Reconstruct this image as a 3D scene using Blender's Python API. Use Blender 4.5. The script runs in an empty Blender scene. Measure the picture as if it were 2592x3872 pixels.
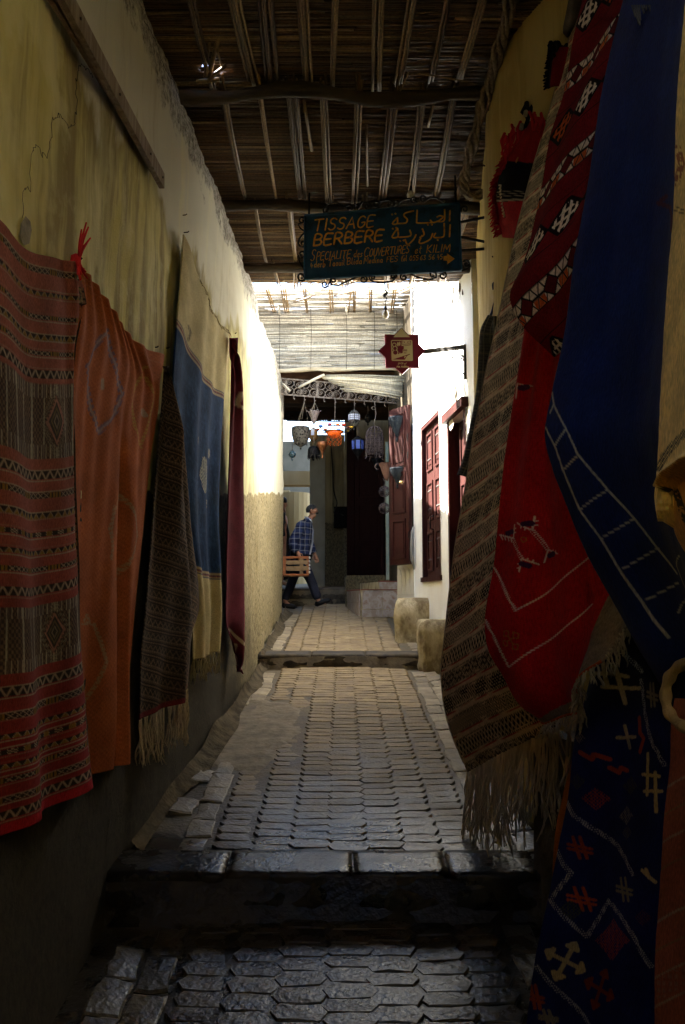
import bpy, math, random
import numpy as np
from mathutils import Vector, Matrix, Quaternion
random.seed(7)
RNG = np.random.default_rng(11)
C = bpy.context.scene.collection
SC = bpy.context.scene
R = math.radians

# ------------------------------------------------------------------ camera, light, exposure
PITCH = R(6.5)
cam_data = bpy.data.cameras.new('camera')
cam_data.sensor_fit = 'VERTICAL'
cam_data.sensor_height = 23.6
cam_data.lens = 18.0
cam_data.clip_start = 0.05
cam_data.clip_end = 400
cam = bpy.data.objects.new('camera', cam_data)
cam.location = (0, 0, 0)
cam.rotation_euler = (R(90) + PITCH, 0, 0)
C.objects.link(cam)
SC.camera = cam

SUN_DIR = Vector((0.655, -0.16, -0.72)).normalized()
w = bpy.data.worlds.new('World')
SC.world = w
w.use_nodes = True
nt = w.node_tree
bg = nt.nodes['Background']
sky = nt.nodes.new('ShaderNodeTexSky')
sky.sky_type = 'NISHITA'
sky.sun_disc = False
sky.sun_elevation = math.asin(-SUN_DIR.z)
sky.sun_rotation = math.atan2(-SUN_DIR.x, -SUN_DIR.y)
nt.links.new(sky.outputs[0], bg.inputs[0])
bg.inputs[1].default_value = 0.10
sun_data = bpy.data.lights.new('sun', 'SUN')
sun_data.energy = 5.0
sun_data.angle = R(0.5)
sun_data.color = (1.0, 0.96, 0.88)
sun = bpy.data.objects.new('sun', sun_data)
sun.rotation_euler = SUN_DIR.to_track_quat('-Z', 'Y').to_euler()
sun.location = (-6, 10, 12)
C.objects.link(sun)
SC.view_settings.view_transform = 'Standard'
SC.view_settings.look = 'None'
SC.view_settings.exposure = 4.1
SC.view_settings.gamma = 1.0
SC.view_settings.use_curve_mapping = False
SC.render.engine = 'CYCLES'
SC.cycles.use_denoising = True
try:
    SC.cycles.denoiser = 'OPENIMAGEDENOISE'
except Exception:
    pass
SC.cycles.max_bounces = 12
SC.cycles.diffuse_bounces = 8
SC.cycles.glossy_bounces = 4
SC.cycles.transmission_bounces = 4
SC.cycles.caustics_reflective = False
SC.cycles.caustics_refractive = False
SC.cycles.sample_clamp_indirect = 6.0

# ------------------------------------------------------------------ measuring helpers (2592 x 3872 frame, eye at the origin)
F = 18.0 / 23.6 * 3872
CX, CY = 1296.0, 1936.0
_c, _s = math.cos(PITCH), math.sin(PITCH)
def ray(u, v):
    dx = (u - CX) / F
    dz = -(v - CY) / F
    return Vector((dx, _c - dz * _s, _s + dz * _c))
def P(u, v, Y):
    r = ray(u, v)
    return r * (Y / r.y)
def onX(u, v, fun, off=0.0, y0=6.0):
    """point of the ray on the upright surface x = fun(y) + off"""
    r = ray(u, v)
    lo, hi = 0.3, 30.0
    sgn = 1 if r.x > 0 else -1
    for _ in range(50):
        m = (lo + hi) / 2
        if (r.x / r.y * m - (fun(m) + off)) * sgn > 0:
            hi = m
        else:
            lo = m
    return r * (lo / r.y)
def poly(tab):
    xs = [a for a, b in tab]; ys = [b for a, b in tab]
    return lambda y: float(np.interp(y, xs, ys))
XL = poly([(-4, -1.13), (4, -1.1), (5, -1.05), (7.5, -.94), (9, -.92), (13, -.97), (20, -1.0)])
XR = poly([(-4, 1.5), (3.0, 1.5), (3.7, 1.42), (4.0, 1.2), (4.3, 1.03), (4.8, .97), (6.3, 1.17), (7.65, 1.36), (9, 1.5)])
XH = lambda y: 1.26 - .1125 * (y - 8)
STEP1, STEP2, STEP3 = 3.8, 8.7, 14.1
def G(y):
    if y < STEP1: return -1.467 - .12 * (STEP1 - y)
    if y < STEP2: return -1.27 + .112 * (y - STEP1)
    if y < STEP3: return -.596 + .1 * (y - STEP2)
    return .21 + .06 * (y - STEP3)
def Lw(u, v, off=0.0): return onX(u, v, XL, off)
def Hw(u, v, off=0.0): return onX(u, v, XH, off)

# ------------------------------------------------------------------ numeric noise
def _h(ix, iy, seed):
    n = (ix.astype(np.int64) * 374761393 + iy.astype(np.int64) * 668265263 + seed * 144665) & 0x7fffffff
    n = ((n ^ (n >> 13)) * 1274126177) & 0x7fffffff
    return ((n ^ (n >> 16)) & 0xffff) / 65535.0
def vnoise(x, y, seed=0):
    x = np.asarray(x, float); y = np.asarray(y, float)
    ix = np.floor(x); iy = np.floor(y)
    fx = x - ix; fy = y - iy
    fx = fx * fx * (3 - 2 * fx); fy = fy * fy * (3 - 2 * fy)
    a = _h(ix, iy, seed); b = _h(ix + 1, iy, seed); c = _h(ix, iy + 1, seed); d = _h(ix + 1, iy + 1, seed)
    return (a * (1 - fx) + b * fx) * (1 - fy) + (c * (1 - fx) + d * fx) * fy
def fbm(x, y, seed=0, oct=4):
    s = 0; a = .5
    for k in range(oct):
        s = s + a * (vnoise(x * 2 ** k, y * 2 ** k, seed + k) - .5)
        a *= .5
    return s

# ------------------------------------------------------------------ objects
ORG = {}
def tag(o, label=None, cat=None, group=None, kind=None):
    if label: o['label'] = label
    if cat: o['category'] = cat
    if group: o['group'] = group
    if kind: o['kind'] = kind
    return o
def thing(name, label, cat, loc=(0, 0, 0), group=None, kind=None):
    o = bpy.data.objects.new(name, None)
    o.empty_display_size = .1
    o.location = loc
    C.objects.link(o)
    ORG[o.name] = Vector(loc)
    return tag(o, label, cat, group, kind)
def copy_tree(o, parent=None):
    c = o.copy(); C.objects.link(c)
    if parent is not None: c.parent = parent
    ORG[c.name] = ORG.get(o.name, Vector((0, 0, 0)))
    for ch in list(o.children): copy_tree(ch, c)
    return c

class MB:
    def __init__(s): s.v = []; s.f = []; s.c = None
    def add(s, vs, fs):
        b = len(s.v)
        s.v.extend([tuple(p) for p in vs]); s.f.extend([tuple(i + b for i in f) for f in fs])
        return s
    def box(s, c, size, rot=None, taper=0.0):
        c = Vector(c); hx, hy, hz = [k / 2 for k in size]
        vs = []
        for z in (-hz, hz):
            k = 1 - taper if z > 0 else 1
            for x, y in ((-hx, -hy), (hx, -hy), (hx, hy), (-hx, hy)):
                p = Vector((x * k, y * k, z))
                if rot is not None: p = rot @ p
                vs.append(c + p)
        return s.add(vs, [(3, 2, 1, 0), (4, 5, 6, 7), (0, 1, 5, 4), (1, 2, 6, 5), (2, 3, 7, 6), (3, 0, 4, 7)])
    def hexa(s, a, b):
        """8 corners: a = 4 points of one face, b = 4 matching points of the opposite face"""
        return s.add(list(a) + list(b), [(3, 2, 1, 0), (4, 5, 6, 7), (0, 1, 5, 4), (1, 2, 6, 5), (2, 3, 7, 6), (3, 0, 4, 7)])
    def tube(s, pts, r, n=6, cap=True):
        pts = [Vector(p) for p in pts]
        m = len(pts)
        rs = r if isinstance(r, (list, tuple)) else [r] * m
        t = (pts[1] - pts[0]).normalized()
        up = Vector((0, 0, 1)) if abs(t.z) < .9 else Vector((1, 0, 0))
        nrm = t.cross(up).normalized()
        vs = []
        for i in range(m):
            d = (pts[min(i + 1, m - 1)] - pts[max(i - 1, 0)])
            if d.length < 1e-9: d = t
            d.normalize()
            nrm = (nrm - d * nrm.dot(d))
            if nrm.length < 1e-6: nrm = d.orthogonal()
            nrm.normalize()
            b = d.cross(nrm)
            for k in range(n):
                a = 2 * math.pi * k / n
                vs.append(pts[i] + (nrm * math.cos(a) + b * math.sin(a)) * rs[i])
        fs = []
        for i in range(m - 1):
            for k in range(n):
                fs.append((i * n + k, i * n + (k + 1) % n, (i + 1) * n + (k + 1) % n, (i + 1) * n + k))
        if cap:
            fs.append(tuple(range(n))[::-1]); fs.append(tuple(range((m - 1) * n, m * n)))
        return s.add(vs, fs)
    def lathe(s, prof, c=(0, 0, 0), n=16, sx=1, sy=1, a0=0, a1=2 * math.pi):
        c = Vector(c); full = abs(a1 - a0 - 2 * math.pi) < 1e-6
        cols = n if full else n + 1
        vs = []
        for r, z in prof:
            for k in range(cols):
                a = a0 + (a1 - a0) * k / n
                vs.append(c + Vector((r * math.cos(a) * sx, r * math.sin(a) * sy, z)))
        fs = []
        for i in range(len(prof) - 1):
            for k in range(n):
                k2 = (k + 1) % cols
                fs.append((i * cols + k, i * cols + k2, (i + 1) * cols + k2, (i + 1) * cols + k))
        return s.add(vs, fs)
    def prism(s, pl, o, ex, ey, t):
        """polygon pl in the plane (o, ex, ey), pushed out by vector t"""
        o = Vector(o); n = len(pl)
        a = [o + ex * p[0] + ey * p[1] for p in pl]
        b = [p + t for p in a]
        fs = [tuple(range(n))[::-1], tuple(range(n, 2 * n))]
        fs += [(i, (i + 1) % n, n + (i + 1) % n, n + i) for i in range(n)]
        return s.add(a + b, fs)
    def stroke(s, pts, wd, nrm, h=.002, n=8):
        """a flat brush stroke with round ends along 3D points lying in a plane with normal nrm"""
        pts = [Vector(p) for p in pts]
        nrm = Vector(nrm)
        up = nrm * h
        if len(pts) > 1:
            lft = []; rgt = []
            for i, p in enumerate(pts):
                d = (pts[min(i + 1, len(pts) - 1)] - pts[max(i - 1, 0)]).normalized()
                q = nrm.cross(d).normalized() * (wd / 2)
                lft.append(p + q + up); rgt.append(p - q + up)
            m = len(pts)
            s.add(lft + rgt, [(m + i, m + i + 1, i + 1, i) for i in range(m - 1)])
        ax = nrm.orthogonal().normalized(); ay = nrm.cross(ax)
        for p in (pts[0], pts[-1]):
            s.add([p + nrm * (h * 1.05) + (ax * math.cos(2 * math.pi * k / n) + ay * math.sin(2 * math.pi * k / n)) * (wd / 2) for k in range(n)], [tuple(range(n))])
        return s
    def build(s, name, m=None, parent=None, label=None, kind=None, smooth=False, cat=None, group=None):
        me = bpy.data.meshes.new(name)
        off = ORG.get(parent.name, Vector((0, 0, 0))) if parent is not None else Vector((0, 0, 0))
        vs = s.v if off.length == 0 else [(p[0] - off.x, p[1] - off.y, p[2] - off.z) for p in s.v]
        me.from_pydata(vs, [], s.f)
        if s.c is not None:
            a = me.attributes.new('Col', 'FLOAT_COLOR', 'POINT')
            a.data.foreach_set('color', np.asarray(s.c, np.float32).ravel())
        if smooth: me.shade_smooth()
        if m is not None: me.materials.append(m)
        me.update()
        o = bpy.data.objects.new(name, me)
        C.objects.link(o)
        if parent is not None: o.parent = parent
        ORG[o.name] = off
        return tag(o, label, cat, group, kind)

def mesh_np(name, verts, quads, m, parent=None, col=None, smooth=True, extra_faces=None):
    me = bpy.data.meshes.new(name)
    off = ORG.get(parent.name, Vector((0, 0, 0))) if parent is not None else Vector((0, 0, 0))
    verts = np.asarray(verts, np.float32) - np.array(off, np.float32)
    nq = len(quads)
    me.vertices.add(len(verts)); me.vertices.foreach_set('co', verts.ravel())
    me.loops.add(nq * 4); me.loops.foreach_set('vertex_index', np.asarray(quads, np.int32).ravel())
    me.polygons.add(nq)
    me.polygons.foreach_set('loop_start', np.arange(0, nq * 4, 4, dtype=np.int32))
    me.update(calc_edges=True)
    me.validate()
    if col is not None:
        a = me.attributes.new('Col', 'FLOAT_COLOR', 'POINT')
        cc = np.ones((len(verts), 4), np.float32); cc[:, :3] = col
        a.data.foreach_set('color', cc.ravel())
    if smooth: me.shade_smooth()
    me.materials.append(m)
    o = bpy.data.objects.new(name, me)
    C.objects.link(o)
    if parent is not None: o.parent = parent
    ORG[o.name] = off
    return o
def grid_quads(nr, nc, base=0):
    i = np.arange(nr - 1)[:, None] * nc + np.arange(nc - 1)[None, :]
    return (np.stack([i, i + 1, i + nc + 1, i + nc], -1).reshape(-1, 4) + base)

# ------------------------------------------------------------------ materials
def nodes(name):
    m = bpy.data.materials.new(name); m.use_nodes = True
    return m, m.node_tree.nodes, m.node_tree.links, m.node_tree.nodes['Principled BSDF']
def setin(b, k, v):
    if k in b.inputs: b.inputs[k].default_value = v
def rgba(c): return (c[0], c[1], c[2], 1)
def M(name, c1, c2=None, scale=6, rough=.8, bump=.15, bscale=40, stretch=(1, 1, 1), metal=0, spec=.4, contrast=(.35, .65), c3=None, vary=0.0, rough2=None):
    m, N, L, b = nodes(name)
    tc = N.new('ShaderNodeTexCoord'); mp = N.new('ShaderNodeMapping')
    mp.inputs['Scale'].default_value = stretch
    L.new(tc.outputs['Object'], mp.inputs[0])
    nz = N.new('ShaderNodeTexNoise'); nz.inputs['Scale'].default_value = scale; nz.inputs['Detail'].default_value = 6
    nz.inputs['Roughness'].default_value = .6
    L.new(mp.outputs[0], nz.inputs['Vector'])
    cr = N.new('ShaderNodeValToRGB')
    cr.color_ramp.elements[0].position = contrast[0]; cr.color_ramp.elements[1].position = contrast[1]
    cr.color_ramp.elements[0].color = rgba(c1); cr.color_ramp.elements[1].color = rgba(c2 or c1)
    if c3:
        e = cr.color_ramp.elements.new(min(.98, contrast[1] + .12)); e.color = rgba(c3)
    L.new(nz.outputs['Fac'], cr.inputs[0])
    out = cr.outputs[0]
    if vary:
        oi = N.new('ShaderNodeObjectInfo'); mr = N.new('ShaderNodeMapRange')
        mr.inputs['To Min'].default_value = 1 - vary; mr.inputs['To Max'].default_value = 1 + vary
        L.new(oi.outputs['Random'], mr.inputs[0])
        mx = N.new('ShaderNodeVectorMath'); mx.operation = 'SCALE'
        L.new(out, mx.inputs[0]); L.new(mr.outputs[0], mx.inputs['Scale'])
        out = mx.outputs[0]
    L.new(out, b.inputs['Base Color'])
    if rough2 is not None:
        rr = N.new('ShaderNodeMapRange'); rr.inputs['From Min'].default_value = .35; rr.inputs['From Max'].default_value = .65
        rr.inputs['To Min'].default_value = rough; rr.inputs['To Max'].default_value = rough2
        L.new(nz.outputs['Fac'], rr.inputs[0]); L.new(rr.outputs[0], b.inputs['Roughness'])
    else:
        setin(b, 'Roughness', rough)
    setin(b, 'Metallic', metal); setin(b, 'Specular IOR Level', spec)
    if bump:
        n2 = N.new('ShaderNodeTexNoise'); n2.inputs['Scale'].default_value = bscale; n2.inputs['Detail'].default_value = 5
        L.new(mp.outputs[0], n2.inputs['Vector'])
        bp = N.new('ShaderNodeBump'); bp.inputs['Strength'].default_value = bump; bp.inputs['Distance'].default_value = .02
        L.new(n2.outputs['Fac'], bp.inputs['Height']); L.new(bp.outputs[0], b.inputs['Normal'])
    return m
def MCOL(name, rough=.95, weave=220, bump=.35, spec=.1, var=.25, sheen=0.0):
    """woven cloth: colour from the yarns of the mesh (attribute Col), fine weave relief and yarn variation from nodes"""
    m, N, L, b = nodes(name)
    at = N.new('ShaderNodeAttribute'); at.attribute_name = 'Col'
    tc = N.new('ShaderNodeTexCoord')
    nz = N.new('ShaderNodeTexNoise'); nz.inputs['Scale'].default_value = weave; nz.inputs['Detail'].default_value = 3
    mp = N.new('ShaderNodeMapping'); mp.inputs['Scale'].default_value = (1, 1, .35)
    L.new(tc.outputs['Object'], mp.inputs[0]); L.new(mp.outputs[0], nz.inputs['Vector'])
    mr = N.new('ShaderNodeMapRange'); mr.inputs['From Min'].default_value = .3; mr.inputs['From Max'].default_value = .7
    mr.inputs['To Min'].default_value = 1 - var; mr.inputs['To Max'].default_value = 1 + var
    L.new(nz.outputs['Fac'], mr.inputs[0])
    n3 = N.new('ShaderNodeTexNoise'); n3.inputs['Scale'].default_value = 5; n3.inputs['Detail'].default_value = 4
    L.new(tc.outputs['Object'], n3.inputs['Vector'])
    mr2 = N.new('ShaderNodeMapRange'); mr2.inputs['From Min'].default_value = .3; mr2.inputs['From Max'].default_value = .7
    mr2.inputs['To Min'].default_value = .82; mr2.inputs['To Max'].default_value = 1.15
    L.new(n3.outputs['Fac'], mr2.inputs[0])
    mu = N.new('ShaderNodeMath'); mu.operation = 'MULTIPLY'
    L.new(mr.outputs[0], mu.inputs[0]); L.new(mr2.outputs[0], mu.inputs[1])
    sc = N.new('ShaderNodeVectorMath'); sc.operation = 'SCALE'
    L.new(at.outputs['Color'], sc.inputs[0]); L.new(mu.outputs[0], sc.inputs['Scale'])
    L.new(sc.outputs[0], b.inputs['Base Color'])
    setin(b, 'Roughness', rough); setin(b, 'Specular IOR Level', spec); setin(b, 'Sheen Weight', sheen)
    bp = N.new('ShaderNodeBump'); bp.inputs['Strength'].default_value = bump; bp.inputs['Distance'].default_value = .004
    L.new(nz.outputs['Fac'], bp.inputs['Height']); L.new(bp.outputs[0], b.inputs['Normal'])
    return m
def plaster(name, paint, pale, stain, dado, dado_k, dado_c, streak=7, white=None, grit=.5, gscale=38, sk=1.0):
    """painted plaster with rain streaks above a roughcast dado that climbs with the street"""
    m, N, L, b = nodes(name)
    tc = N.new('ShaderNodeTexCoord')
    def noise(scale, st=(1, 1, 1), det=6, rgh=.6):
        mp = N.new('ShaderNodeMapping'); mp.inputs['Scale'].default_value = st
        L.new(tc.outputs['Object'], mp.inputs[0])
        n = N.new('ShaderNodeTexNoise'); n.inputs['Scale'].default_value = scale; n.inputs['Detail'].default_value = det; n.inputs['Roughness'].default_value = rgh
        L.new(mp.outputs[0], n.inputs['Vector'])
        return n.outputs['Fac']
    def ramp(fac, a, bb):
        r = N.new('ShaderNodeMapRange'); r.inputs['From Min'].default_value = a; r.inputs['From Max'].default_value = bb
        L.new(fac, r.inputs[0]); return r.outputs[0]
    def mix(f, a, bb):
        x = N.new('ShaderNodeMix'); x.data_type = 'RGBA'
        L.new(f, x.inputs[0])
        for sock, val in ((x.inputs[6], a), (x.inputs[7], bb)):
            if isinstance(val, tuple): sock.default_value = rgba(val)
            else: L.new(val, sock)
        return x.outputs[2]
    def mul(a, k):
        x = N.new('ShaderNodeMath'); x.operation = 'MULTIPLY'; L.new(a, x.inputs[0])
        if isinstance(k, float): x.inputs[1].default_value = k
        else: L.new(k, x.inputs[1])
        return x.outputs[0]
    big = noise(1.1, (1, 1, .6)); streaks = noise(streak, (1, 1, .07), 8, .65); fine = noise(60, (1, 1, 1), 6, .7)
    col = mix(ramp(big, .40, .62), paint, pale)
    msk = ramp(noise(1.4, (1, 1, .5), 4, .6), .40, .60)
    col = mix(mul(mul(ramp(streaks, .47, .58), msk), .95 * sk), col, stain)
    col = mix(mul(ramp(noise(3.2, (1, 1, .16), 6, .6), .51, .62), .70 * sk), col, stain)
    col = mix(mul(ramp(noise(16, (1, 1, .035), 6, .6), .54, .68), .30 * sk), col, tuple(k * .6 for k in stain))
    blot = noise(2.6, (1, 1, .8), 7, .65)
    col = mix(mul(ramp(blot, .50, .58), .40), col, pale)
    sx = N.new('ShaderNodeSeparateXYZ'); L.new(tc.outputs['Object'], sx.inputs[0])
    if white is not None:
        # old whitewash under the eaves
        zz = N.new('ShaderNodeMath'); zz.operation = 'ADD'; L.new(sx.outputs['Z'], zz.inputs[0])
        L.new(mul(noise(1.7, (1, 1, .35)), 1.6), zz.inputs[1])
        rim = N.new('ShaderNodeMath'); rim.operation = 'MULTIPLY'; L.new(ramp(zz.outputs[0], 2.95, 3.12), rim.inputs[0]); L.new(ramp(zz.outputs[0], 3.35, 3.15), rim.inputs[1])
        col = mix(mul(rim.outputs[0], .55), col, tuple(k * .75 for k in stain))
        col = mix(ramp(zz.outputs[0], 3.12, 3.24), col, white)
        # bounce light painted in: wall whitens towards the bright end of the alley
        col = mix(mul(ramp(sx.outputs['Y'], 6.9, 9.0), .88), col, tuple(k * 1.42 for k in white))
        col = mix(mul(ramp(noise(9, (1, 1, .05), 6, .6), .55, .7), .35), col, pale)
        st2 = noise(5, (1, 1, .1), 8, .7)
        col = mix(mul(ramp(st2, .55, .75), .5), col, stain)
        # bare crumbling masonry along the very top
        z3_ = N.new('ShaderNodeMath'); z3_.operation = 'ADD'; L.new(sx.outputs['Z'], z3_.inputs[0]); L.new(mul(noise(4.5, (1, 1, 1), 6, .7), .9), z3_.inputs[1])
        gr_ = noise(26, (1, 1, 1), 8, .8)
        col = mix(ramp(z3_.outputs[0], 3.46, 3.56), col, mix(ramp(gr_, .42, .60), (.10, .085, .06), (.50, .47, .40)))
    ky = mul(sx.outputs['Y'], float(dado_k))
    sub = N.new('ShaderNodeMath'); sub.operation = 'SUBTRACT'; L.new(sx.outputs['Z'], sub.inputs[0]); L.new(ky, sub.inputs[1])
    ad = N.new('ShaderNodeMath'); ad.operation = 'ADD'; L.new(sub.outputs[0], ad.inputs[0])
    rg = N.new('ShaderNodeMath'); rg.operation = 'ADD'; L.new(mul(noise(3.0), .16), rg.inputs[0]); L.new(mul(noise(14, (1, 1, .5), 6, .7), .10), rg.inputs[1])
    L.new(rg.outputs[0], ad.inputs[1])
    isd = N.new('ShaderNodeMapRange'); isd.inputs['From Min'].default_value = dado_c + .125; isd.inputs['From Max'].default_value = dado_c + .137
    isd.inputs['To Min'].default_value = 1; isd.inputs['To Max'].default_value = 0
    L.new(ad.outputs[0], isd.inputs[0])
    grain = noise(gscale, (1, 1, .6), 8, .78)
    dcol = mix(ramp(grain, .41, .56), tuple(k * .30 for k in dado), dado)
    dcol = mix(mul(ramp(streaks, .5, .66), .45 * sk), dcol, stain)
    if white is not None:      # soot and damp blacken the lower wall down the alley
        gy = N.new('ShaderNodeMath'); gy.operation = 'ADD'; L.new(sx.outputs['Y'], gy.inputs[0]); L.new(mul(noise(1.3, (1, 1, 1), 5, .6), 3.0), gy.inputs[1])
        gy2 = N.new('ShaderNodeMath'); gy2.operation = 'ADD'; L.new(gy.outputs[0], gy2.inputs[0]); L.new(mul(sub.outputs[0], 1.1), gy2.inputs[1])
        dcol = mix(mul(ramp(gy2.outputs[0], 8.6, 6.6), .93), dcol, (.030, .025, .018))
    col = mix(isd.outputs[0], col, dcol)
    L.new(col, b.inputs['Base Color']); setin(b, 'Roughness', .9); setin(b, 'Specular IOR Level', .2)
    bp = N.new('ShaderNodeBump'); bp.inputs['Strength'].default_value = grit; bp.inputs['Distance'].default_value = .03
    hh = N.new('ShaderNodeMath'); hh.operation = 'ADD'
    L.new(mul(fine, .25), hh.inputs[0]); L.new(mul(mul(grain, 2.2), isd.outputs[0]), hh.inputs[1])
    L.new(hh.outputs[0], bp.inputs['Height']); L.new(bp.outputs[0], b.inputs['Normal'])
    return m
def wet_stone(name, c1, c2, c3, vary):
    """paving stone: dry and dusty up the alley, wet and dark in patches on the lower flight"""
    m = M(name, c1, c2, scale=7, rough=.62, rough2=.85, bump=.30, bscale=42, vary=vary, spec=.30, c3=c3)
    N, L = m.node_tree.nodes, m.node_tree.links; b = N['Principled BSDF']
    ge = N.new('ShaderNodeNewGeometry'); sp = N.new('ShaderNodeSeparateXYZ'); L.new(ge.outputs['Position'], sp.inputs[0])
    nz = N.new('ShaderNodeTexNoise'); nz.inputs['Scale'].default_value = 2.2; nz.inputs['Detail'].default_value = 5; L.new(ge.outputs['Position'], nz.inputs['Vector'])
    ad = N.new('ShaderNodeMath'); ad.operation = 'MULTIPLY_ADD'; ad.inputs[1].default_value = 3.0; L.new(nz.outputs['Fac'], ad.inputs[0]); L.new(sp.outputs['Y'], ad.inputs[2])
    mr = N.new('ShaderNodeMapRange'); mr.inputs['From Min'].default_value = 7.4; mr.inputs['From Max'].default_value = 5.6; L.new(ad.outputs[0], mr.inputs[0])
    wet = mr.outputs[0]
    src = b.inputs['Base Color'].links[0].from_socket
    k = N.new('ShaderNodeMath'); k.operation = 'MULTIPLY_ADD'; k.inputs[1].default_value = -.70; k.inputs[2].default_value = 1; L.new(wet, k.inputs[0])
    sc = N.new('ShaderNodeVectorMath'); sc.operation = 'SCALE'; L.new(src, sc.inputs[0]); L.new(k.outputs[0], sc.inputs['Scale']); L.new(sc.outputs[0], b.inputs['Base Color'])
    rs = b.inputs['Roughness'].links[0].from_socket
    k2 = N.new('ShaderNodeMath'); k2.operation = 'MULTIPLY_ADD'; k2.inputs[1].default_value = -.62; k2.inputs[2].default_value = 1; L.new(wet, k2.inputs[0])
    mm = N.new('ShaderNodeMath'); mm.operation = 'MULTIPLY'; L.new(rs, mm.inputs[0]); L.new(k2.outputs[0], mm.inputs[1]); L.new(mm.outputs[0], b.inputs['Roughness'])
    return m
# ------------------------------------------------------------------ materials of the setting
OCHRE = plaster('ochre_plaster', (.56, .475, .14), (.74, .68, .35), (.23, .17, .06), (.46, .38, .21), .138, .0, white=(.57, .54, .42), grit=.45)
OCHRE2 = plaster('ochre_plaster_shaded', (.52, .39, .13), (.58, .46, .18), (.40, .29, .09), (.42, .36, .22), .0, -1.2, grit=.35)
WHITEWASH = plaster('whitewash', (.74, .72, .66), (.80, .79, .74), (.62, .58, .48), (.48, .43, .30), .10, .22, streak=5, grit=.6, gscale=20, sk=.18)
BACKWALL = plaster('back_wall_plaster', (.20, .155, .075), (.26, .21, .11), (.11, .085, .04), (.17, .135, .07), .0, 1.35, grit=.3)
EARTH = wet_stone('earth_mortar', (.08, .06, .035), (.17, .132, .08), (.2, .16, .1), .0)
PAVER = wet_stone('paver_stone', (.155, .108, .055), (.28, .21, .115), (.35, .275, .16), .26)
KERB = wet_stone('kerb_stone', (.20, .155, .095), (.36, .295, .19), (.42, .35, .24), .25)
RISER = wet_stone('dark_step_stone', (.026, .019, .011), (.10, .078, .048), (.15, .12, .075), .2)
SANDSTONE = M('sandstone', (.20, .15, .075), (.43, .355, .21), scale=6, rough=.9, bump=.8, bscale=30, stretch=(1, 1, .6), c3=(.55, .47, .30), contrast=(.40, .54))
CANE = MCOL('cane', rough=.45, weave=60, bump=.25, spec=.45, var=.3)
LOG = M('old_log', (.03, .022, .015), (.085, .062, .04), scale=8, stretch=(.2, 1, 1), rough=.7, bump=.6, bscale=30)
IRON = M('black_iron', (.012, .011, .010), (.03, .027, .024), rough=.7, bump=.2, spec=.15)
GREYWOOD = M('weathered_plank', (.16, .105, .06), (.30, .235, .165), scale=5, stretch=(6, 6, .6), rough=.8, bump=.5, bscale=18)
CRACK = M('crack_dark', (.035, .028, .018), rough=1, bump=0)
BARE = M('bare_mortar', (.20, .17, .12), (.36, .32, .24), scale=25, bump=.8, rough=.95)

# ------------------------------------------------------------------ walls
def wall_sheet(name, path, zlow, ztop, m, thick=.45, flip=False, step=.05, amp=.02, seed=0, label=None, cat='wall', erode=0.0, parent=None):
    pts = [Vector((a, b)) for a, b in path]
    seg = [(pts[i + 1] - pts[i]).length for i in range(len(pts) - 1)]
    cum = np.concatenate([[0], np.cumsum(seg)])
    n = int(cum[-1] / step) + 1
    S = np.linspace(0, cum[-1], n)
    x = np.interp(S, cum, [p.x for p in pts]); y = np.interp(S, cum, [p.y for p in pts])
    k = 5
    ker = np.ones(2 * k + 1) / (2 * k + 1)
    xs = np.convolve(np.pad(x, k, mode='edge'), ker, 'valid'); ys = np.convolve(np.pad(y, k, mode='edge'), ker, 'valid')
    xs[0], ys[0], xs[-1], ys[-1] = x[0], y[0], x[-1], y[-1]
    tx = np.gradient(xs); ty = np.gradient(ys); ln = np.hypot(tx, ty); tx /= ln; ty /= ln
    nx, ny = (ty, -tx) if not flip else (-ty, tx)
    zl = np.array([zlow(b) for b in ys]); zt = np.array([ztop(b) for b in ys])
    m_rows = int(max(zt - zl) / step) + 1
    rows = []
    for j in range(m_rows + 1):
        f = j / m_rows
        z = zl + (zt - zl) * f
        d = amp * 2 * fbm(S * 1.3, z * 1.3, seed, 3) + amp * .5 * fbm(S * 9, z * 9, seed + 9, 3)
        if erode:
            e = np.clip((z - (zt - .35)) / .35, 0, 1)
            d = d - e * e * erode * (.6 + 1.3 * vnoise(S * 3.2, z * 3.2, seed + 3)) + e * .09 * fbm(S * 16, z * 16, seed + 5, 3)
            z = z + e * .05 * fbm(S * 3, z * 0 + 2, seed + 6, 3) * 2
        rows.append(np.stack([xs + nx * d, ys + ny * d, z], -1))
    top = rows[-1]
    back = top.copy(); back[:, 0] = xs - nx * thick; back[:, 1] = ys - ny * thick; rows.append(back)
    bb = back.copy(); bb[:, 2] = zl; rows.append(bb)
    V = np.concatenate(rows); q = grid_quads(len(rows), n)
    if flip: q = q[:, ::-1]
    o = mesh_np(name, V, q, m, parent=parent)
    return tag(o, label, cat if label else None)

lp = [(XL(y), y) for y in np.arange(-4, 12.7, .25)] + [(-.975, 12.78), (-1.0, 12.9), (-1.08, 12.98), (-1.25, 13.0), (-1.6, 13.0), (-4.5, 13.02)]
ltop = poly([(-4, 3.5), (8.1, 3.46), (8.6, 3.32), (9.6, 3.42), (11.2, 3.66), (12.4, 3.66), (13, 3.55), (20, 3.5)])
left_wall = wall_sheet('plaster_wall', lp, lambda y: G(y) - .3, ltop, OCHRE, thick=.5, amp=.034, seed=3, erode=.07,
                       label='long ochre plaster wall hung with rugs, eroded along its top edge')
rp = [(XR(y), y) for y in np.arange(-4, 7.6, .25)] + [(1.37, 7.62), (1.5, 7.66), (2.2, 7.68)]
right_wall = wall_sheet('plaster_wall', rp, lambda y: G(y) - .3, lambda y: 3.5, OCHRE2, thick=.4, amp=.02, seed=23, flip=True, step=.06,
                        label='dim yellow plaster wall behind the rugs and the red bag')
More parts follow.
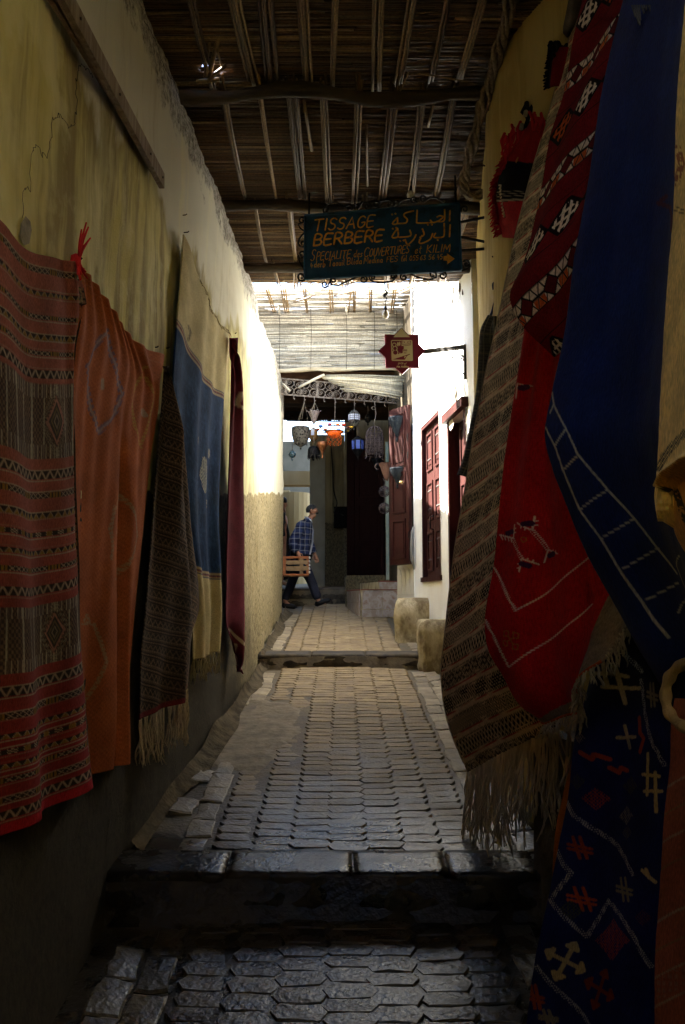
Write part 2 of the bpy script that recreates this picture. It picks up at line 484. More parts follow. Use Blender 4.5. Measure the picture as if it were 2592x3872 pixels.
mb = MB(); mb.box((0, -4.2, .7), (3.2, .3, 5.8))
mb.build('end_wall', OCHRE2, label='plain plaster wall closing the alley behind the viewer', cat='wall')

# cracks, a bare patch and nails in the left wall
def LWp(u, v, off=.03):
    p = Lw(u, v, .03); return p
crk = MB()
def crack(pts, wd):
    q = [Lw(a, b, .018) for a, b in pts]
    fine_ = []
    for i in range(len(q) - 1):
        for k in range(5):
            p = q[i].lerp(q[i + 1], k / 5)
            fine_.append(p + Vector((0, random.uniform(-.012, .012), random.uniform(-.012, .012))))
    fine_.append(q[-1])
    crk.tube(fine_, wd, n=4)
c1 = lambda x, y: (x / 1.206, y / 1.206)
crack([c1(*p) for p in ((105, 985), (112, 870), (135, 855), (150, 680), (170, 660), (190, 700), (212, 712), (232, 660), (242, 550), (262, 545), (272, 515), (305, 565), (325, 580), (345, 560))], .0011)
crack([c1(*p) for p in ((345, 560), (352, 480), (348, 390), (358, 320), (370, 297), (400, 315), (425, 350))], .0013)
crack([c1(*p) for p in ((660, 95), (690, 150), (715, 200), (750, 310), (790, 370), (830, 465))], .0015)
crk.build('crack', CRACK, left_wall)
bp_ = MB()
pl = [c1(*p) for p in ((118, 985), (140, 1010), (146, 1050), (135, 1110), (110, 1120), (90, 1080), (95, 1020))]
bp_.add([Lw(a, b, .017) for a, b in pl], [tuple(range(len(pl)))])
bp_.build('bare_patch', BARE, left_wall)
NAIL = M('rusty_nail', (.03, .02, .015), (.08, .045, .025), rough=.7, metal=.4, bump=0)
for u, v in ((692, 815), (582, 1315), (625, 1318), (700, 880), (883, 1262), (287, 985)):
    p = Lw(u, v, 0)
    mb = MB(); mb.tube([p - Vector((.02, 0, 0)), p + Vector((.022, -.003, .003)), p + Vector((.028, -.004, .010))], .0035, n=6)
    mb.build('nail', NAIL, left_wall)

# plank leaning on the left wall, with the rail behind it
pk = thing('wooden_plank', 'long weathered plank with a thin rail fixed aslant on the yellow wall', 'plank', Lw(600, 685, .05))
def bar(mb, a, b, wd, th, up=Vector((1, 0, 0))):
    a = Vector(a); b = Vector(b); d = (b - a).normalized()
    q = d.cross(up).normalized() * (wd / 2); t = up * th
    return mb.hexa([a - q, a + q, a + q + t, a - q + t], [b - q, b + q, b + q + t, b - q + t])
A, B_ = Lw(205, -60, .05), Lw(603, 685, .05)
mb = MB(); bar(mb, A, B_, .085, .03); mb.build('board', GREYWOOD, pk)
mb = MB(); bar(mb, A + Vector((-.035, -.03, -.03)), B_ + Vector((-.035, -.06, .06)), .03, .02); mb.build('rail', GREYWOOD, pk)
for f in (.12, .45, .8, .97):
    p = A.lerp(B_, f) + Vector((.03, 0, 0)); mb = MB(); mb.tube([p, p + Vector((.006, 0, 0))], .006, n=6); mb.build('nail', NAIL, pk)

# ------------------------------------------------------------------ ground and paving
def camber(x): return -.022 * ((x - .0) / .7) ** 2
ys_ = list(np.arange(-4.2, STEP1 - .001, .1)) + [STEP1 - 1e-3, STEP1] + list(np.arange(STEP1 + .1, STEP2 - .001, .1)) + [STEP2 - 1e-3, STEP2] + list(np.arange(STEP2 + .1, STEP3 - .001, .1)) + [STEP3 - 1e-3, STEP3] + list(np.arange(STEP3 + .1, 26, .3))
xs_ = np.linspace(-6, 6, 121)
V = []
for y in ys_:
    z = G(y) + camber(np.clip(xs_, -1.2, 1.2)) - .0035 + .008 * fbm(xs_ * 5, np.full_like(xs_, y * 5), 5, 3)
    z += np.clip((np.abs(xs_) - .72) / .4, 0, 1) * .03
    V.append(np.stack([xs_, np.full_like(xs_, y), z], -1))
tag(mesh_np('ground', np.concatenate(V), grid_quads(len(ys_), len(xs_)), EARTH), kind='structure')

paving = bpy.data.objects.new('alley_paving', None); C.objects.link(paving); tag(paving, kind='structure'); ORG[paving.name] = Vector((0, 0, 0))
def paver_shape(w, d, p, rnd, h=.03):
    j = lambda s: rnd.uniform(-s, s)
    base = [(-w / 2, j(.006)), (-(w / 2 - p), -d / 2 + j(.005)), (j(.02), -d / 2 + j(.007)), ((w / 2 - p), -d / 2 + j(.005)), (w / 2, j(.006)), ((w / 2 - p), d / 2 + j(.005)), (j(.02), d / 2 + j(.007)), (-(w / 2 - p), d / 2 + j(.005))]
    tilt = (j(.010), j(.014))
    vs = []
    for k, zz in ((1.0, -h), (1.0, -.0022 + j(.0015)), (.88, .0032)):
        for x, y in base:
            kk = k if k == 1 else 1 - (1 - k) * (1 if abs(x) < w / 2 - p - .001 else .55)
            vs.append((x * (1 - (1 - kk) * .45), y * kk, zz + (tilt[0] * x + tilt[1] * y if zz > -h else 0) + (j(.0018) if zz > 0 else 0)))
    vs.append((j(.03), j(.015), .0045 + j(.001)))
    n = 8
    fs = [(r * n + k, r * n + (k + 1) % n, (r + 1) * n + (k + 1) % n, (r + 1) * n + k) for r in range(2) for k in range(n)]
    fs += [(2 * n + k, 2 * n + (k + 1) % n, 3 * n) for k in range(n)]
    return vs, fs
rnd = random.Random(5)
PW, PD, PP = .222, .100, .030
shapes = [paver_shape(PW + .002 + rnd.uniform(-.010, .006), PD + .000 + rnd.uniform(-.009, .004), PP, rnd) for _ in range(28)]
pm = []
for vs, fs in shapes:
    me = bpy.data.meshes.new('paver'); me.from_pydata(vs, [], fs); me.materials.append(PAVER); me.update(); pm.append(me)
spots = []
def rows_of(y0, y1, xc):
    for i in range(-3, 4):
        y = y0 - (PD * .5 if i % 2 else 0) - rnd.uniform(0, .02)
        while y < y1 - .03:
            d = PD * rnd.choice((.84, .92, .97, 1.0, 1.03, 1.08, 1.16))
            if y + d > y1 + .02: d = max(.05, y1 - y)
            x = xc + i * (PW - PP) + rnd.uniform(-.005, .005) + .04 * float(fbm(np.array([y * .8]), np.array([i * 1.0]), 2, 2)[0])
            if y > y0 - .05: spots.append((x, y + d / 2, d / PD))
            y += d
rows_of(1.9, STEP1, .02); rows_of(STEP1 + .27, STEP2, .02); rows_of(STEP2 + .26, STEP3, .0)
spots.sort(key=lambda s: s[1])
mud = lambda x, y: ((x + .68) / .36) ** 2 + ((y - 6.35) / 1.15) ** 2
rest = MB(); cnt = 0
for x, y, sy in spots:
    if mud(x, y) < .8: continue
    k = rnd.randrange(len(pm))
    z = G(y) + camber(x) + rnd.uniform(-.0018, .0014) + .012 * float(fbm(np.array([x * 2.2]), np.array([y * 2.2]), 77, 2)[0])
    if mud(x, y) < 1.6: z -= .006
    sl = math.atan(.112)
    if cnt < 300 and y > 2.2:
        o = bpy.data.objects.new('paver', pm[k]); o.parent = paving
        o.location = (x, y, z); o.rotation_euler = (Matrix.Rotation(sl + rnd.uniform(-.012, .012), 3, 'X') @ Matrix.Rotation(rnd.uniform(-.015, .015) - .06 * x, 3, 'Y') @ Matrix.Rotation(rnd.choice((0, math.pi)) + rnd.uniform(-.03, .03), 3, 'Z')).to_euler()
        o.scale = (rnd.uniform(.985, 1.02), sy, 1); C.objects.link(o); cnt += 1
    else:
        rot = Matrix.Rotation(rnd.choice((0, math.pi)) + rnd.uniform(-.04, .04), 3, 'Z')
        vs = [Vector((x, y, z)) + rot @ Vector((p[0], p[1] * sy, p[2])) + Vector((0, 0, .1 * (rot @ Vector(p)).y)) for p in shapes[k][0]]
        rest.add(vs, shapes[k][1])
rest.build('paver', PAVER, paving, kind='stuff')
def block_shape(w, d, h, rnd, bev=.012, jit=.012, nx=3, ny=3):
    """worn stone block with an uneven top"""
    j = lambda s: rnd.uniform(-s, s)
    per = []
    for k in range(nx): per.append((-w / 2 + w * k / nx, -d / 2))
    for k in range(ny): per.append((w / 2, -d / 2 + d * k / ny))
    for k in range(nx): per.append((w / 2 - w * k / nx, d / 2))
    for k in range(ny): per.append((-w / 2, d / 2 - d * k / ny))
    per = [(x + j(jit), y + j(jit)) for x, y in per]
    n = len(per); vs = []
    for k, z in ((1, -h), (1, -bev), (1 - 1.3 * bev / min(w, d) * 2, 0)):
        for x, y in per: vs.append((x * k, y * k, z + (j(bev * .35) if z > -h else 0)))
    vs.append((0, 0, .003))
    fs = [(r * n + k, r * n + (k + 1) % n, (r + 1) * n + (k + 1) % n, (r + 1) * n + k) for r in range(2) for k in range(n)]
    fs += [(2 * n + k, 2 * n + (k + 1) % n, 3 * n) for k in range(n)]
    fs.append(tuple(range(n))[::-1])
    return vs, fs
km = []
for _ in range(10):
    vs, fs = block_shape(.134 + rnd.uniform(-.008, .008), .245 + rnd.uniform(-.03, .02), .05, rnd, bev=.006, jit=.009)
    me = bpy.data.meshes.new('kerb_stone'); me.from_pydata(vs, [], fs); me.materials.append(KERB); me.update(); km.append(me)
for (ya, yb) in ((2.2, STEP1 - .1), (STEP1 + .36, STEP2 - .1), (STEP2 + .36, 12.6)):
    for side in (-1, 1):
        for row in (0, 1):
            y = ya + rnd.uniform(0, .1)
            while y < yb:
                inner = .70 if side < 0 else .70
                x = side * (inner + .075 + row * .135) + (.03 if side > 0 else -.0)
                if row == 1 and side < 0 and 4.2 < y < 6.5 and rnd.random() < .5:
                    y += .25; continue
                if side > 0 and y > 9.0: x += .05
                if mud(x, y) < .75: y += .25; continue
                o = bpy.data.objects.new('kerb_stone', km[rnd.randrange(10)]); o.parent = paving
                o.location = (x + rnd.uniform(-.01, .01), y, G(y) - .015 + rnd.uniform(-.005, .004) + (.008 if row else 0))
                o.rotation_euler = (Matrix.Rotation(math.atan(.11) + rnd.uniform(-.025, .025), 3, 'X') @ Matrix.Rotation(-side * (.05 + .10 * row) + rnd.uniform(-.03, .03), 3, 'Y') @ Matrix.Rotation(rnd.uniform(-.06, .06) + (math.pi if rnd.random() < .5 else 0), 3, 'Z')).to_euler()
                C.objects.link(o)
                y += .25 + rnd.uniform(-.02, .02)
# step kerbs of long worn slabs
def step_kerb(y0, h, x0, x1, cuts, depth=.25):
    st = bpy.data.objects.new('stair_step', None); C.objects.link(st); tag(st, kind='structure'); ORG[st.name] = Vector((0, 0, 0))
    xs = [x0] + cuts + [x1]
    for a, b in zip(xs[:-1], xs[1:]):
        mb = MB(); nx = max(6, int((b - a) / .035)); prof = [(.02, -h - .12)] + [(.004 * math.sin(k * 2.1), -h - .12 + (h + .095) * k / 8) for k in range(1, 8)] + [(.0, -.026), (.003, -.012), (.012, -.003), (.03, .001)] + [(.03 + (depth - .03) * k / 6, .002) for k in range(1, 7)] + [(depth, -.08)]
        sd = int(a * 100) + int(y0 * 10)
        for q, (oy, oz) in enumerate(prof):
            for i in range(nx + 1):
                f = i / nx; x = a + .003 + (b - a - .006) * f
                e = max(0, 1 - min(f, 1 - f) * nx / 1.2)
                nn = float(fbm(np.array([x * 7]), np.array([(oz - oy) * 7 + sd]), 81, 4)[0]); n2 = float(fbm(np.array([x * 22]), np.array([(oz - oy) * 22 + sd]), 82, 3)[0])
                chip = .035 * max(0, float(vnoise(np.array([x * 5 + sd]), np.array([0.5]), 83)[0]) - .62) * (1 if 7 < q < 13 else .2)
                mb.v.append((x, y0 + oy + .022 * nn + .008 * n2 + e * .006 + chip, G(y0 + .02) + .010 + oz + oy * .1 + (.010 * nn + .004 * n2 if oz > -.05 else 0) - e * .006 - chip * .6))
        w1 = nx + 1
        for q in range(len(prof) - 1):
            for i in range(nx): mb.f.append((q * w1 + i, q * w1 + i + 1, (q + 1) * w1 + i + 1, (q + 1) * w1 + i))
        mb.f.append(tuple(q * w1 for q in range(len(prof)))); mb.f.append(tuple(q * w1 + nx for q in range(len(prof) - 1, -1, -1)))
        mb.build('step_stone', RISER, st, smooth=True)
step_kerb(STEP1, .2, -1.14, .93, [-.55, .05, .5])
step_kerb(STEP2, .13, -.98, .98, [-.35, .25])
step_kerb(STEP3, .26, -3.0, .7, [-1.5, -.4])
# earth washed over the stones by the left wall, and rubble at the wall foot
g = 40
X_, Y_ = np.meshgrid(np.linspace(-1.08, -.28, g), np.linspace(5.1, 7.6, g * 2))
r_ = ((X_ + .68) / .36) ** 2 + ((Y_ - 6.35) / 1.15) ** 2
Z_ = np.array([G(y) for y in Y_[:, 0]])[:, None] + camber(X_) - .02 + .040 * np.clip(1.2 - r_ + 1.5 * fbm(X_ * 5, Y_ * 4, 31), 0, .75) + .012 * fbm(X_ * 14, Y_ * 14, 33) + np.clip((-X_ - .85) / .3, 0, 1) * .05
tag(mesh_np('packed_earth', np.stack([X_, Y_, Z_], -1).reshape(-1, 3), grid_quads(g * 2, g), M('packed_mud', (.13, .10, .062), (.235, .185, .118), scale=9, rough=.85, bump=.45, bscale=24)), kind='stuff')
# sloping mortar footing along the left wall
fy = np.arange(4.1, 12.9, .035); V = []
for k in range(9):
    f = k / 8
    x = np.array([XL(y) for y in fy]) + .03 + f * (.05 + .09 * vnoise(fy * 1.9, fy * 0, 41))
    z = np.array([G(y) for y in fy]) + (.03 * (1 - f) ** 1.3 + .07 * (1 - f) ** 3) * (.25 + .9 * vnoise(fy * 2.3, fy * 0, 44)) + .008 * fbm(fy * 16, fy * 0 + k * 1.2, 45) + .010 * fbm(fy * 9, fy * 0 + k * 1.5, 42) - .01 * f
    V.append(np.stack([x, fy, z], -1))
tag(mesh_np('mortar_footing', np.concatenate(V), grid_quads(9, len(fy))[:, ::-1], M('mortar', (.045, .034, .02), (.12, .095, .058), scale=8, rough=.95, bump=.6, bscale=35, spec=.1)), kind='structure')

# ------------------------------------------------------------------ reed roof
roof = thing('reed_roof', 'dark reed mat roof on rough log beams over the alley', 'roof', (0, 6, 3.44))
RZ = 3.46
def cane_row(mb, a, b, r, col, sag=0.0, n=5, seg=6, knots=True):
    a = Vector(a); b = Vector(b); pts = []; rs = []
    for k in range(seg + 1):
        f = k / seg
        p = a.lerp(b, f); p.z -= sag * 4 * f * (1 - f)
        p += Vector((0, random.uniform(-.003, .003), random.uniform(-.003, .003)))
        pts.append(p); rs.append(r * random.uniform(.9, 1.1))
    base = len(mb.v)
    mb.tube(pts, rs, n=n)
    if mb.c is None: mb.c = []
    for k in range(seg + 1):
        f = random.uniform(.75, 1.1)
        for _ in range(n): mb.c.append((col[0] * f, col[1] * f, col[2] * f, 1))
def cane_col(kind):
    f = random.uniform(.45, 1.15)
    b = {'old': (.14, .076, .030), 'pale': (.30, .20, .095), 'grey': (.44, .40, .33)}[kind]
    return (b[0] * f, b[1] * f, b[2] * f)
HOLE = P(800, 248, 1); HOLE = HOLE * (RZ / HOLE.z)
bays = [(3.75, 4.87), (4.87, 6.38), (6.38, 7.62), (7.62, 8.2)]
BEAMS = [4.87, 6.38, 7.62]
for (a, b) in bays:
    mb = MB(); y = a + .02
    while y < b:
        xa = XL(y) - .2; xb = XR(y) + .2
        x = xa
        while x < xb:     # canes lie end to end
            ln = random.uniform(.9, 2.6); x2 = min(x + ln, xb)
            sag = 0
            dz = .035 * math.sin((y - a) / (b - a) * math.pi) * -1
            if b > 8 and y > 8.05 and random.random() < .45: x = x2; continue
            def ok(xx): return not (abs(y - HOLE.y) < .035 and abs(xx - HOLE.x) < .11)
            xa2, xb2 = x, x2
            if abs(y - HOLE.y) < .035 and xa2 < HOLE.x + .07 and xb2 > HOLE.x - .07:
                if HOLE.x - .07 > xa2 + .05: cane_row(mb, (xa2, y, RZ + dz), (HOLE.x - random.uniform(.05, .09), y, RZ + dz), .0085, cane_col('old'))
                if xb2 > HOLE.x + .12: cane_row(mb, (HOLE.x + random.uniform(.05, .09), y, RZ + dz), (xb2, y, RZ + dz), .0085, cane_col('old'))
            else:
                cane_row(mb, (xa2, y + random.uniform(-.004, .004), RZ + dz + random.uniform(-.004, .004)), (xb2, y + random.uniform(-.004, .004), RZ + dz + random.uniform(-.004, .004)), random.uniform(.0065, .0095), cane_col('old' if random.random() < .8 else 'pale'))
            x = x2 + random.uniform(-.01, .01)
        y += random.uniform(.0155, .019)
    mb.build('reed_mat', CANE, roof, kind='stuff', smooth=True)
# older mats laid above the canes
mb = MB()
ny_, nx_ = 240, 60
Yg = np.linspace(-4.2, 8.12, ny_)
V = [];
for y in Yg: V += [(xx, y, RZ + .035 + .02 * math.sin(xx * 9 + y * 3)) for xx in np.linspace(XL(y) - .4, XR(y) + .45, nx_)]
q = grid_quads(ny_, nx_); Va = np.array(V); ctr = Va[q].mean(1)
keep = ~((np.abs(ctr[:, 1] - HOLE.y) < .06) & (np.abs(ctr[:, 0] - HOLE.x) < .09)) & ~((ctr[:, 1] < -.45) & (ctr[:, 1] > -.95))  # hole in the roof, and an unseen gap behind the viewer for fill light
o = mesh_np('upper_mat', Va, q[keep], M('old_matting', (.03, .02, .012), (.09, .06, .03), scale=20, stretch=(.2, 6, 1), rough=.9), roof)
for yb in BEAMS:
    mb = MB(); pts = []; rs = []
    for k in range(15):
        f = k / 14; xx = XL(yb) - .3 + f * (XR(yb) - XL(yb) + .6)
        pts.append((xx, yb + .03 * math.sin(k * 1.1 + yb), RZ - .085 + .02 * math.sin(k * .8 + yb * 2) - (.03 * f if yb < 5 else -.0)))
        rs.append(.047 + .009 * math.sin(k * 1.7 + yb))
    mb.tube(pts, rs, n=10); mb.build('beam', LOG, roof, smooth=True)
# bundles of battens under the mats, one bay at a time
def bundle_xs(a, b):
    return {0: [-.85, -.62, -.42, -.22, -.02, .2, .42, .62, .82], 1: [-.8, -.55, -.33, -.12, .12, .36, .55, .76, .98], 2: [-.75, -.45, -.10, .2, .55, .85, 1.1], 3: [-.7, -.45, -.2, .1, .45, .75, 1.05]}[a]
for bi, (a, b) in enumerate(bays):
    for j, bx in enumerate(bundle_xs(bi, 0)):
        n = random.choice((2, 3, 3, 4))
        tilt = random.uniform(-.05, .05)
        y0 = a - .12 if bi else 3.6; y1 = b + random.uniform(-.03, .12) if bi < 3 else b + random.uniform(-.03, .1)
        if j == 2 and bi in (0, 1):   # the dark ragged bundle
            n = 5
        for k in range(n):
            mb = MB(); r = random.uniform(.0075, .0105)
            x0 = bx + (k - n / 2) * .0185
            cane_row(mb, (x0, y0 + random.uniform(0, .12), RZ - .026 - (.012 if k % 2 else 0)), (x0 + tilt + random.uniform(-.012, .012), y1 + random.uniform(-.05, .02), RZ - .03), r, cane_col('old' if (j == 2 and bi < 2) else ('pale' if random.random() < .65 else 'old')), sag=.03 + random.uniform(0, .012), n=6, seg=9)
            mb.build('batten', CANE, roof, smooth=True)
# broken ends round the hole and stray slats
for (u0, v0, Y0, u1, v1, Y1, r) in ((775, 290, 4.75, 795, 115, 4.45, .010), (790, 290, 4.76, 828, 100, 4.42, .016), (795, 300, 4.74, 855, 245, 4.66, .012), (820, 150, 4.5, 845, 262, 4.72, .008), (745, 312, 4.78, 830, 300, 4.75, .014),
                               (1390, 600, 6.1, 1386, 455, 5.3, .012), (1180, 500, 5.6, 1150, 380, 5.0, .012), (1005, 450, 5.4, 985, 380, 5.0, .010), (1620, 440, 5.3, 1650, 340, 4.95, .010), (1515, 345, 4.7, 1545, 275, 4.62, .006), (1580, 275, 4.62, 1830, 320, 4.75, .006)):
    mb = MB(); a = P(u0, v0, Y0); b = P(u1, v1, Y1); a.z = min(a.z, RZ - .05); b.z = min(b.z, RZ - .03)
    cane_row(mb, a, b, r, cane_col('pale'), n=6, seg=4); mb.build('loose_slat', CANE, roof, smooth=True)
# torn reed and leaf ends hanging at the right of the roof edge
for k in range(16):
    u = random.uniform(1715, 1800); v = random.uniform(1060, 1090); a = P(u, v, 8.0)
    b = P(u + random.uniform(-30, 20), v + random.uniform(25, 130), 8.0 + random.uniform(-.1, .1))
    mb = MB(); cane_row(mb, a, b, random.uniform(.004, .011), cane_col('pale' if k % 2 else 'old'), n=5, seg=3, sag=random.uniform(-.05, .05)); mb.build('torn_reed', CANE, roof, smooth=True)
for k in range(26):
    u = random.uniform(960, 1720); a = P(u, 1085 - (u - 960) * .02, 8.1); a.z = RZ - .02
    b = a + Vector((random.uniform(-.25, .25), random.uniform(.1, .35), random.uniform(-.02, .05)))
    mb = MB(); cane_row(mb, a, b, random.uniform(.005, .010), cane_col('pale'), n=5, seg=3); mb.build('torn_reed', CANE, roof, smooth=True)

# rope of twisted vine on the right wall
vine = thing('twisted_rope', 'thick grey twisted rope of dry vine slung along the right wall top', 'rope', P(1830, 560, 5.0))
pathpx = [(1945, -60, 3.95), (1920, 60, 4.2), (1895, 150, 4.4), (1870, 250, 4.6), (1845, 340, 4.8), (1815, 440, 5.0), (1790, 530, 5.2), (1768, 620, 5.5), (1757, 680, 5.7), (1765, 730, 5.85), (1800, 752, 6.0), (1822, 720, 5.95)]
cp = [P(*p) for p in pathpx]
def smooth_path(pts, n):
    pts = [Vector(p) for p in pts]; out = []
    for k in range(n + 1):
        t = k / n * (len(pts) - 1); i = min(int(t), len(pts) - 2); f = t - i
        p0, p1, p2, p3 = pts[max(i - 1, 0)], pts[i], pts[i + 1], pts[min(i + 2, len(pts) - 1)]
        out.append(.5 * ((2 * p1) + (p2 - p0) * f + (2 * p0 - 5 * p1 + 4 * p2 - p3) * f * f + (3 * p1 - p0 - 3 * p2 + p3) * f ** 3))
    return out
sp = smooth_path(cp, 90)
VINE = M('dry_vine', (.12, .09, .055), (.27, .22, .15), scale=12, stretch=(4, 4, .6), rough=.85, bump=.5)
for s in range(4):
    mb = MB(); pts = []
    for k, p in enumerate(sp):
        a = k * .33 + s * math.pi / 2; r = .026 + .008 * math.sin(k * .4)
        pts.append(p + Vector((math.cos(a) * r, math.sin(a) * r * .6, math.sin(a) * r * .4)))
    mb.tube(pts, [.017 + .005 * math.sin(k * .5 + s) for k in range(len(pts))], n=6); mb.build('strand', VINE, vine, smooth=True)
for u, v, Y in ((1975, 110, 4.35), (1885, 410, 5.0), (1830, 625, 5.6)):
    p = P(u, v, Y); p2 = Vector((XR(Y) + .02, Y + .05, p.z + .02))
    mb = MB(); mb.tube([p + Vector((-.14, -.0, -.02)), p, p2], .007, n=6); mb.build('peg', NAIL, vine)

# low dark plinth under the right-hand rugs
mb = MB(); 
low = [(.90, 3.86), (1.5, 3.86), (1.6, .6), (1.25, .6), (1.15, 3.1)]
n_ = len(low); mb.add([Vector((a, b, G(b) - .2)) for a, b in low] + [Vector((a + .02, b, -.62)) for a, b in low], [tuple(range(n_))[::-1], tuple(range(n_, 2 * n_))] + [(k, (k + 1) % n_, n_ + (k + 1) % n_, n_ + k) for k in range(n_)])
tag(mb.build('low_wall', M('dark_plinth', (.05, .042, .03), (.11, .095, .07), scale=6, rough=.85, bump=.8, bscale=25)), 'low dark wall ledge at the alley edge under the fringed runner', 'wall')
# ------------------------------------------------------------------ hung textiles: woven sheets with folds, thickness and yarn colours
def herm(ts, vals, t):
    ts = np.asarray(ts, float); vals = np.asarray(vals, float)
    if len(ts) == 2:
        f = ((t - ts[0]) / (ts[1] - ts[0])).reshape((-1,) + (1,) * (vals.ndim - 1))
        return vals[0] * (1 - f) + vals[1] * f
    sl = np.gradient(vals, ts, axis=0)
    i = np.clip(np.searchsorted(ts, t, side='right') - 1, 0, len(ts) - 2)
    h = (ts[i + 1] - ts[i]); f = (t - ts[i]) / h
    sh = (-1,) + (1,) * (vals.ndim - 1)
    f = f.reshape(sh); h = h.reshape(sh)
    return ((2 * f ** 3 - 3 * f ** 2 + 1) * vals[i] + (f ** 3 - 2 * f ** 2 + f) * h * sl[i] + (-2 * f ** 3 + 3 * f ** 2) * vals[i + 1] + (f ** 3 - f ** 2) * h * sl[i + 1])
WOOL = MCOL('wool_weave', weave=240, bump=.5, var=.32)
FELT = MCOL('felted_wool', weave=150, bump=.5, var=.28, sheen=.1)
LINEN = MCOL('slub_cloth', weave=320, bump=.35, var=.3)
def cloth(name, rows, conv, nu, nv, pattern, m, parent, fold=None, thick=.007, out=Vector((1, 0, 0)), edge_rag=0.0, seed=0):
    px = np.array([[(a[0], a[1]) for a in r] for r in rows], float)
    ps = np.array([[tuple(conv(*a)) for a in r] for r in rows], float)
    dr = np.linalg.norm(np.diff(ps, axis=0), axis=2).mean(1); tr = np.concatenate([[0], np.cumsum(dr)]); H = tr[-1]; tr /= H
    dc = np.linalg.norm(np.diff(ps, axis=1), axis=2).mean(0); tc = np.concatenate([[0], np.cumsum(dc)]); W = tc[-1]; tc /= W
    t = np.linspace(0, 1, nv); s = np.linspace(0, 1, nu)
    def interp(A):
        a = herm(tr, A, t)
        return np.swapaxes(herm(tc, np.swapaxes(a, 0, 1), s), 0, 1)
    pos = interp(ps); pxx = interp(px)
    S, T = np.meshgrid(s, t)
    du = np.gradient(pos, axis=1); dv = np.gradient(pos, axis=0)
    nrm = np.cross(du, dv); nrm /= np.linalg.norm(nrm, axis=2, keepdims=True) + 1e-12
    if (nrm.mean((0, 1)) * np.array(out)).sum() < 0: nrm = -nrm
    ctx = dict(s=S, t=T, S=S * W, T=T * H, U=pxx[..., 0], V=pxx[..., 1], W=W, H=H)
    d = .006 * fbm(S * W * 4, T * H * 4, seed + 50, 3) + .0016 * fbm(S * W * 40, T * H * 40, seed + 60, 2)
    if fold is not None: d = d + fold(ctx)
    pos = pos + nrm * d[..., None]
    if edge_rag: pos[..., 2] += edge_rag * fbm(S * W * 12, T * H * 2, seed + 70, 2) * np.clip(T * 20 - 19, 0, 1)
    col = np.clip(pattern(ctx), 0.002, 1).reshape(-1, 3)
    q = grid_quads(nv, nu)
    # back layer (coarse) and rim
    ii = sorted(set(list(range(0, nv, 8)) + [nv - 1])); jj = sorted(set(list(range(0, nu, 8)) + [nu - 1]))
    back = pos[np.ix_(ii, jj)] - nrm[np.ix_(ii, jj)] * (thick + .002)
    b0 = nv * nu
    qb = grid_quads(len(ii), len(jj), b0)[:, ::-1]
    loop = [(0, j) for j in range(nu)] + [(i, nu - 1) for i in range(1, nv)] + [(nv - 1, j) for j in range(nu - 2, -1, -1)] + [(i, 0) for i in range(nv - 2, 0, -1)]
    L_ = np.array([i * nu + j for i, j in loop])
    li = np.array(loop)
    rim = pos[li[:, 0], li[:, 1]] - nrm[li[:, 0], li[:, 1]] * thick
    r0 = b0 + len(ii) * len(jj); n = len(L_); k = np.arange(n)
    qr = np.stack([L_[(k + 1) % n], L_, r0 + k, r0 + (k + 1) % n], -1)
    cb = col.reshape(nv, nu, 3)
    colall = np.concatenate([col, cb[np.ix_(ii, jj)].reshape(-1, 3) * .9, cb[li[:, 0], li[:, 1]] * .9])
    V = np.concatenate([pos.reshape(-1, 3), back.reshape(-1, 3), rim])
    o = mesh_np(name, V, np.concatenate([q, qb, qr]), m, parent, colall)
    return o, pos
def stripe(x, a, b, soft=.0012): return np.clip((x - a) / soft, 0, 1) * np.clip((b - x) / soft, 0, 1)
def lay(base, mask, c):
    return base * (1 - mask[..., None]) + np.array(c) * mask[..., None]
def tri(x): return np.abs((x % 1) - .5) * 2
def seglines(c, segs, wd, soft=1.2):
    """mask of stitched lines given on the surface's own chart"""
    U, V = c['U'], c['V']; m = np.zeros_like(U)
    for pts in segs:
        for (a, b) in zip(pts[:-1], pts[1:]):
            ax, ay = a; bx, by = b
            lo = min(ax, bx) - 20; hi = max(ax, bx) + 20
            dx, dy = bx - ax, by - ay; L2 = dx * dx + dy * dy + 1e-9
            f = np.clip(((U - ax) * dx + (V - ay) * dy) / L2, 0, 1)
            d = np.hypot(U - ax - f * dx, V - ay - f * dy)
            m = np.maximum(m, np.clip((wd - d) / soft, 0, 1))
    return m
def tassels(pts, ln, mat, parent, name='tassel', r=.006, n=28, sway=.05, lab=None, strands=3, knot=True):
    """hanging yarn tassels along a hem: each one a part"""
    pts = [Vector(p) for p in pts]
    q = smooth_path(pts, n)
    for p in q:
        mb = MB(); l = ln * random.uniform(.75, 1.15)
        for s in range(strands):
            a = random.uniform(0, 6.28); o = Vector((math.cos(a), math.sin(a), 0)) * r * .7
            sw = Vector((random.uniform(-1, 1), random.uniform(-1, 1), 0)) * sway * l
            k = []; off = Vector((0, 0, 0)); ph = random.uniform(0, 6.28)
            for i_ in range(8):
                f_ = i_ / 7
                off += Vector((random.uniform(-1, 1), random.uniform(-1, 1), 0)) * .05 * l
                k.append(p + sw * f_ + o * (.5 + .8 * f_) + off * f_ + Vector((math.cos(ph + f_ * 9), math.sin(ph + f_ * 9), 0)) * r * .8 - Vector((0, 0, l * f_)))
            mb.tube(k, [r * .72] * 6 + [r * .68, r * .3], n=5)
        if knot:
            kz = p + sw * .75 - Vector((0, 0, l * .84)); mb.lathe([(0, .008), (r * 1.25, .004), (r * 1.25, -.004), (0, -.008)], kz, n=6)
        mb.build(name, mat, parent, smooth=True)
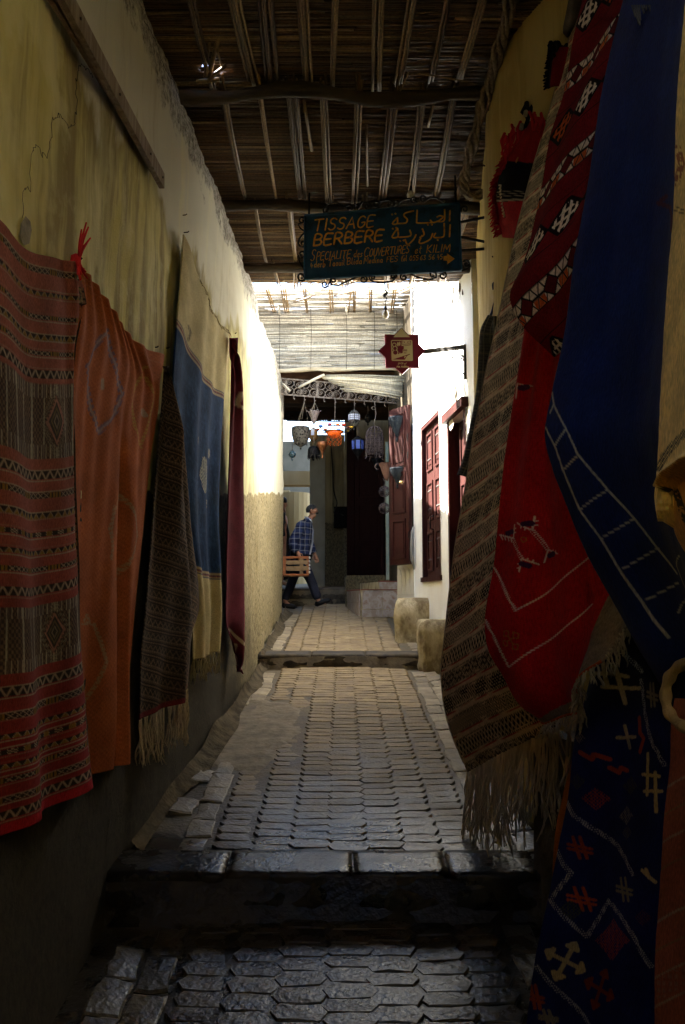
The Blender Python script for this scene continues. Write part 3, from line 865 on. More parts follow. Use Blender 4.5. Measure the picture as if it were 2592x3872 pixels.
def yarn(name, c, c2=None): return M(name, c, c2 or tuple(min(1, k * 1.5) for k in c), scale=30, stretch=(1, 1, .3), rough=.95, bump=.5, bscale=220, spec=.1, vary=.2)
YCREAM = yarn('cream_yarn', (.30, .26, .19)); YRED = yarn('red_yarn', (.42, .02, .025)); YBLK = yarn('black_yarn', (.012, .011, .011)); YTAN = yarn('tan_yarn', (.46, .38, .26))

def mix3(ctx, c, amp=.2, sc=9, seed=0):
    n = 1 + amp * 2 * fbm(ctx['S'] * sc, ctx['T'] * sc, seed, 3)
    return np.array(c)[None, None, :] * n[..., None]

# ---- 1: striped red kilim
def pat_kilim(c):
    S, t, T = c['S'], c['t'], c['T']; U = c['U']
    tt = t
    pink = np.array((.27, .085, .06)); red = np.array((.225, .022, .022))
    f = np.clip((tt - .35) / .5, 0, 1)[..., None]
    base = (pink * (1 - f) + red * f) * (1 + .35 * fbm(S * 14, T * 14, 3, 3))[..., None]
    blk = (.028, .018, .014); wht = (.30, .225, .16); gold = (.20, .115, .022)
    bands = [(.028, 'xx'), (.069, 'tri'), (.112, 'xx'), (.149, 'tri'), (.178, 'xx'), (.215, 'zig'), (.395, 'zig'), (.431, 'xx'), (.467, 'tri'), (.500, 'dot'), (.532, 'tri'), (.562, 'xx'), (.599, 'zig'),
             (.764, 'zig'), (.804, 'xx'), (.837, 'tri'), (.862, 'dot'), (.886, 'tri'), (.909, 'xx'), (.942, 'xx'), (.968, 'zig')]
    H = c['H']
    for b, k in bands:
        hw = (.0155 if k == 'zig' else .0098)
        d = (tt - b) * H
        m = stripe(d, -hw, hw); base = lay(base, m, blk)
        y = d / hw
        if k == 'xx':
            cell = np.floor(S / .075) % 3
            q = S / .0375
            x_ = np.clip(1.6 - 6 * np.abs(tri(q) - np.abs(y)), 0, 1) * m
            base = lay(base, x_ * (cell != 1), wht)
            base = lay(base, m * (cell == 1) * (np.abs(tri(q * 1.0) - .5) < .33), gold)
        elif k == 'tri':
            q = S / .048
            base = lay(base, m * (y * .9 > tri(q) * 2 - .9), gold)
            base = lay(base, m * np.clip(1.4 - 5 * np.abs(y * .9 - (tri(q) * 2 - .9)), 0, 1), wht)
        elif k == 'zig':
            q = S / .05
            base = lay(base, m * np.clip(2.2 - 5 * np.abs(y * .8 - (tri(q) * 1.6 - .8)), 0, 1), wht)
        else:
            base = lay(base, m * ((np.floor(S / .012) + np.floor(y * 2)) % 2 == 0) * (tri(S / .07) > .4), wht)
            base = lay(base, m * (tri(S / .14) > .75), gold)
        for e in (-hw - .005, hw + .002): base = lay(base, stripe(d, e, e + .004), wht)
    for p0, p1, x0 in ((.232, .366, .47), (.625, .735, .42)):
        m = stripe(tt, p0, p1, .001)
        yy = (tt - (p0 + p1) / 2) * H; hh = (p1 - p0) * H / 2
        base = lay(base, m, (.055, .035, .028))
        # bars and small woven cells
        cell = ((np.floor(S / .011) + np.floor(yy / .011)) % 2)
        base = lay(base, m * cell * .55, (.20, .13, .08))
        base = lay(base, m * (tri(S / .085) > .88), (.30, .27, .2))
        blk2 = m * (np.abs(yy) > hh * .62); base = lay(base, blk2 * (tri(S / .055) > .5) * .8, (.10, .07, .06)); base = lay(base, blk2 * (np.abs(tri(S / .055) - .5) < .08), (.34, .30, .22))
        for sx in (1.02, 0.42):
            r = (np.abs(S - sx) / .8 + np.abs(yy)) / (hh * .72)
            dm = m * (r < 1)
            base = lay(base, dm, (.05, .04, .035))
            base = lay(base, m * np.clip(1 - np.abs(r - .82) / .09, 0, 1) ** .5, (.42, .20, .15))
            base = lay(base, m * np.clip(1 - np.abs(r - .97) / .08, 0, 1) * (tri((S - yy) / .022) > .5), (.42, .20, .15))
            base = lay(base, m * np.clip(1 - np.abs(r - .5) / .07, 0, 1), (.2, .15, .07))
            base = lay(base, m * np.clip(1 - np.abs(r - .25) / .07, 0, 1), (.3, .24, .18))
            base = lay(base, m * stripe(r, 1.08, 1.6) * (np.abs(tri(r * 3.5) - .5) < .15), (.22, .2, .15))
    # border with scrolling figures down the right side
    W = c['W']; bw = .118
    x = (S - (W - bw)) / bw
    mb_ = (x > 0) & (tt > .045) & (tt < .93); mb_ = mb_.astype(float)
    base = lay(base, mb_ * .93, (.028, .02, .017))
    ph = T / .16
    r1 = np.abs(np.hypot((x - .42) * 1.0, (tri(ph) - .5) * 1.0) - .33)
    base = lay(base, mb_ * np.clip(1.5 - r1 * 15, 0, 1), (.20, .125, .045))
    r2 = np.abs(np.abs(x - .42) * 1.5 + np.abs(tri(ph + .5) - .5) * 1.5 - .22)
    base = lay(base, mb_ * np.clip(1.5 - r2 * 15, 0, 1) * .9, (.26, .08, .05))
    base = lay(base, mb_ * (np.abs(x - .84) < .09) * (tri(T / .03) > .3), (.21, .10, .05))
    base = lay(base, mb_ * (np.abs(x - .05) < .03) * (tri(T / .012) > .4), (.36, .3, .22))
    base = lay(base, mb_ * (np.abs(x - .70) < .025) * (tri(T / .012) > .4), (.3, .2, .1))
    hem = stripe(tt, .982, 1.1); base = lay(base, hem, (.36, .012, .02))
    return base
def edge_u(tab):
    return lambda v: float(np.interp(v, [b for a, b in tab], [a for a, b in tab]))
top1 = lambda u: float(np.interp(u, (-420, 0, 115, 190, 287), (500, 835, 947, 972, 990)))
bot1 = lambda u: float(np.interp(u, (-420, 0, 330, 365), (3440, 3163, 2972, 2930)))
edge1 = edge_u([(290, 990), (345, 1095), (322, 1170), (303, 1300), (300, 1502), (312, 1884), (323, 2060), (326, 2391), (344, 2742), (362, 2940)])
rows = []
for k in range(13):
    f = k / 12; r = []
    for u in (-420, -200, 0, 115, 200): r.append((u, top1(u) + (bot1(u) - top1(u)) * f, .05))
    vv = 995 + (2950 - 995) * f
    r.append((edge1(vv), vv, .055)); rows.append(r)
def fold_kilim(c):
    S, t, W = c['S'], c['t'], c['W']
    f = .035 * np.exp(-((S - (W - .14 - .05 * t)) / .05) ** 2) * np.clip(1 - t * 1.6, 0, 1)
    f += .022 * np.sin((S - t * .2) * 14) * (.3 + t) + .02 * t
    f -= .03 * np.exp(-((S - W + .03) / .04) ** 2) * (t > .08)
    return f
rug = thing('striped_kilim', 'faded red kilim with black zigzag bands and a black border, knotted to a nail', 'rug', Lw(120, 1500, .05), 'textiles hung on the left wall')
cloth('weave', rows, Lw, 330, 470, pat_kilim, WOOL, rug, fold_kilim, seed=1)
mb = MB()
kp = Lw(287, 985, .07)
for k in range(14):
    a = random.uniform(0, 6.28); up = random.uniform(.06, .16) if k < 7 else random.uniform(-.1, -.03)
    mb.tube([kp + Vector((.01, 0, 0)), kp + Vector((.02, math.cos(a) * .03, up * .6)), kp + Vector((.02 + random.uniform(0, .02), math.cos(a) * .05, up))], [.006, .005, .003], n=5)
mb.lathe([(0, .03), (.02, .015), (.022, -.015), (0, -.035)], kp, n=8)
mb.build('knot', YRED, rug, smooth=True)

# ---- 2: plain orange blanket
def pat_orange(c):
    S, T = c['S'], c['T']
    base = mix3(c, (.38, .105, .035), .26, 10, 8)
    base = base * (1 + .12 * np.sin(S * 900) * np.sin(T * 260 + 4 * fbm(S * 5, T * 5, 3)))[..., None]
    q = lambda pts: [[(a / 1.568, b / 1.568 + 800) for a, b in p] for p in pts]
    d1 = q([[(645, 690), (610, 760), (545, 880), (525, 920), (545, 1050), (560, 1180), (600, 1310), (620, 1270), (680, 1190), (715, 1080), (690, 960), (660, 800), (645, 690)]])
    dash = (tri((c['U'] + c['V']) / 26) > .33)
    base = lay(base, seglines(c, d1, 9) * dash, (.17, .10, .13))
    base = lay(base, seglines(c, d1, 3.5), (.30, .2, .2))
    d2 = q([[(862, 915), (840, 990), (800, 1110), (800, 1280), (835, 1400)], [(870, 980), (905, 1100), (870, 1250), (835, 1380)]])
    base = lay(base, seglines(c, d2, 4) * (tri(c['V'] / 14) > .25), (.42, .22, .05))
    base = lay(base, seglines(c, q([[(850, 1180), (858, 1210)], [(618, 1000), (618, 1045)]]), 8), (.3, .19, .12))
    d3 = q([[(715, 1600), (690, 1680), (690, 1700), (660, 1780), (640, 1880), (650, 1980), (640, 2060)], [(720, 1610), (745, 1700), (770, 1800), (790, 1920), (770, 2010)], [(690, 1880), (710, 1900), (690, 1930), (685, 1900)]])
    z = lambda pts: [[(a / 1.4255, b / 1.4255 + 1900) for a, b in p] for p in pts]
    d3 += z([[(600, 20), (585, 150), (590, 240)], [(700, 60), (720, 180), (690, 270), (655, 370), (640, 410), (605, 410)], [(630, 150), (645, 165), (630, 185), (622, 165), (630, 150)], [(500, 605), (510, 640), (498, 650), (488, 635), (500, 605)], [(475, 655), (525, 655), (540, 740), (555, 860), (530, 980), (500, 1080)]])
    base = lay(base, seglines(c, d3, 4.5) * (tri((c['U'] * .6 + c['V']) / 17) > .2), (.34, .20, .11))
    base = lay(base, stripe(c['t'], .955, .958, .002) * .6, (.40, .2, .1))
    e = c['W'] - S
    base = lay(base, stripe(c['t'], .028, .031, .002) * .5, (.5, .25, .14))
    return base
top2 = [(270, 985), (351, 1055), (440, 1189), (497, 1266), (561, 1323), (622, 1342)]
right2 = edge_u([(622, 1342), (612, 1400), (602, 1502), (580, 1820), (563, 2075), (545, 2300), (533, 2531), (526, 2795)])
bot2 = [(285, 2980), (340, 2940), (395, 2900), (440, 2868), (480, 2835), (526, 2795)]
rows = []
for k in range(10):
    f = k / 9; r = []
    for j in range(6):
        u0, v0 = top2[j]; u1, v1 = bot2[j]
        v = v0 + (v1 - v0) * f
        ur = right2(1342 + (2795 - 1342) * f); w_ = j / 5
        ul = 250
        u = (u0 + (u1 - u0) * f - 45 * min(1, f * 4)) * (1 - w_) + ur * w_ if f > 0 else u0
        r.append((u, v, .03))
    rows.append(r)
def fold_orange(c):
    S, t, W = c['S'], c['t'], c['W']
    x = S / W
    f = .022 * np.sin(x * 13 + 2.2 * np.sin(t * 2.4 + x)) * (.25 + .9 * t) + .065 * fbm(x * 4.5 + t * .8, t * 1.3, 93, 3) * (.35 + t) * np.clip(x * 5 - .6, 0, 1)
    f -= .085 * np.exp(-((x - (.62 - .05 * t)) / .035) ** 2) * np.clip(t * 4 - .8, 0, 1)
    f += .05 * np.exp(-((x - (.72 - .05 * t)) / .10) ** 2) * np.clip(t * 3 - .5, 0, 1)
    f -= .06 * np.clip((x - .86) / .14, 0, 1) * np.clip(t * 3 - .5, 0, 1)
    f += .012 * np.sin(x * 60 + t * 9) * np.clip(.9 - t, 0, 1) ** 2
    return f
rug = thing('orange_blanket', 'rust orange blanket with stitched diamond outlines hanging in deep folds', 'blanket', Lw(430, 1800, .03), 'textiles hung on the left wall')
cloth('weave', rows, Lw, 220, 380, pat_orange, LINEN, rug, fold_orange, seed=2)

# ---- 3: dark striped shawl
def pat_shawl(c):
    S, T, U, V = c['S'], c['T'], c['U'], c['V']
    W = c['W']
    x = c['s']
    slant = T - .52 * np.where(x < .5, (x - .0), .5 + (x - .5) * 1.3) * .62
    p = .085
    ph = slant % p
    n = np.floor(slant / p)
    base = mix3(c, (.085, .058, .040), .3, 20, 5)
    base = lay(base, stripe(ph, .008, .016), (.012, .010, .010))
    base = lay(base, stripe(ph, .018, .0235), (.19, .125, .085))
    base = lay(base, stripe(ph, .026, .034), (.012, .010, .010))
    mot = stripe(ph, .038, .072)
    base = lay(base, mot, (.03, .024, .02))
    zz = np.abs((ph - .055) / .016 - (tri(S / .034 + n * .3) * 2 - 1))
    base = lay(base, mot * np.clip(1.6 - zz * 3.2, 0, 1), (.17, .115, .075))
    base = lay(base, stripe(ph, .076, .081), (.20, .14, .10))
    base = lay(base, stripe(c['t'], .985, 1.1, .002), (.16, .02, .025))
    base = lay(base, stripe(x, .985, 1.1, .003), (.24, .20, .17))
    return base
lft3 = edge_u([(622, 1375), (622, 1438), (593, 1693), (568, 2012), (554, 2250), (537, 2531), (537, 2722)])
rgt3 = edge_u([(632, 1375), (644, 1438), (682, 1597), (714, 1884), (730, 2044), (747, 2145), (768, 2279), (745, 2340), (726, 2430), (724, 2531), (715, 2605)])
rows = []
for k in range(13):
    f = k / 12
    vl = 1385 + (2722 - 1385) * f; vr = 1385 + (2605 - 1385) * f
    a, b = lft3(vl), rgt3(vr)
    rows.append([(a, vl, .05), (a * .6 + b * .4, vl * .6 + vr * .4, .06), (b, vr, .075)])
def fold_shawl(c):
    x, t = c['s'], c['t']
    f = .09 * np.exp(-((x - .40 - .12 * t) / .17) ** 2) * np.clip(t * 5, 0, 1)
    f -= .05 * np.exp(-((x - .62) / .06) ** 2) * np.clip(t * 3 - 1.2, 0, 1)
    return f + .012 * np.sin(x * 20 + t * 4)
rug = thing('striped_shawl', 'dark brown striped shawl with cream fringe, gathered on one nail', 'shawl', Lw(640, 1800, .05), 'textiles hung on the left wall')
o, pos = cloth('weave', rows, Lw, 130, 300, pat_shawl, WOOL, rug, fold_shawl, seed=3)
tassels([Vector(pos[-1, j]) for j in range(0, 130, 9)] + [Vector(pos[-1, -1])], .24, YTAN, rug, n=30, r=.006, sway=.12, knot=False)

# ---- 4: blue and cream blanket
def pat_blue(c):
    S, T, t, U, V = c['S'], c['T'], c['t'], c['U'], c['V']
    cream = mix3(c, (.50, .42, .225), .14, 16, 6)
    sl = fbm(S * 70, T * 9, 6, 3)
    blue = mix3(c, (.020, .052, .135), .25, 12, 7) * (.75 + 2.4 * np.abs(fbm(S * 160, T * 24, 16, 2)) + .5 * sl)[..., None]
    b0, b1 = .235, .765
    m = stripe(t, b0, b1, .003)
    base = cream * (1 - m[..., None]) + blue * m[..., None]
    for e, s_ in ((b0, -1), (b1, 1)):
        d = (t - e) * c['H'] * s_ * 1.0
        base = lay(base, stripe(d, -.022, -.012), (.03, .05, .13)); base = lay(base, stripe(d, -.010, .004), (.36, .30, .20))
        base = lay(base, stripe(d, .006, .030), (.05, .03, .06)); base = lay(base, stripe(d, .011, .025) * (tri(S / .02) > .4), (.32, .13, .12)); base = lay(base, stripe(d, .034, .046), (.07, .08, .14))
    z = lambda pts: [[(a / 1.568, b / 1.568 + 800) for a, b in p] for p in pts]
    base = lay(base, seglines(c, z([[(1110, 680), (1122, 720), (1110, 760)], [(1335, 1020), (1325, 1090)]]), 5) * (tri(V / 9) > .4), (.06, .06, .06))
    base = lay(base, seglines(c, z([[(1200, 1460), (1185, 1560), (1200, 1660), (1215, 1560), (1205, 1470)], [(1198, 1480), (1198, 1650)], [(1165, 1340), (1160, 1370)], [(1245, 1415), (1245, 1455)], [(1150, 1660), (1150, 1700)], [(1230, 1715), (1228, 1760)]]), 5) * (tri(V / 7 + U / 9) > .45), (.40, .40, .34))
    y = lambda pts: [[(a / 1.4255, b / 1.4255 + 1900) for a, b in p] for p in pts]
    base = lay(base, seglines(c, y([[(1170, 375), (1160, 420), (1180, 445), (1165, 475)], [(1185, 400), (1170, 430), (1185, 460)]]), 5) * (tri(V / 7) > .35), (.07, .07, .05))
    base = lay(base, stripe(c['s'], .90, 1.2, .02) * 0, (0, 0, 0))
    return base
lft4 = edge_u([(694, 886), (686, 991), (663, 1246), (650, 1438), (660, 1900), (715, 2300), (722, 2500)])
rgt4 = edge_u([(880, 1266), (864, 1533), (850, 1757), (838, 1948), (840, 2131), (835, 2300), (820, 2456)])
top4 = [(696, 886), (712, 935), (735, 1015), (765, 1106), (800, 1172), (835, 1221), (880, 1266)]
rows = []
for k in range(10):
    f = k / 9; r = []
    vl = 886 + (2500 - 886) * f; vr = 1266 + (2456 - 1266) * f
    for j in range(7):
        w_ = j / 6
        tu, tv = top4[j]
        ts_ = (tu - 696) / (880 - 696)
        vb = 2500 + (2456 - 2500) * ts_
        r.append((lft4(vl) * (1 - ts_) + rgt4(vr) * ts_, tv + (vb - tv) * f, .04))
    rows.append(r)
def fold_blue(c):
    x, t = c['s'], c['t']
    return .018 * np.sin(x * 24 + 2 * t) * (.5 + .5 * t) + .03 * np.exp(-((x - .3) / .2) ** 2) - .07 * np.clip((x - .86) / .14, 0, 1) * np.clip(t * 2, 0, 1) + .045 * np.exp(-((x - .78) / .07) ** 2) * t
rug = thing('blue_blanket', 'blue blanket with wide cream ends, its frayed upper edge sagging from two nails', 'blanket', Lw(770, 1700, .04), 'textiles hung on the left wall')
o, pos = cloth('weave', rows, Lw, 170, 300, pat_blue, LINEN, rug, fold_blue, seed=4)
tassels([Vector(pos[-1, j]) for j in range(0, 170, 8)], .15, yarn('straw_yarn', (.40, .34, .19)), rug, n=40, r=.004, sway=.1, knot=False, strands=2)
tassels([Vector(pos[0, j]) for j in range(40, 165, 8)], .035, yarn('straw_yarn', (.40, .34, .19)), rug, name='frayed_end', n=34, r=.0028, sway=.4, knot=False, strands=2)

# ---- 5: maroon cloth
def pat_maroon(c):
    base = mix3(c, (.10, .012, .022), .25, 14, 9)
    e = c['s'] > .82
    base = lay(base, e.astype(float), (.17, .016, .035))
    base = lay(base, seglines(c, [[(905, 1485), (899, 1530), (908, 1545)], [(880, 2380), (905, 2420), (915, 2440)], [(900, 2440), (895, 2500), (905, 2530)]], 4), (.36, .28, .22))
    return base
lft5 = edge_u([(880, 1275), (868, 1533), (850, 1900), (846, 2100), (846, 2370), (880, 2420), (900, 2545)])
rgt5 = edge_u([(886, 1275), (898, 1340), (912, 1438), (918, 1629), (925, 1884), (933, 2050), (939, 2321), (934, 2419), (913, 2545)])
rows = []
for k in range(14):
    v = 1278 + (2540 - 1278) * k / 13
    a, b = lft5(v), rgt5(v); rows.append([(a, v, .07), ((a + b) / 2, v, .10), (b, v, .12)])
rug = thing('maroon_cloth', 'dark maroon cloth hanging in a narrow point from the last nail', 'cloth', Lw(900, 1800, .07), 'textiles hung on the left wall')
cloth('weave', rows, Lw, 50, 180, pat_maroon, WOOL, rug, lambda c: .03 * np.sin(c['s'] * 9 + c['t'] * 3), seed=5)

# ================= right side
OUT = Vector((-1, -.4, 0))
# ---- runner
def pat_runner(c):
    S, T, s, t = c['S'], c['T'], c['s'], c['t']
    p = .112
    q = T + .006 * np.sin(S * 8)
    ph = q % p; n = np.floor(q / p)
    beige = np.array((.68, .55, .38)); blk = (.014, .012, .011); red = (.42, .018, .028)
    base = beige * (1 + .4 * fbm(S * 30, T * 30, 2, 3))[..., None]
    base = lay(base, stripe(ph, .0, .006), red)
    m = stripe(ph, .024, .036); base = lay(base, m * (tri(S / .014) > .42), blk)
    mot = stripe(ph, .037, .098); y = (ph - .0675) / .030
    base = lay(base, mot, blk)
    k = n % 4
    lat = tri(S / .030 + y * .5) ; lat2 = tri(S / .030 - y * .5)
    a = np.clip(1.6 - 4 * np.minimum(lat, lat2), 0, 1)
    dia = (np.abs(tri(S / .085) * 1.15 - .55) + np.abs(y) * .55)
    b = np.clip(1.5 - 5 * np.abs(tri(dia * 3.2) - .3), 0, 1)
    z = np.clip(1.6 - 4 * np.abs(tri(y * 1.5 + tri(S / .05) * 1.5) - .3), 0, 1)
    d = ((tri(S / .019 + np.floor(y * 2.2) * .5) > .5) & (tri(y * 2.2) > .3)).astype(float)
    sel = np.where(k == 0, a, np.where(k == 1, b, np.where(k == 2, d, z)))
    base = lay(base, mot * np.clip(sel, 0, 1), beige * .95)
    m2 = stripe(ph, .099, .110); base = lay(base, m2 * (tri(S / .014 + .5) > .42), blk)
    return base
L0 = [(2165, 95), (2088, 382), (2035, 573), (1981, 777), (1939, 956), (1897, 1165), (1850, 1374), (1815, 1540), (1770, 1812), (1715, 2132), (1683, 2388), (1664, 2560), (1690, 2740), (1760, 2926)]
R0 = [(2225, 30), (2195, 290), (2155, 470), (2125, 650), (2100, 820), (2075, 1010), (2050, 1210), (2035, 1350), (2005, 1620), (1985, 1930), (1985, 2170), (2010, 2380), (2060, 2560), (2120, 2740)]
rows = []
for k, (a, b) in enumerate(zip(L0, R0)):
    f = k / 13; yl = 3.95 + .35 * min(1, f * 1.4); yr = 3.35 + .2 * f
    rows.append([(a[0], a[1], yl), ((a[0] * .62 + b[0] * .38), (a[1] * .62 + b[1] * .38) - 6, yl * .6 + yr * .4 - .05), (b[0], b[1], yr)])
rug = thing('striped_runner', 'long beige and black patterned runner with thin red lines and knotted fringe', 'rug', P(1850, 1800, 4.1), 'textiles hung on the right wall')
o, pos = cloth('weave', rows, P, 190, 560, pat_runner, WOOL, rug, lambda c: .02 * np.sin(c['s'] * 5 + c['t'] * 4) * c['t'], out=OUT, seed=6)
edge = [Vector(pos[-1, j]) for j in range(0, 190, 9)] + [P(2190, 2715, 3.45), P(2250, 2690, 3.35)]
tassels(edge, .40, YTAN, rug, n=33, r=.0065, sway=.20, strands=4)
mb = MB(); mb.tube([Vector(pos[i, 0]) for i in range(0, 560, 8)], .004, n=5); mb.build('edge_cord', YCREAM, rug, smooth=True)

# ---- red and black rug with white lattice
def pat_lattice(c):
    S, T, U, V = c['S'], c['T'], c['U'], c['V']
    H = c['H']; t = c['t']
    base = mix3(c, (.17, .010, .014), .22, 14, 12)
    wht = (.74, .66, .54); blk = (.008, .007, .008); org = (.55, .11, .02)
    p = .50
    ph = (T + .10) % p
    # white triangle lattice band
    m = stripe(ph, .0, .095); y = ph / .095
    base = lay(base, m, blk)
    q = S / .047
    ln = np.minimum(np.minimum(1 - tri(q + y + .5), 1 - tri(q - y + .5)) * .5, np.abs(((y * 2 + .5) % 1) - .5) * .5)
    base = lay(base, m * np.clip((ln - .045) * 22, 0, 1), wht)
    dm = np.abs(((S / .141) % 1) - .5) * 3 + np.abs(y - .5) * 2
    base = lay(base, m * (dm < .95), blk); base = lay(base, m * (dm < .78), (.115, .009, .012))
    base = lay(base, m * (y > .5) * (np.abs((((S / .141) + .5) % 1) - .5) < .22) * np.clip((ln - .045) * 22, 0, 1), org)
    # black band of hooked lattice figures
    m = stripe(ph, .21, .37); y = (ph - .29) / .08
    x = ((S / .17) % 1 - .5) * 2 * (.085 / .08)
    rr = np.abs(x) + np.abs(y)
    base = lay(base, m * (rr < 1.12), blk)
    cell = np.floor(S / .17) + np.floor((T + .1) / p)
    g = rr < .88 - .16 * (tri(x * 2.2) > .5)
    hatch = (tri(x * 2.4) < .42) | (tri(y * 2.4 + .25) < .40)
    cc = np.where((cell % 3 == 1)[..., None], np.array(org), np.array(wht))
    mk = (m * (g & hatch))[..., None]
    base = base * (1 - mk) + cc * mk
    base = lay(base, stripe(ph, .195, .20) + stripe(ph, .38, .385), blk)
    return base
L1 = [(2215, -60), (2178, 137), (2142, 335), (2082, 514), (2035, 735), (1975, 986), (1930, 1123), (1993, 1243), (2058, 1302), (2105, 1345)]
R1 = [(2440, -300), (2400, -110), (2360, 85), (2320, 255), (2280, 470), (2240, 710), (2200, 840), (2205, 1000), (2210, 1130), (2215, 1240)]
rows = []
for k, (a, b) in enumerate(zip(L1, R1)):
    yl = 3.08 - .02 * k; yr = 2.62
    rows.append([(a[0], a[1], yl), ((a[0] + b[0]) / 2, (a[1] + b[1]) / 2, (yl + yr) / 2 - .02), (b[0], b[1], yr)])
rug = thing('lattice_rug', 'dark red rug with white triangle lattice and orange crosses, hung above the red rug', 'rug', P(2150, 700, 3.0), 'textiles hung on the right wall')
o, pos = cloth('weave', rows, P, 190, 400, pat_lattice, WOOL, rug, lambda c: .010 * np.sin(c['s'] * 7 + c['t'] * 8), out=OUT, seed=7)

# ---- bright red rug with embroidered star and grey hem
z8 = lambda pts: [[(a / 1.5625 + 1600, b / 1.5625 + 1300) for a, b in p] for p in pts]
def pat_red(c):
    U, V = c['U'], c['V']
    base = mix3(c, (.42, .009, .012), .2, 12, 14)
    base = base * (1 + .10 * np.sin(c['T'] * 700))[..., None]
    wht = (.70, .55, .46)
    L_ = [[(430, 1325), (565, 1575), (1010, 1245)], [(380, 1640), (525, 1900), (1015, 1540)]]
    base = lay(base, seglines(c, z8(L_), 3.0), wht)
    for pts in ([(430, 1325), (565, 1575)], [(380, 1640), (525, 1900)], [(545, 1150), (600, 1270)], [(645, 1100), (710, 1215)]):
        m = seglines(c, z8([pts]), 8) * (np.abs(np.abs(tri((V) / 13) - .5) - .5) > .32)
        base = lay(base, m, wht)
    star = [[(555, 1070), (548, 1150), (465, 1130)], [(655, 1020), (645, 1100), (575, 1060)], [(600, 1270), (585, 1345)], [(600, 1270), (665, 1300)], [(710, 1215), (690, 1290)], [(710, 1215), (780, 1240)], [(580, 240), (650, 250)], [(578, 240), (570, 325)]]
    base = lay(base, seglines(c, z8(star), 3.2), wht)
    sp = [[(470, 1138), (478, 1155)], [(490, 1140), (496, 1160)], [(510, 1145), (517, 1165)], [(530, 1150), (536, 1170)], [(552, 1090), (565, 1090)], [(550, 1115), (565, 1115)], [(600, 1075), (596, 1090)], [(620, 1085), (616, 1100)], [(655, 1045), (666, 1045)], [(652, 1070), (665, 1070)], [(620, 1280), (626, 1268)], [(640, 1290), (646, 1278)], [(595, 1300), (580, 1300)], [(590, 1325), (576, 1325)], [(700, 1250), (714, 1255)], [(740, 1228), (744, 1216)], [(760, 1234), (764, 1222)]]
    base = lay(base, seglines(c, z8(sp), 2.6), wht)
    base = lay(base, seglines(c, z8([[(535, 1110), (510, 1120)], [(640, 1060), (610, 1065)], [(600, 1300), (625, 1310)], [(720, 1250), (745, 1240)], [(595, 265), (615, 255)]]), 11), (.05, .012, .05))
    gold = (.36, .12, .02)
    m = z8([[(500, 1692), (526, 1692), (526, 1722), (500, 1722), (500, 1692)], [(552, 1700), (578, 1710), (576, 1738), (552, 1732), (552, 1700)], [(495, 1748), (520, 1750), (520, 1775), (495, 1775), (495, 1748)], [(550, 1766), (578, 1772), (576, 1800), (550, 1795), (550, 1766)], [(526, 1722), (550, 1766)], [(552, 1732), (520, 1750)], [(600, 1145), (620, 1145), (622, 1165), (605, 1172), (597, 1155)]])
    base = lay(base, seglines(c, m, 2.6), gold)
    # grey hem along the lower edge
    hemline = z8([[(600, 2150), (700, 2190), (800, 2160), (900, 2080), (975, 1980), (985, 1880), (1020, 1720), (1130, 1490), (1250, 1400)]])[0]
    hx = np.array([p[0] for p in hemline]); hy = np.array([p[1] for p in hemline])
    # signed side: below / right of the hem line
    below = V > np.interp(U, hx, hy, left=5000)
    grey = mix3(c, (.20, .16, .12), .3, 40, 15)
    base = np.where(below[..., None], grey, base)
    return base
L2 = [(2005, 1150), (1984, 1300), (1958, 1492), (1920, 1748), (1875, 2132), (1840, 2388), (1850, 2450), (1907, 2554), (1965, 2655), (2055, 2722)]
R2 = [(2150, 1150), (2180, 1300), (2200, 1500), (2240, 1680), (2340, 2000), (2420, 2230), (2415, 2290), (2375, 2330), (2315, 2420), (2262, 2490)]
MD = [None] * 10; MD[7] = (2150, 2505); MD[8] = (2165, 2590); MD[9] = (2180, 2690)
rows = []
for k, (a, b) in enumerate(zip(L2, R2)):
    yl = 3.32 + .08 * k / 9; yr = 2.98 - .21 * k / 9
    md = MD[k] or ((a[0] + b[0]) / 2, (a[1] + b[1]) / 2 + (10 if k > 4 else 0))
    rows.append([(a[0], a[1], yl), (md[0], md[1], (yl + yr) / 2 - .03), (b[0], b[1], yr)])
rug = thing('red_rug', 'bright red rug with a white stitched star, grey hem and short fringe', 'rug', P(2050, 2000, 3.0), 'textiles hung on the right wall')
o, pos = cloth('weave', rows, P, 230, 420, pat_red, FELT, rug, lambda c: .030 * np.sin(c['s'] * 8 + .5 + c['t']) * c['t'] + .010 * np.sin(c['s'] * 19 + c['t'] * 5) + .03 * fbm(c['s'] * 4, c['t'] * 1.6, 91, 3), out=OUT, seed=8)
tassels([Vector(pos[-1, j]) for j in range(20, 230, 10)], .07, YCREAM, rug, n=44, r=.0045, sway=.5, knot=False, strands=2)
tassels([Vector(pos[i, -1]) for i in range(330, 420, 10)], .09, YCREAM, rug, n=18, r=.0045, sway=.3, knot=False, strands=2)
mb = MB(); mb.tube([Vector(pos[-1, j]) for j in range(0, 230, 6)], .006, n=5); mb.build('edge_cord', yarn('orange_yarn', (.34, .07, .02)), rug, smooth=True)

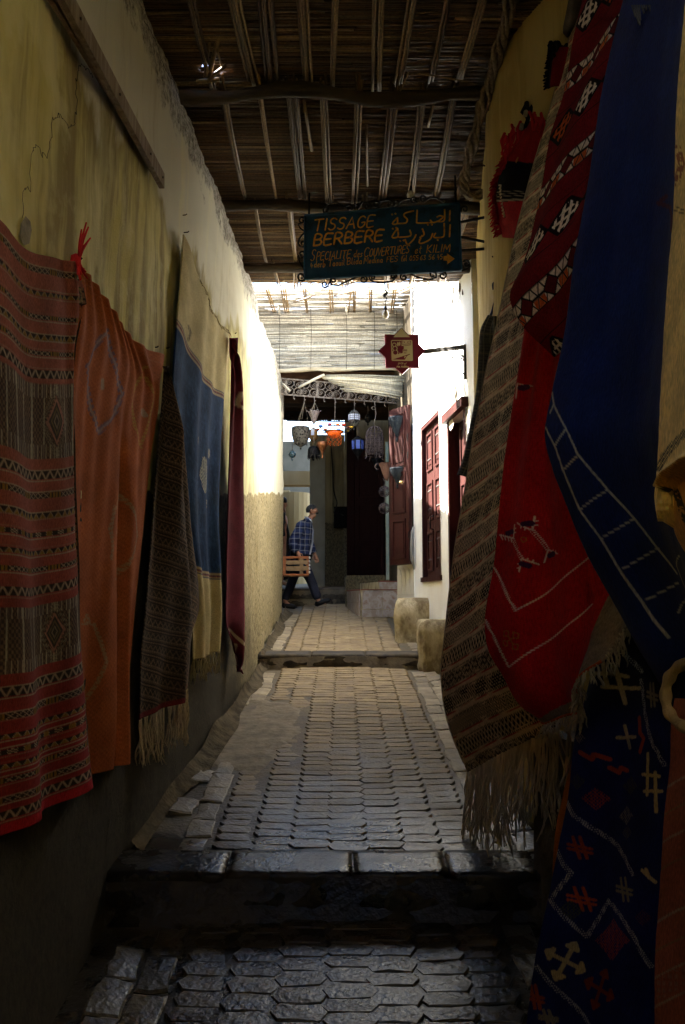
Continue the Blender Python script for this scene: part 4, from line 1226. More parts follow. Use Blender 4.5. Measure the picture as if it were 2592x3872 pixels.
# ---- dark navy blanket with a stitched ladder
def pat_navy(c):
    U, V = c['U'], c['V']
    base = mix3(c, (.007, .021, .135), .3, 12, 17)
    base = base * (1 + .08 * np.sin(c['S'] * 600))[..., None]
    lines = [[(780, 290), (795, 370), (860, 500), (920, 650), (1060, 870), (1185, 1050), (1300, 1235), (1410, 1390)],
             [(745, 500), (800, 600), (850, 740), (950, 975), (1065, 1150), (1170, 1340), (1285, 1530), (1350, 1650), (1415, 1755)],
             [(790, 370), (770, 410)], [(860, 500), (800, 600)], [(925, 655), (855, 740)], [(1060, 870), (950, 975)], [(1185, 1048), (1065, 1148)], [(1305, 1235), (1170, 1340)], [(1410, 1445), (1285, 1532)],
             [(1420, 1330), (1480, 1510)], [(1480, 1260), (1430, 1310), (1420, 1340)], [(1480, 1510), (1550, 1460)], [(1480, 1510), (1430, 1570), (1420, 1620)]]
    base = lay(base, seglines(c, z8(lines), 3.6) , (.50, .50, .44))
    z3 = lambda pts: [[(a / 1.674 + 1700, b / 1.674) for a, b in p] for p in pts]
    base = lay(base, seglines(c, z3([[(1370, 1080), (1390, 1130), (1420, 1170)], [(1250, 1270), (1330, 1300), (1360, 1370)], [(1360, 1370), (1360, 1450)], [(1360, 1370), (1410, 1360)], [(1300, 1230), (1270, 1250)]]), 9), (.075, .008, .03))
    base = lay(base, seglines(c, z3([[(1375, 1380), (1380, 1440), (1405, 1440)], [(1375, 1380), (1405, 1372)]]), 3), (.2, .17, .17))
    return base
L3 = [(2375, -90), (2273, 358), (2226, 687), (2178, 956), (2136, 1284), (2095, 1500), (2072, 1650), (2099, 1761), (2150, 1889), (2234, 2081), (2368, 2318), (2432, 2433), (2520, 2575)]
rows = []
for k, a in enumerate(L3):
    f = k / 12; yl = 2.62 - .05 * f; yr = 1.68
    b = (2760, a[1] * .93 + 60 - 40 * f)
    rows.append([(a[0], a[1], yl - .25 * max(0, f - .6)), ((a[0] * .55 + b[0] * .45), (a[1] * .55 + b[1] * .45), yl * .55 + yr * .45 - .02), (b[0], b[1], yr - .1 * f)])
rug = thing('navy_blanket', 'plain navy blue blanket with a thin white stitched ladder down its slanting edge', 'blanket', P(2300, 1200, 2.4), 'textiles hung on the right wall')
o, pos = cloth('weave', rows, P, 260, 400, pat_navy, FELT, rug, lambda c: .030 * np.sin(c['s'] * 9 + 1 + .6 * c['t']) * (c['t'] + .25) + .03 * fbm(c['s'] * 5, c['t'] * 1.2, 92, 3) - .02, out=OUT, seed=9)
mb = MB()
for k in range(12):
    p = P(2390 + k * 9, 20, 2.4); mb.tube([p, p + Vector((random.uniform(-.01, .01), -.01, -.05 - .03 * math.sin(k * .9)))], .003, n=5)
mb.build('loose_yarn', yarn('grey_yarn', (.07, .07, .075)), rug)

# ---- cream rug at the frame edge
def pat_cream(c):
    U, V = c['U'], c['V']
    base = mix3(c, (.86, .66, .28), .14, 10, 19)
    lo = V > 1790
    base = np.where(((V > np.interp(U, (2480, 2515, 2592, 2700), (1860, 1790, 1738, 1700))) & (U > 2496))[..., None], mix3(c, (.55, .28, .07), .15, 12, 20), base)
    blk = [[(1395, 730), (1430, 660), (1480, 600), (1550, 530), (1640, 470)]]
    base = lay(base, seglines(c, z8(blk), 15) * (tri((U + V * .6) / 11) > .35), (.03, .025, .02))
    blk = [[(1410, 860), (1440, 960), (1455, 1030), (1500, 1090), (1560, 1160)]]
    base = lay(base, seglines(c, z8(blk), 13) * (vnoise(U / 8, V / 8, 4) > .35), (.03, .025, .02))
    base = lay(base, seglines(c, [[(2565, 560), (2580, 620), (2560, 690)]], 14) * (vnoise(U / 7, V / 7, 9) > .45), (.36, .12, .05))
    base = lay(base, seglines(c, [[(2555, 780), (2600, 800)], [(2550, 795), (2600, 812)]], 3), (.2, .13, .06))
    return base
L4 = [(2600, -90), (2580, 120), (2560, 382), (2548, 777), (2524, 1075), (2503, 1400), (2487, 1748), (2483, 1940), (2512, 2049), (2560, 2130), (2600, 2170)]
rows = []
for k, a in enumerate(L4):
    f = k / 10; rows.append([(a[0], a[1], 1.75), (a[0] + 60, a[1] + 5, 1.63), (2860, a[1] + 20 + (0 if f < .7 else 160), 1.15)])
rug = thing('cream_rug', 'cream yellow rug with black stitched marks, cut off by the frame edge', 'rug', P(2560, 1200, 1.65), 'textiles hung on the right wall')
def fold_cream(c):
    U, V = c['U'], c['V']
    e = np.interp(U, (2480, 2515, 2592, 2700), (1860, 1790, 1738, 1700))
    return -.03 * np.clip((V - e) / 30, 0, 1) * (U > 2490) + .012 * np.exp(-((V - e) / 18) ** 2) * (U > 2490)
o, pos = cloth('weave', rows, P, 110, 360, pat_cream, FELT, rug, fold_cream, out=OUT, seed=10)
mb = MB(); q = smooth_path([P(2660, 2470, 1.6), P(2595, 2505, 1.68), P(2548, 2540, 1.72), P(2522, 2590, 1.74), P(2520, 2660, 1.74), P(2545, 2715, 1.72), P(2600, 2755, 1.66), P(2680, 2780, 1.55)], 40)
mb.tube(q, [.012 + .002 * math.sin(k) for k in range(len(q))], n=8); mb.build('rolled_hem', yarn('cream_wool', (.26, .19, .10)), rug, smooth=True)

# ---- navy kilim with many small motifs
def pat_navykilim(c):
    U, V = c['U'], c['V']
    base = mix3(c, (.009, .014, .085), .3, 12, 22)
    top = np.clip((2760 - V) / 120, 0, 1)
    base = lay(base, top * .8, (.008, .008, .010))
    q = lambda pts: [[(a / 1.4019 + 1950, b / 1.4019 + 2200) for a, b in p] for p in pts]
    ln = [[(290, 1170), (330, 1240), (400, 1300), (520, 1390), (590, 1470), (640, 1550)], [(240, 1430), (275, 1500), (310, 1545), (205, 1690), (270, 1780), (365, 1880), (480, 1690), (580, 1780), (650, 1870), (700, 1980), (735, 2040)], [(130, 2040), (220, 2160), (330, 2280), (380, 2343)], [(650, 520), (690, 690), (740, 830), (815, 970)], [(560, 370), (650, 470)]]
    m = seglines(c, q(ln), 9)
    base = lay(base, m * (tri(U / 8 + V / 19) > .38) * (tri(V / 8) > .3), (.36, .36, .34))
    tan = (.42, .33, .16); rd = (.36, .05, .022); gr = (.06, .07, .035)
    def arrow(cx, cy, r, rot=0.0):
        out = []      # a cross with a small triangle closing each arm
        for k in range(4):
            a = rot + k * math.pi / 2; ux, uy = math.cos(a), math.sin(a) * 1.15
            x = cx + r * ux; y = cy + r * uy
            out.append([(cx, cy), (x, y)])
            px_, py_ = -math.sin(a), math.cos(a) * 1.15
            b1 = (cx + r * .72 * ux + .26 * r * px_, cy + r * .72 * uy + .26 * r * py_); b2 = (cx + r * .72 * ux - .26 * r * px_, cy + r * .72 * uy - .26 * r * py_)
            out.append([b1, (x, y), b2, b1])
        return out
    base = lay(base, seglines(c, q(arrow(265, 2010, 95, .5) + [[(440, 490), (540, 490), (580, 500)], [(485, 420), (500, 550)], [(535, 450), (565, 640)], [(480, 560), (640, 560)]]), 8), tan)
    base = lay(base, seglines(c, q([[(525, 825), (625, 820)], [(560, 760), (590, 880)], [(725, 910), (725, 1130)], [(690, 1020), (790, 1030)], [(770, 1010), (775, 1220)], [(705, 1110), (800, 1110)], [(700, 1530), (760, 1590)], [(720, 1525), (735, 1570)]]), 7), tan)
    base = lay(base, seglines(c, q(arrow(445, 2160, 95, .4)), 8), (.20, .028, .012))
    base = lay(base, seglines(c, q([[(365, 905), (420, 940), (430, 915), (490, 940)], [(490, 985), (530, 1010), (540, 985), (575, 1000)], [(650, 720), (660, 800), (690, 830), (665, 900)]]), 9), rd)
    hx = lambda cx, cy, w_, h_: [[(cx - w_, cy - h_ * .3), (cx + w_, cy + h_ * .1)], [(cx - w_, cy + h_ * .1), (cx + w_, cy + h_ * .5)], [(cx - w_ * .5, cy - h_), (cx, cy + h_)], [(cx + w_ * .1, cy - h_), (cx + w_ * .6, cy + h_)]]
    base = lay(base, seglines(c, q(hx(350, 1680, 60, 60)), 6), (.36, .055, .02))
    base = lay(base, seglines(c, q(hx(350, 1410, 50, 55)), 6), (.26, .04, .02))
    base = lay(base, seglines(c, q(hx(120, 2200, 40, 60)), 7), (.3, .05, .02))
    base = lay(base, seglines(c, q(hx(585, 1630, 55, 60) + hx(740, 600, 40, 60) + hx(180, 2310, 40, 40)), 6), (.20, .17, .10))
    chk = ((tri(U / 11) > .5) ^ (tri(V / 13) > .5))
    for cx, cy, w_, cc in ((350, 1060, 40, gr), (430, 1150, 55, rd), (580, 1240, 45, (.2, .19, .15)), (600, 1080, 45, gr), (300, 1740, 50, gr), (520, 1900, 100, rd), (590, 1330, 35, (.1, .09, .08)), (360, 830, 30, (.3, .25, .2)), (700, 1780, 40, (.1, .03, .05))):
        x, y = cx / 1.4019 + 1950, cy / 1.4019 + 2200
        base = lay(base, (np.abs(U - x) + np.abs(V - y) < w_ * .8) * chk * .8, cc)
    return base
L5 = [(2290, 2300), (2250, 2500), (2228, 2599), (2185, 2771), (2157, 3035), (2121, 3220), (2086, 3398), (2043, 3591), (2003, 3872), (1985, 4000)]
rows = []
for k, a in enumerate(L5):
    f = k / 9; rows.append([(a[0], a[1], 3.12 - .04 * f), (a[0] * .5 + 2590 * .5 - 20 * f, a[1] * .985 + 20, 2.75), (2640 - 80 * f, a[1] * .97 + 20, 2.42)])
rug = thing('navy_kilim', 'navy kilim with small red and tan motifs, hanging low under the red rug', 'rug', P(2250, 3000, 2.9), 'textiles hung on the right wall')
cloth('weave', rows, P, 230, 400, pat_navykilim, WOOL, rug, lambda c: .015 * np.sin(c['s'] * 9 + c['t'] * 2), out=OUT, seed=11)
# ---- terracotta rug, lowest at the frame edge
def pat_terra(c):
    U, V = c['U'], c['V']
    base = mix3(c, (.27, .075, .038), .2, 14, 25)
    for k, (v0, wd, cc) in enumerate(((2990, 5, (.3, .2, .14)), (3090, 4, (.2, .12, .05)), (3190, 5, (.3, .2, .13)), (3290, 4, (.2, .12, .05)), (3480, 6, (.3, .2, .13)), (3590, 4, (.2, .12, .05)), (3690, 5, (.28, .2, .13)), (3800, 5, (.3, .2, .13)))):
        d = V - v0 + (U - 2500) * .45 + 3 * tri(U / 12)
        base = lay(base, np.clip((wd - np.abs(d)) / 1.5, 0, 1), cc)
    m = (np.abs(V - 3740 + (U - 2500) * .45) < 40) & (tri(U / 26) > .4) & (tri(V / 26) > .4)
    base = lay(base, m * .6, (.25, .13, .09))
    return base
L6 = [(2552, 2640), (2542, 2699), (2535, 2878), (2513, 3092), (2496, 3341), (2478, 3591), (2474, 3871), (2470, 4050)]
rows = [[(a[0], a[1], 2.15), (2680, a[1] + 10, 1.95), (2860, a[1] + 20, 1.75)] for a in L6]
rug = thing('terracotta_rug', 'terracotta rug with thin pale zigzag lines at the lower frame edge', 'rug', P(2550, 3300, 2.0), 'textiles hung on the right wall')
cloth('weave', rows, P, 90, 260, pat_terra, WOOL, rug, lambda c: .01 * np.sin(c['s'] * 6), out=OUT, seed=12)
# ---- orange cloth edge behind the kilim
L7 = [(2190, 2690), (2165, 2850), (2130, 3000), (2100, 3150), (2090, 3300), (2084, 3420)]
rows = [[(a[0], a[1], 3.32), (a[0] + 90, a[1] - 5, 3.2)] for a in L7]
rug = thing('orange_cloth', 'plain orange cloth showing as a narrow strip beside the navy kilim', 'cloth', P(2140, 3000, 3.3), 'textiles hung on the right wall')
cloth('weave', rows, P, 16, 80, lambda c: mix3(c, (.36, .10, .012), .2, 20, 26), LINEN, rug, None, out=OUT, seed=13)
# ---- olive striped cloth seen past the runner
def pat_olive(c):
    base = mix3(c, (.060, .055, .042), .35, 30, 28)
    base = lay(base, (tri(c['T'] / .022) > .7) * .8, (.015, .015, .012))
    base = lay(base, (tri(c['S'] / .07) > .9) * .8, (.20, .18, .13))
    base = lay(base, (tri(c['T'] / .13) > .93) * .7, (.2, .15, .08))
    return base
L8 = [(1850, 1195), (1822, 1240), (1812, 1330), (1798, 1500), (1770, 1640), (1745, 1750), (1728, 1795)]
R8 = [(1880, 1195), (1880, 1240), (1890, 1330), (1880, 1500), (1860, 1640), (1840, 1760), (1815, 1815)]
rows = [[(a[0], a[1], 5.15), (b[0], b[1], 4.75)] for a, b in zip(L8, R8)]
rug = thing('olive_shawl', 'dark olive striped cloth on the blue hanger behind the runner', 'cloth', P(1830, 1500, 5.0), 'textiles hung on the right wall')
cloth('weave', rows, P, 50, 160, pat_olive, WOOL, rug, lambda c: .02 * np.sin(c['s'] * 8), out=OUT, seed=14)
# hanger and chain
hg = thing('coat_hanger', 'blue plastic coat hanger hooked on a thin chain', 'hanger', P(1875, 1150, 5.0))
mb = MB(); mb.tube(smooth_path([P(1868, 1095, 5.0), P(1866, 1075, 5.0), P(1876, 1066, 5.0), P(1880, 1085, 5.0), P(1876, 1120, 5.0), P(1872, 1150, 5.0)], 24), .009, n=7); mb.build('hook', M('blue_plastic', (.012, .022, .05), (.02, .03, .07), rough=.4, bump=0), hg, smooth=True)
mb = MB(); mb.tube([P(1872, 1145, 5.0), P(1862, 1180, 5.08), P(1845, 1215, 5.15)], .010, n=7); mb.tube([P(1872, 1145, 5.0), P(1882, 1172, 4.9), P(1890, 1200, 4.8)], .010, n=7); mb.build('shoulder_bar', bpy.data.materials['blue_plastic'], hg, smooth=True)
ch = thing('chain', 'thin rusty link chain hanging from a peg on the yellow wall', 'chain', P(1873, 1000, 5.05))
mb = MB(); p = P(1863, 970, 5.05); mb.tube([p, P(1890, 980, 5.0)], .006, n=6); mb.build('peg', NAIL, ch)
for k in range(9):
    a = P(1873 + k * .8, 976 + k * 22, 5.05); ln = (P(1873, 1000, 5.05).z - P(1873, 1024, 5.05).z) * .62
    mb = MB(); pts = []
    for i in range(13):
        t_ = i / 12 * 2 * math.pi
        e = Vector((1, 0, 0)) if k % 2 == 0 else Vector((.3, .95, 0))
        pts.append(a + e * (.011 * math.sin(t_)) + Vector((0, 0, ln * math.cos(t_) - ln * .6)))
    mb.tube(pts, .003, n=5, cap=False); mb.build('link', NAIL, ch, smooth=True)

# ---- black and red woollen bag with fringe, and a smaller tasselled one
def bag(name, label, outline, Y, fr_u, body):
    b = thing(name, label, 'bag', P(outline[0][0], outline[0][1], Y))
    return b
z3 = lambda a, b: (a / 1.674 + 1700, b / 1.674)
bagt = thing('fringed_bag', 'black and red woollen bag with red fringe hanging on the yellow wall', 'bag', P(1930, 700, 4.35))
def pat_bag(c):
    U, V = c['U'], c['V']
    base = mix3(c, (.32, .012, .018), .25, 20, 30)
    base = np.where((V < 765)[..., None], mix3(c, (.008, .007, .008), .3, 20, 31), base)
    base = np.where((V < 622)[..., None], mix3(c, (.28, .012, .016), .3, 20, 31), base)
    for v0 in (728, 736, 744, 756): base = lay(base, stripe(V, v0, v0 + (3 if v0 < 750 else 8), 1.0), (.36, .31, .22))
    return base
Lb = [(2010, 440), (1975, 520), (1920, 590), (1890, 660), (1878, 720), (1880, 790), (1888, 850), (1900, 898)]
rows = [[(a[0], a[1], 4.45), (a[0] * .5 + 1010, a[1] + 5, 4.2), (2060 - (a[1] - 440) * .1, a[1] + 12, 4.0)] for a in Lb]
o, pos = cloth('bag_body', rows, P, 60, 150, pat_bag, WOOL, bagt, lambda c: .05 * np.sin(c['s'] * 3.1) * np.sin(np.clip(c['t'], 0, 1) * 3.1), out=OUT, seed=15)
edge = [Vector(pos[i, 0]) for i in range(0, 150, 6)]
for k, p in enumerate(smooth_path(edge, 85)):
    mb = MB()
    for s in range(3):
        d = Vector((random.uniform(-.05, -.02), random.uniform(-.03, .03), random.uniform(-.05, .0)))
        mb.tube([p, p + d * .6 + Vector((0, 0, .006)), p + d], [.006, .005, .0025], n=5)
    mb.build('fringe_tuft', YRED, bagt, smooth=True)
for j in range(0, 60, 5):
    p = Vector(pos[0, j])
    for s in range(2):
        mb = MB(); mb.tube([p, p + Vector((random.uniform(-.03, .02), -.03, random.uniform(-.03, .02))), p + Vector((random.uniform(-.05, .03), -.03, random.uniform(-.12, -.06)))], [.010, .009, .004], n=5); mb.build('fringe_tuft', YRED, bagt, smooth=True)
for k in range(46):
    u = random.uniform(1905, 2010); v = random.uniform(470, 600) - (u - 1905) * .25; p = P(u, v, 4.28)
    mb = MB(); mb.tube([p, p + Vector((random.uniform(-.03, .01), -.02, -.06)), p + Vector((random.uniform(-.06, .01), -.02, -.13))], [.009, .008, .003], n=5); mb.build('fringe_tuft', YRED, bagt, smooth=True)
for k in range(12):
    u = random.uniform(1985, 2060); v = random.uniform(345, 440); p = P(u, v, 4.25)
    mb = MB(); mb.tube([p, p + Vector((random.uniform(-.04, .02), -.01, -.05)), p + Vector((random.uniform(-.05, .02), -.01, -.10))], [.014, .016, .006], n=6); mb.build('black_tassel', YBLK, bagt, smooth=True)
for u, v in ((1990, 420), (2015, 440), (2030, 445), (1975, 470)):
    mb = MB(); p = P(u, v, 4.22); mb.tube([p, p + Vector((-.006, 0, -.03))], .013, n=7); mb.build('tassel_binding', YCREAM, bagt, smooth=True)
for k in range(10):
    p = P(1888 + k * 1.5, 700 + k * 12, 4.3); mb = MB(); mb.tube([p, p + Vector((.012, -.02, -.015)), p + Vector((0, -.02, -.03))], .006, n=5); mb.build('grey_yarn', YTAN, bagt, smooth=True)
mb = MB(); p = P(1970, 615, 4.15); pts = [p + Vector((.022 * math.cos(a), -.005, .028 * math.sin(a))) for a in np.linspace(0, 2 * math.pi, 15)]; mb.tube(pts, .009, n=6, cap=False); mb.build('ring', M('amber_ring', (.30, .13, .02), rough=.4, bump=0), bagt, smooth=True)
tb = thing('tasselled_pouch', 'small black and red tasselled pouch high beside the lattice rug', 'pouch', P(2095, 260, 3.9))
Lb = [(2095, 190), (2082, 230), (2075, 290), (2070, 335)]
rows = [[(a[0], a[1], 3.98), (a[0] + 65, a[1] - 10, 3.8)] for a in Lb]
def pat_pouch(c):
    base = mix3(c, (.19, .008, .012), .3, 20, 33)
    return np.where((c['s'] < .32)[..., None], mix3(c, (.008, .008, .008), .3, 30, 34), base)
o, pos = cloth('pouch_body', rows, P, 30, 60, pat_pouch, WOOL, tb, lambda c: .02 * np.sin(c['s'] * 3.1), out=OUT, seed=16)
for i in range(0, 60, 4):
    p = Vector(pos[i, 0]); mb = MB()
    for s in range(3): mb.tube([p, p + Vector((random.uniform(-.03, -.01), random.uniform(-.02, .02), random.uniform(-.02, .02)))], [.008, .004], n=5)
    mb.build('fringe_tuft', YBLK, tb, smooth=True)
for k in range(9):
    p = P(2080 + k * 7, 185 + (k % 3) * 9, 3.9); mb = MB(); mb.tube([p, p + Vector((random.uniform(-.02, .02), -.01, .03)), p + Vector((random.uniform(-.02, .02), -.01, -.04))], [.012, .013, .007], n=6); mb.build('black_tassel', YBLK, tb, smooth=True)
# pole the right-hand rugs hang from
pole = thing('hanging_pole', 'rough wooden pole carrying the right-hand rugs near the roof', 'pole', P(2170, 60, 3.6))
mb = MB(); mb.tube([P(2215, -120, 3.4), P(2180, 40, 3.7), P(2160, 110, 3.95)], [.055, .05, .045], n=9); mb.build('log', LOG, pole, smooth=True)
# ------------------------------------------------------------------ white house on the right
house = thing('white_house', 'sunlit whitewashed house with dark red doors and a barred window', 'house', (1.1, 9.3, -.5))
hd = Vector((-.1125, 1, 0)).normalized(); hn = Vector((-hd.y, hd.x, 0))      # along the facade, and out of it towards the alley
def HP(y, z, out=0.0): return Vector((XH(y), y, z)) + hn * out
hp = [(2.6, 7.55), (1.36, 7.56), (1.30, 7.62)] + [(XH(y), y) for y in np.arange(7.75, 10.5, .15)] + [(XH(10.55), 10.55), (XH(10.6) + .04, 10.66), (1.4, 10.7), (3.0, 10.75)]
def zdoor(v, y): return -(v - 2272) / F * y
# door openings: (y0, y1, z0, z1)
D1 = (9.02, 10.03, .30, 2.25)
D2 = (7.86, 8.62, .10, 1.98)
W1 = (10.12, 10.42, 3.28, 4.28)
def facade(name, openings, y0, y1, z0, z1, m, parent, step=.06, depth=.14):
    ys = sorted(set(list(np.arange(y0, y1, step)) + [y1] + [o[0] for o in openings] + [o[1] for o in openings]))
    zs = sorted(set(list(np.arange(z0, z1, step)) + [z1] + [o[2] for o in openings] + [o[3] for o in openings]))
    mb = MB(); idx = {}
    for j, z in enumerate(zs):
        for i, y in enumerate(ys):
            d = .02 * float(fbm(np.array([y * 1.6]), np.array([z * 1.6]), 61, 3)[0]) + .008 * float(fbm(np.array([y * 9.]), np.array([z * 9.]), 62, 2)[0])
            idx[i, j] = len(mb.v); mb.v.append(tuple(HP(y, z, d)))
    for j in range(len(zs) - 1):
        for i in range(len(ys) - 1):
            yc = (ys[i] + ys[i + 1]) / 2; zc = (zs[j] + zs[j + 1]) / 2
            if any(o[0] < yc < o[1] and o[2] < zc < o[3] for o in openings): continue
            mb.f.append((idx[i, j], idx[i, j + 1], idx[i + 1, j + 1], idx[i + 1, j]))
    for o in openings:       # reveals
        c = [HP(o[0], o[2], .01), HP(o[1], o[2], .01), HP(o[1], o[3], .01), HP(o[0], o[3], .01)]
        b = [p - hn * depth for p in c]
        for k in range(4): mb.add([c[k], c[(k + 1) % 4], b[(k + 1) % 4], b[k]], [(0, 1, 2, 3)])
    return mb.build(name, m, parent, smooth=False)
facade('wall', [D1, D2, W1], 7.58, 10.58, -1.0, 6.4, WHITEWASH, house)
mb = MB()
a, b = HP(10.585, -1.0), HP(10.585, 6.4)
mb.add([a, a + Vector((2.4, .2, 0)), b + Vector((2.4, .2, 0)), b], [(0, 1, 2, 3)])
a, b = HP(7.575, -1.0), HP(7.575, 6.4)
mb.add([a, a + Vector((2.4, 0, 0)), b + Vector((2.4, 0, 0)), b], [(3, 2, 1, 0)])
mb.add([HP(7.575, 6.4), HP(10.585, 6.4), HP(10.585, 6.4) + Vector((2.4, .2, 0)), HP(7.575, 6.4) + Vector((2.4, 0, 0))], [(0, 1, 2, 3)])
mb.build('return_wall', WHITEWASH, house)
REDPAINT = M('oxblood_paint', (.027, .0062, .0047), (.040, .0095, .007), scale=5, rough=.5, rough2=.7, bump=.15, bscale=40, stretch=(3, 3, .6), c3=(.06, .017, .012), contrast=(.4, .62), spec=.14)
REDDARK = M('dark_red_paint', (.008, .0025, .002), (.014, .004, .0035), scale=5, rough=.8, bump=.2, stretch=(3, 3, .6), spec=.06)
STUD = M('iron_stud', (.06, .045, .04), (.12, .10, .09), rough=.7, bump=0, spec=.2)
def hbox(mb, y0, y1, z0, z1, o0, o1):
    c = [HP(y0, z0, o0), HP(y1, z0, o0), HP(y1, z1, o0), HP(y0, z1, o0)]; d = [HP(y0, z0, o1), HP(y1, z0, o1), HP(y1, z1, o1), HP(y0, z1, o1)]
    return mb.hexa(c, d)
def leaf(parent, y0, y1, z0, z1, o, m, panels=3, studs=True):
    mb = MB(); hbox(mb, y0 + .004, y1 - .004, z0, z1, o - .04, o); lf = mb.build('door_leaf', m, parent)
    zs = np.linspace(z0, z1, panels + 1)
    mx = .085 * (y1 - y0) / .5
    for k in range(panels):
        a, b = zs[k] + .07, zs[k + 1] - .07
        mb = MB()
        for (p, q, r, s) in ((y0 + mx, y1 - mx, a, a + .03), (y0 + mx, y1 - mx, b - .03, b), (y0 + mx, y0 + mx + .025, a + .0305, b - .0305), (y1 - mx - .025, y1 - mx, a + .0305, b - .0305)):
            hbox(mb, p, q, r, s, o + .001, o + .018)
        hbox(mb, y0 + mx + .06, y1 - mx - .06, a + .08, b - .08, o + .001, o + .010)
        mb.build('door_panel', m, lf)
        if studs:
            for zz in (a + .14, b - .12):
                for i in range(3):
                    yy = y0 + (y1 - y0) * (.36 + .14 * i)
                    mb = MB(); p = HP(yy, zz, o + .011)
                    mb.tube([p, p + hn * .006, p + hn * .012], [.015, .012, .004], n=8); mb.build('stud', STUD, lf, smooth=True)
    return lf
door = bpy.data.objects.new('door', None); C.objects.link(door); door.parent = house; door.location = (0, 0, 0); ORG[door.name] = ORG[house.name]
mb = MB(); y0, y1, z0, z1 = D1
hbox(mb, y0, y0 + .05, z0, z1, -.13, .005); hbox(mb, y1 - .05, y1, z0, z1, -.13, .005); hbox(mb, y0 + .0505, y1 - .0505, z1 - .05, z1, -.13, .003); hbox(mb, y0 - .02, y1 + .02, z0 - .06, z0 - .002, -.13, .03)
mb.build('door_frame', REDPAINT, door)
leaf(door, y0 + .052, (y0 + y1) / 2, z0, z1 - .052, -.05, REDPAINT); leaf(door, (y0 + y1) / 2, y1 - .052, z0, z1 - .052, -.05, REDPAINT)
mb = MB(); p = HP((y0 + y1) / 2 + .06, 1.05, -.045)
mb.tube([p, p + hn * .04 + Vector((0, 0, -.02)), p + hn * .05 + Vector((0, 0, -.09)), p + hn * .04 + Vector((0, 0, -.16)), p + Vector((0, 0, -.18))], .009, n=6); mb.build('handle', IRON, door, smooth=True)
# second doorway nearer, half behind the rugs
door2 = bpy.data.objects.new('door', None); C.objects.link(door2); door2.parent = house; ORG[door2.name] = ORG[house.name]
mb = MB(); y0, y1, z0, z1 = D2
hbox(mb, y0, y0 + .06, z0, z1, -.13, .02); hbox(mb, y1 - .06, y1, z0, z1, -.13, .02); hbox(mb, y0 - .05, y1 + .05, z1 + .002, z1 + .10, -.05, .07)
mb.build('door_frame', REDPAINT, door2)
leaf(door2, y0 + .062, y1 - .062, z0, z1 - .01, -.10, REDPAINT, studs=False)
# barred window
win = bpy.data.objects.new('window', None); C.objects.link(win); win.parent = house; ORG[win.name] = ORG[house.name]
mb = MB(); y0, y1, z0, z1 = W1; hbox(mb, y0, y1, z0, z1, -.138, -.12); mb.build('shutter', M('dark_shutter', (.03, .028, .025), (.06, .055, .045), bump=.2), win)
mb = MB()
for k in range(1, 4): yy = y0 + (y1 - y0) * k / 4; mb.tube([HP(yy, z0, .0), HP(yy, z1, .0)], .009, n=5)
for k in range(1, 8): zz = z0 + (z1 - z0) * k / 8; mb.tube([HP(y0, zz, .004), HP(y1, zz, .004)], .008, n=5)
mb.build('grille', M('grille_white', (.55, .54, .5), rough=.6, bump=0), win)
mb = MB(); hbox(mb, y1 - .0, y1 + .07, z0, z1 + .05, -.02, .03); mb.build('jamb', M('grey_wood', (.16, .14, .12), (.26, .23, .2), stretch=(4, 4, .5)), win)
# peeled patches on the wall
for (u, v, w_, h_) in ((1718, 1500, 26, 120), (1712, 1600, 20, 60), (1632, 1520, 10, 14), (1690, 1250, 12, 8), (1735, 1215, 14, 10)):
    mb = MB(); pts = []
    for k in range(14):
        a = k / 14 * 2 * math.pi; pts.append(Hw(u + w_ / 2 * math.cos(a) * random.uniform(.7, 1.1), v + h_ / 2 * math.sin(a) * random.uniform(.8, 1.1), 0) + hn * .018)
    mb.add(pts, [tuple(range(14))]); mb.build('peeled_patch', BARE, house)
# bent cables and brackets by the corner
mb = MB(); mb.tube([HP(10.5, 1.0, .02), HP(10.5, .92, .04), HP(10.5, .7, .05), HP(10.5, .55, .04), HP(10.5, .42, .02)], [.010, .018, .022, .026, .010], n=8)
tag(mb.build('wall_meter', M('grey_metal', (.14, .14, .13), (.26, .25, .23), rough=.6), smooth=True), 'old grey cable box with bulging base on the house corner', 'cable box')

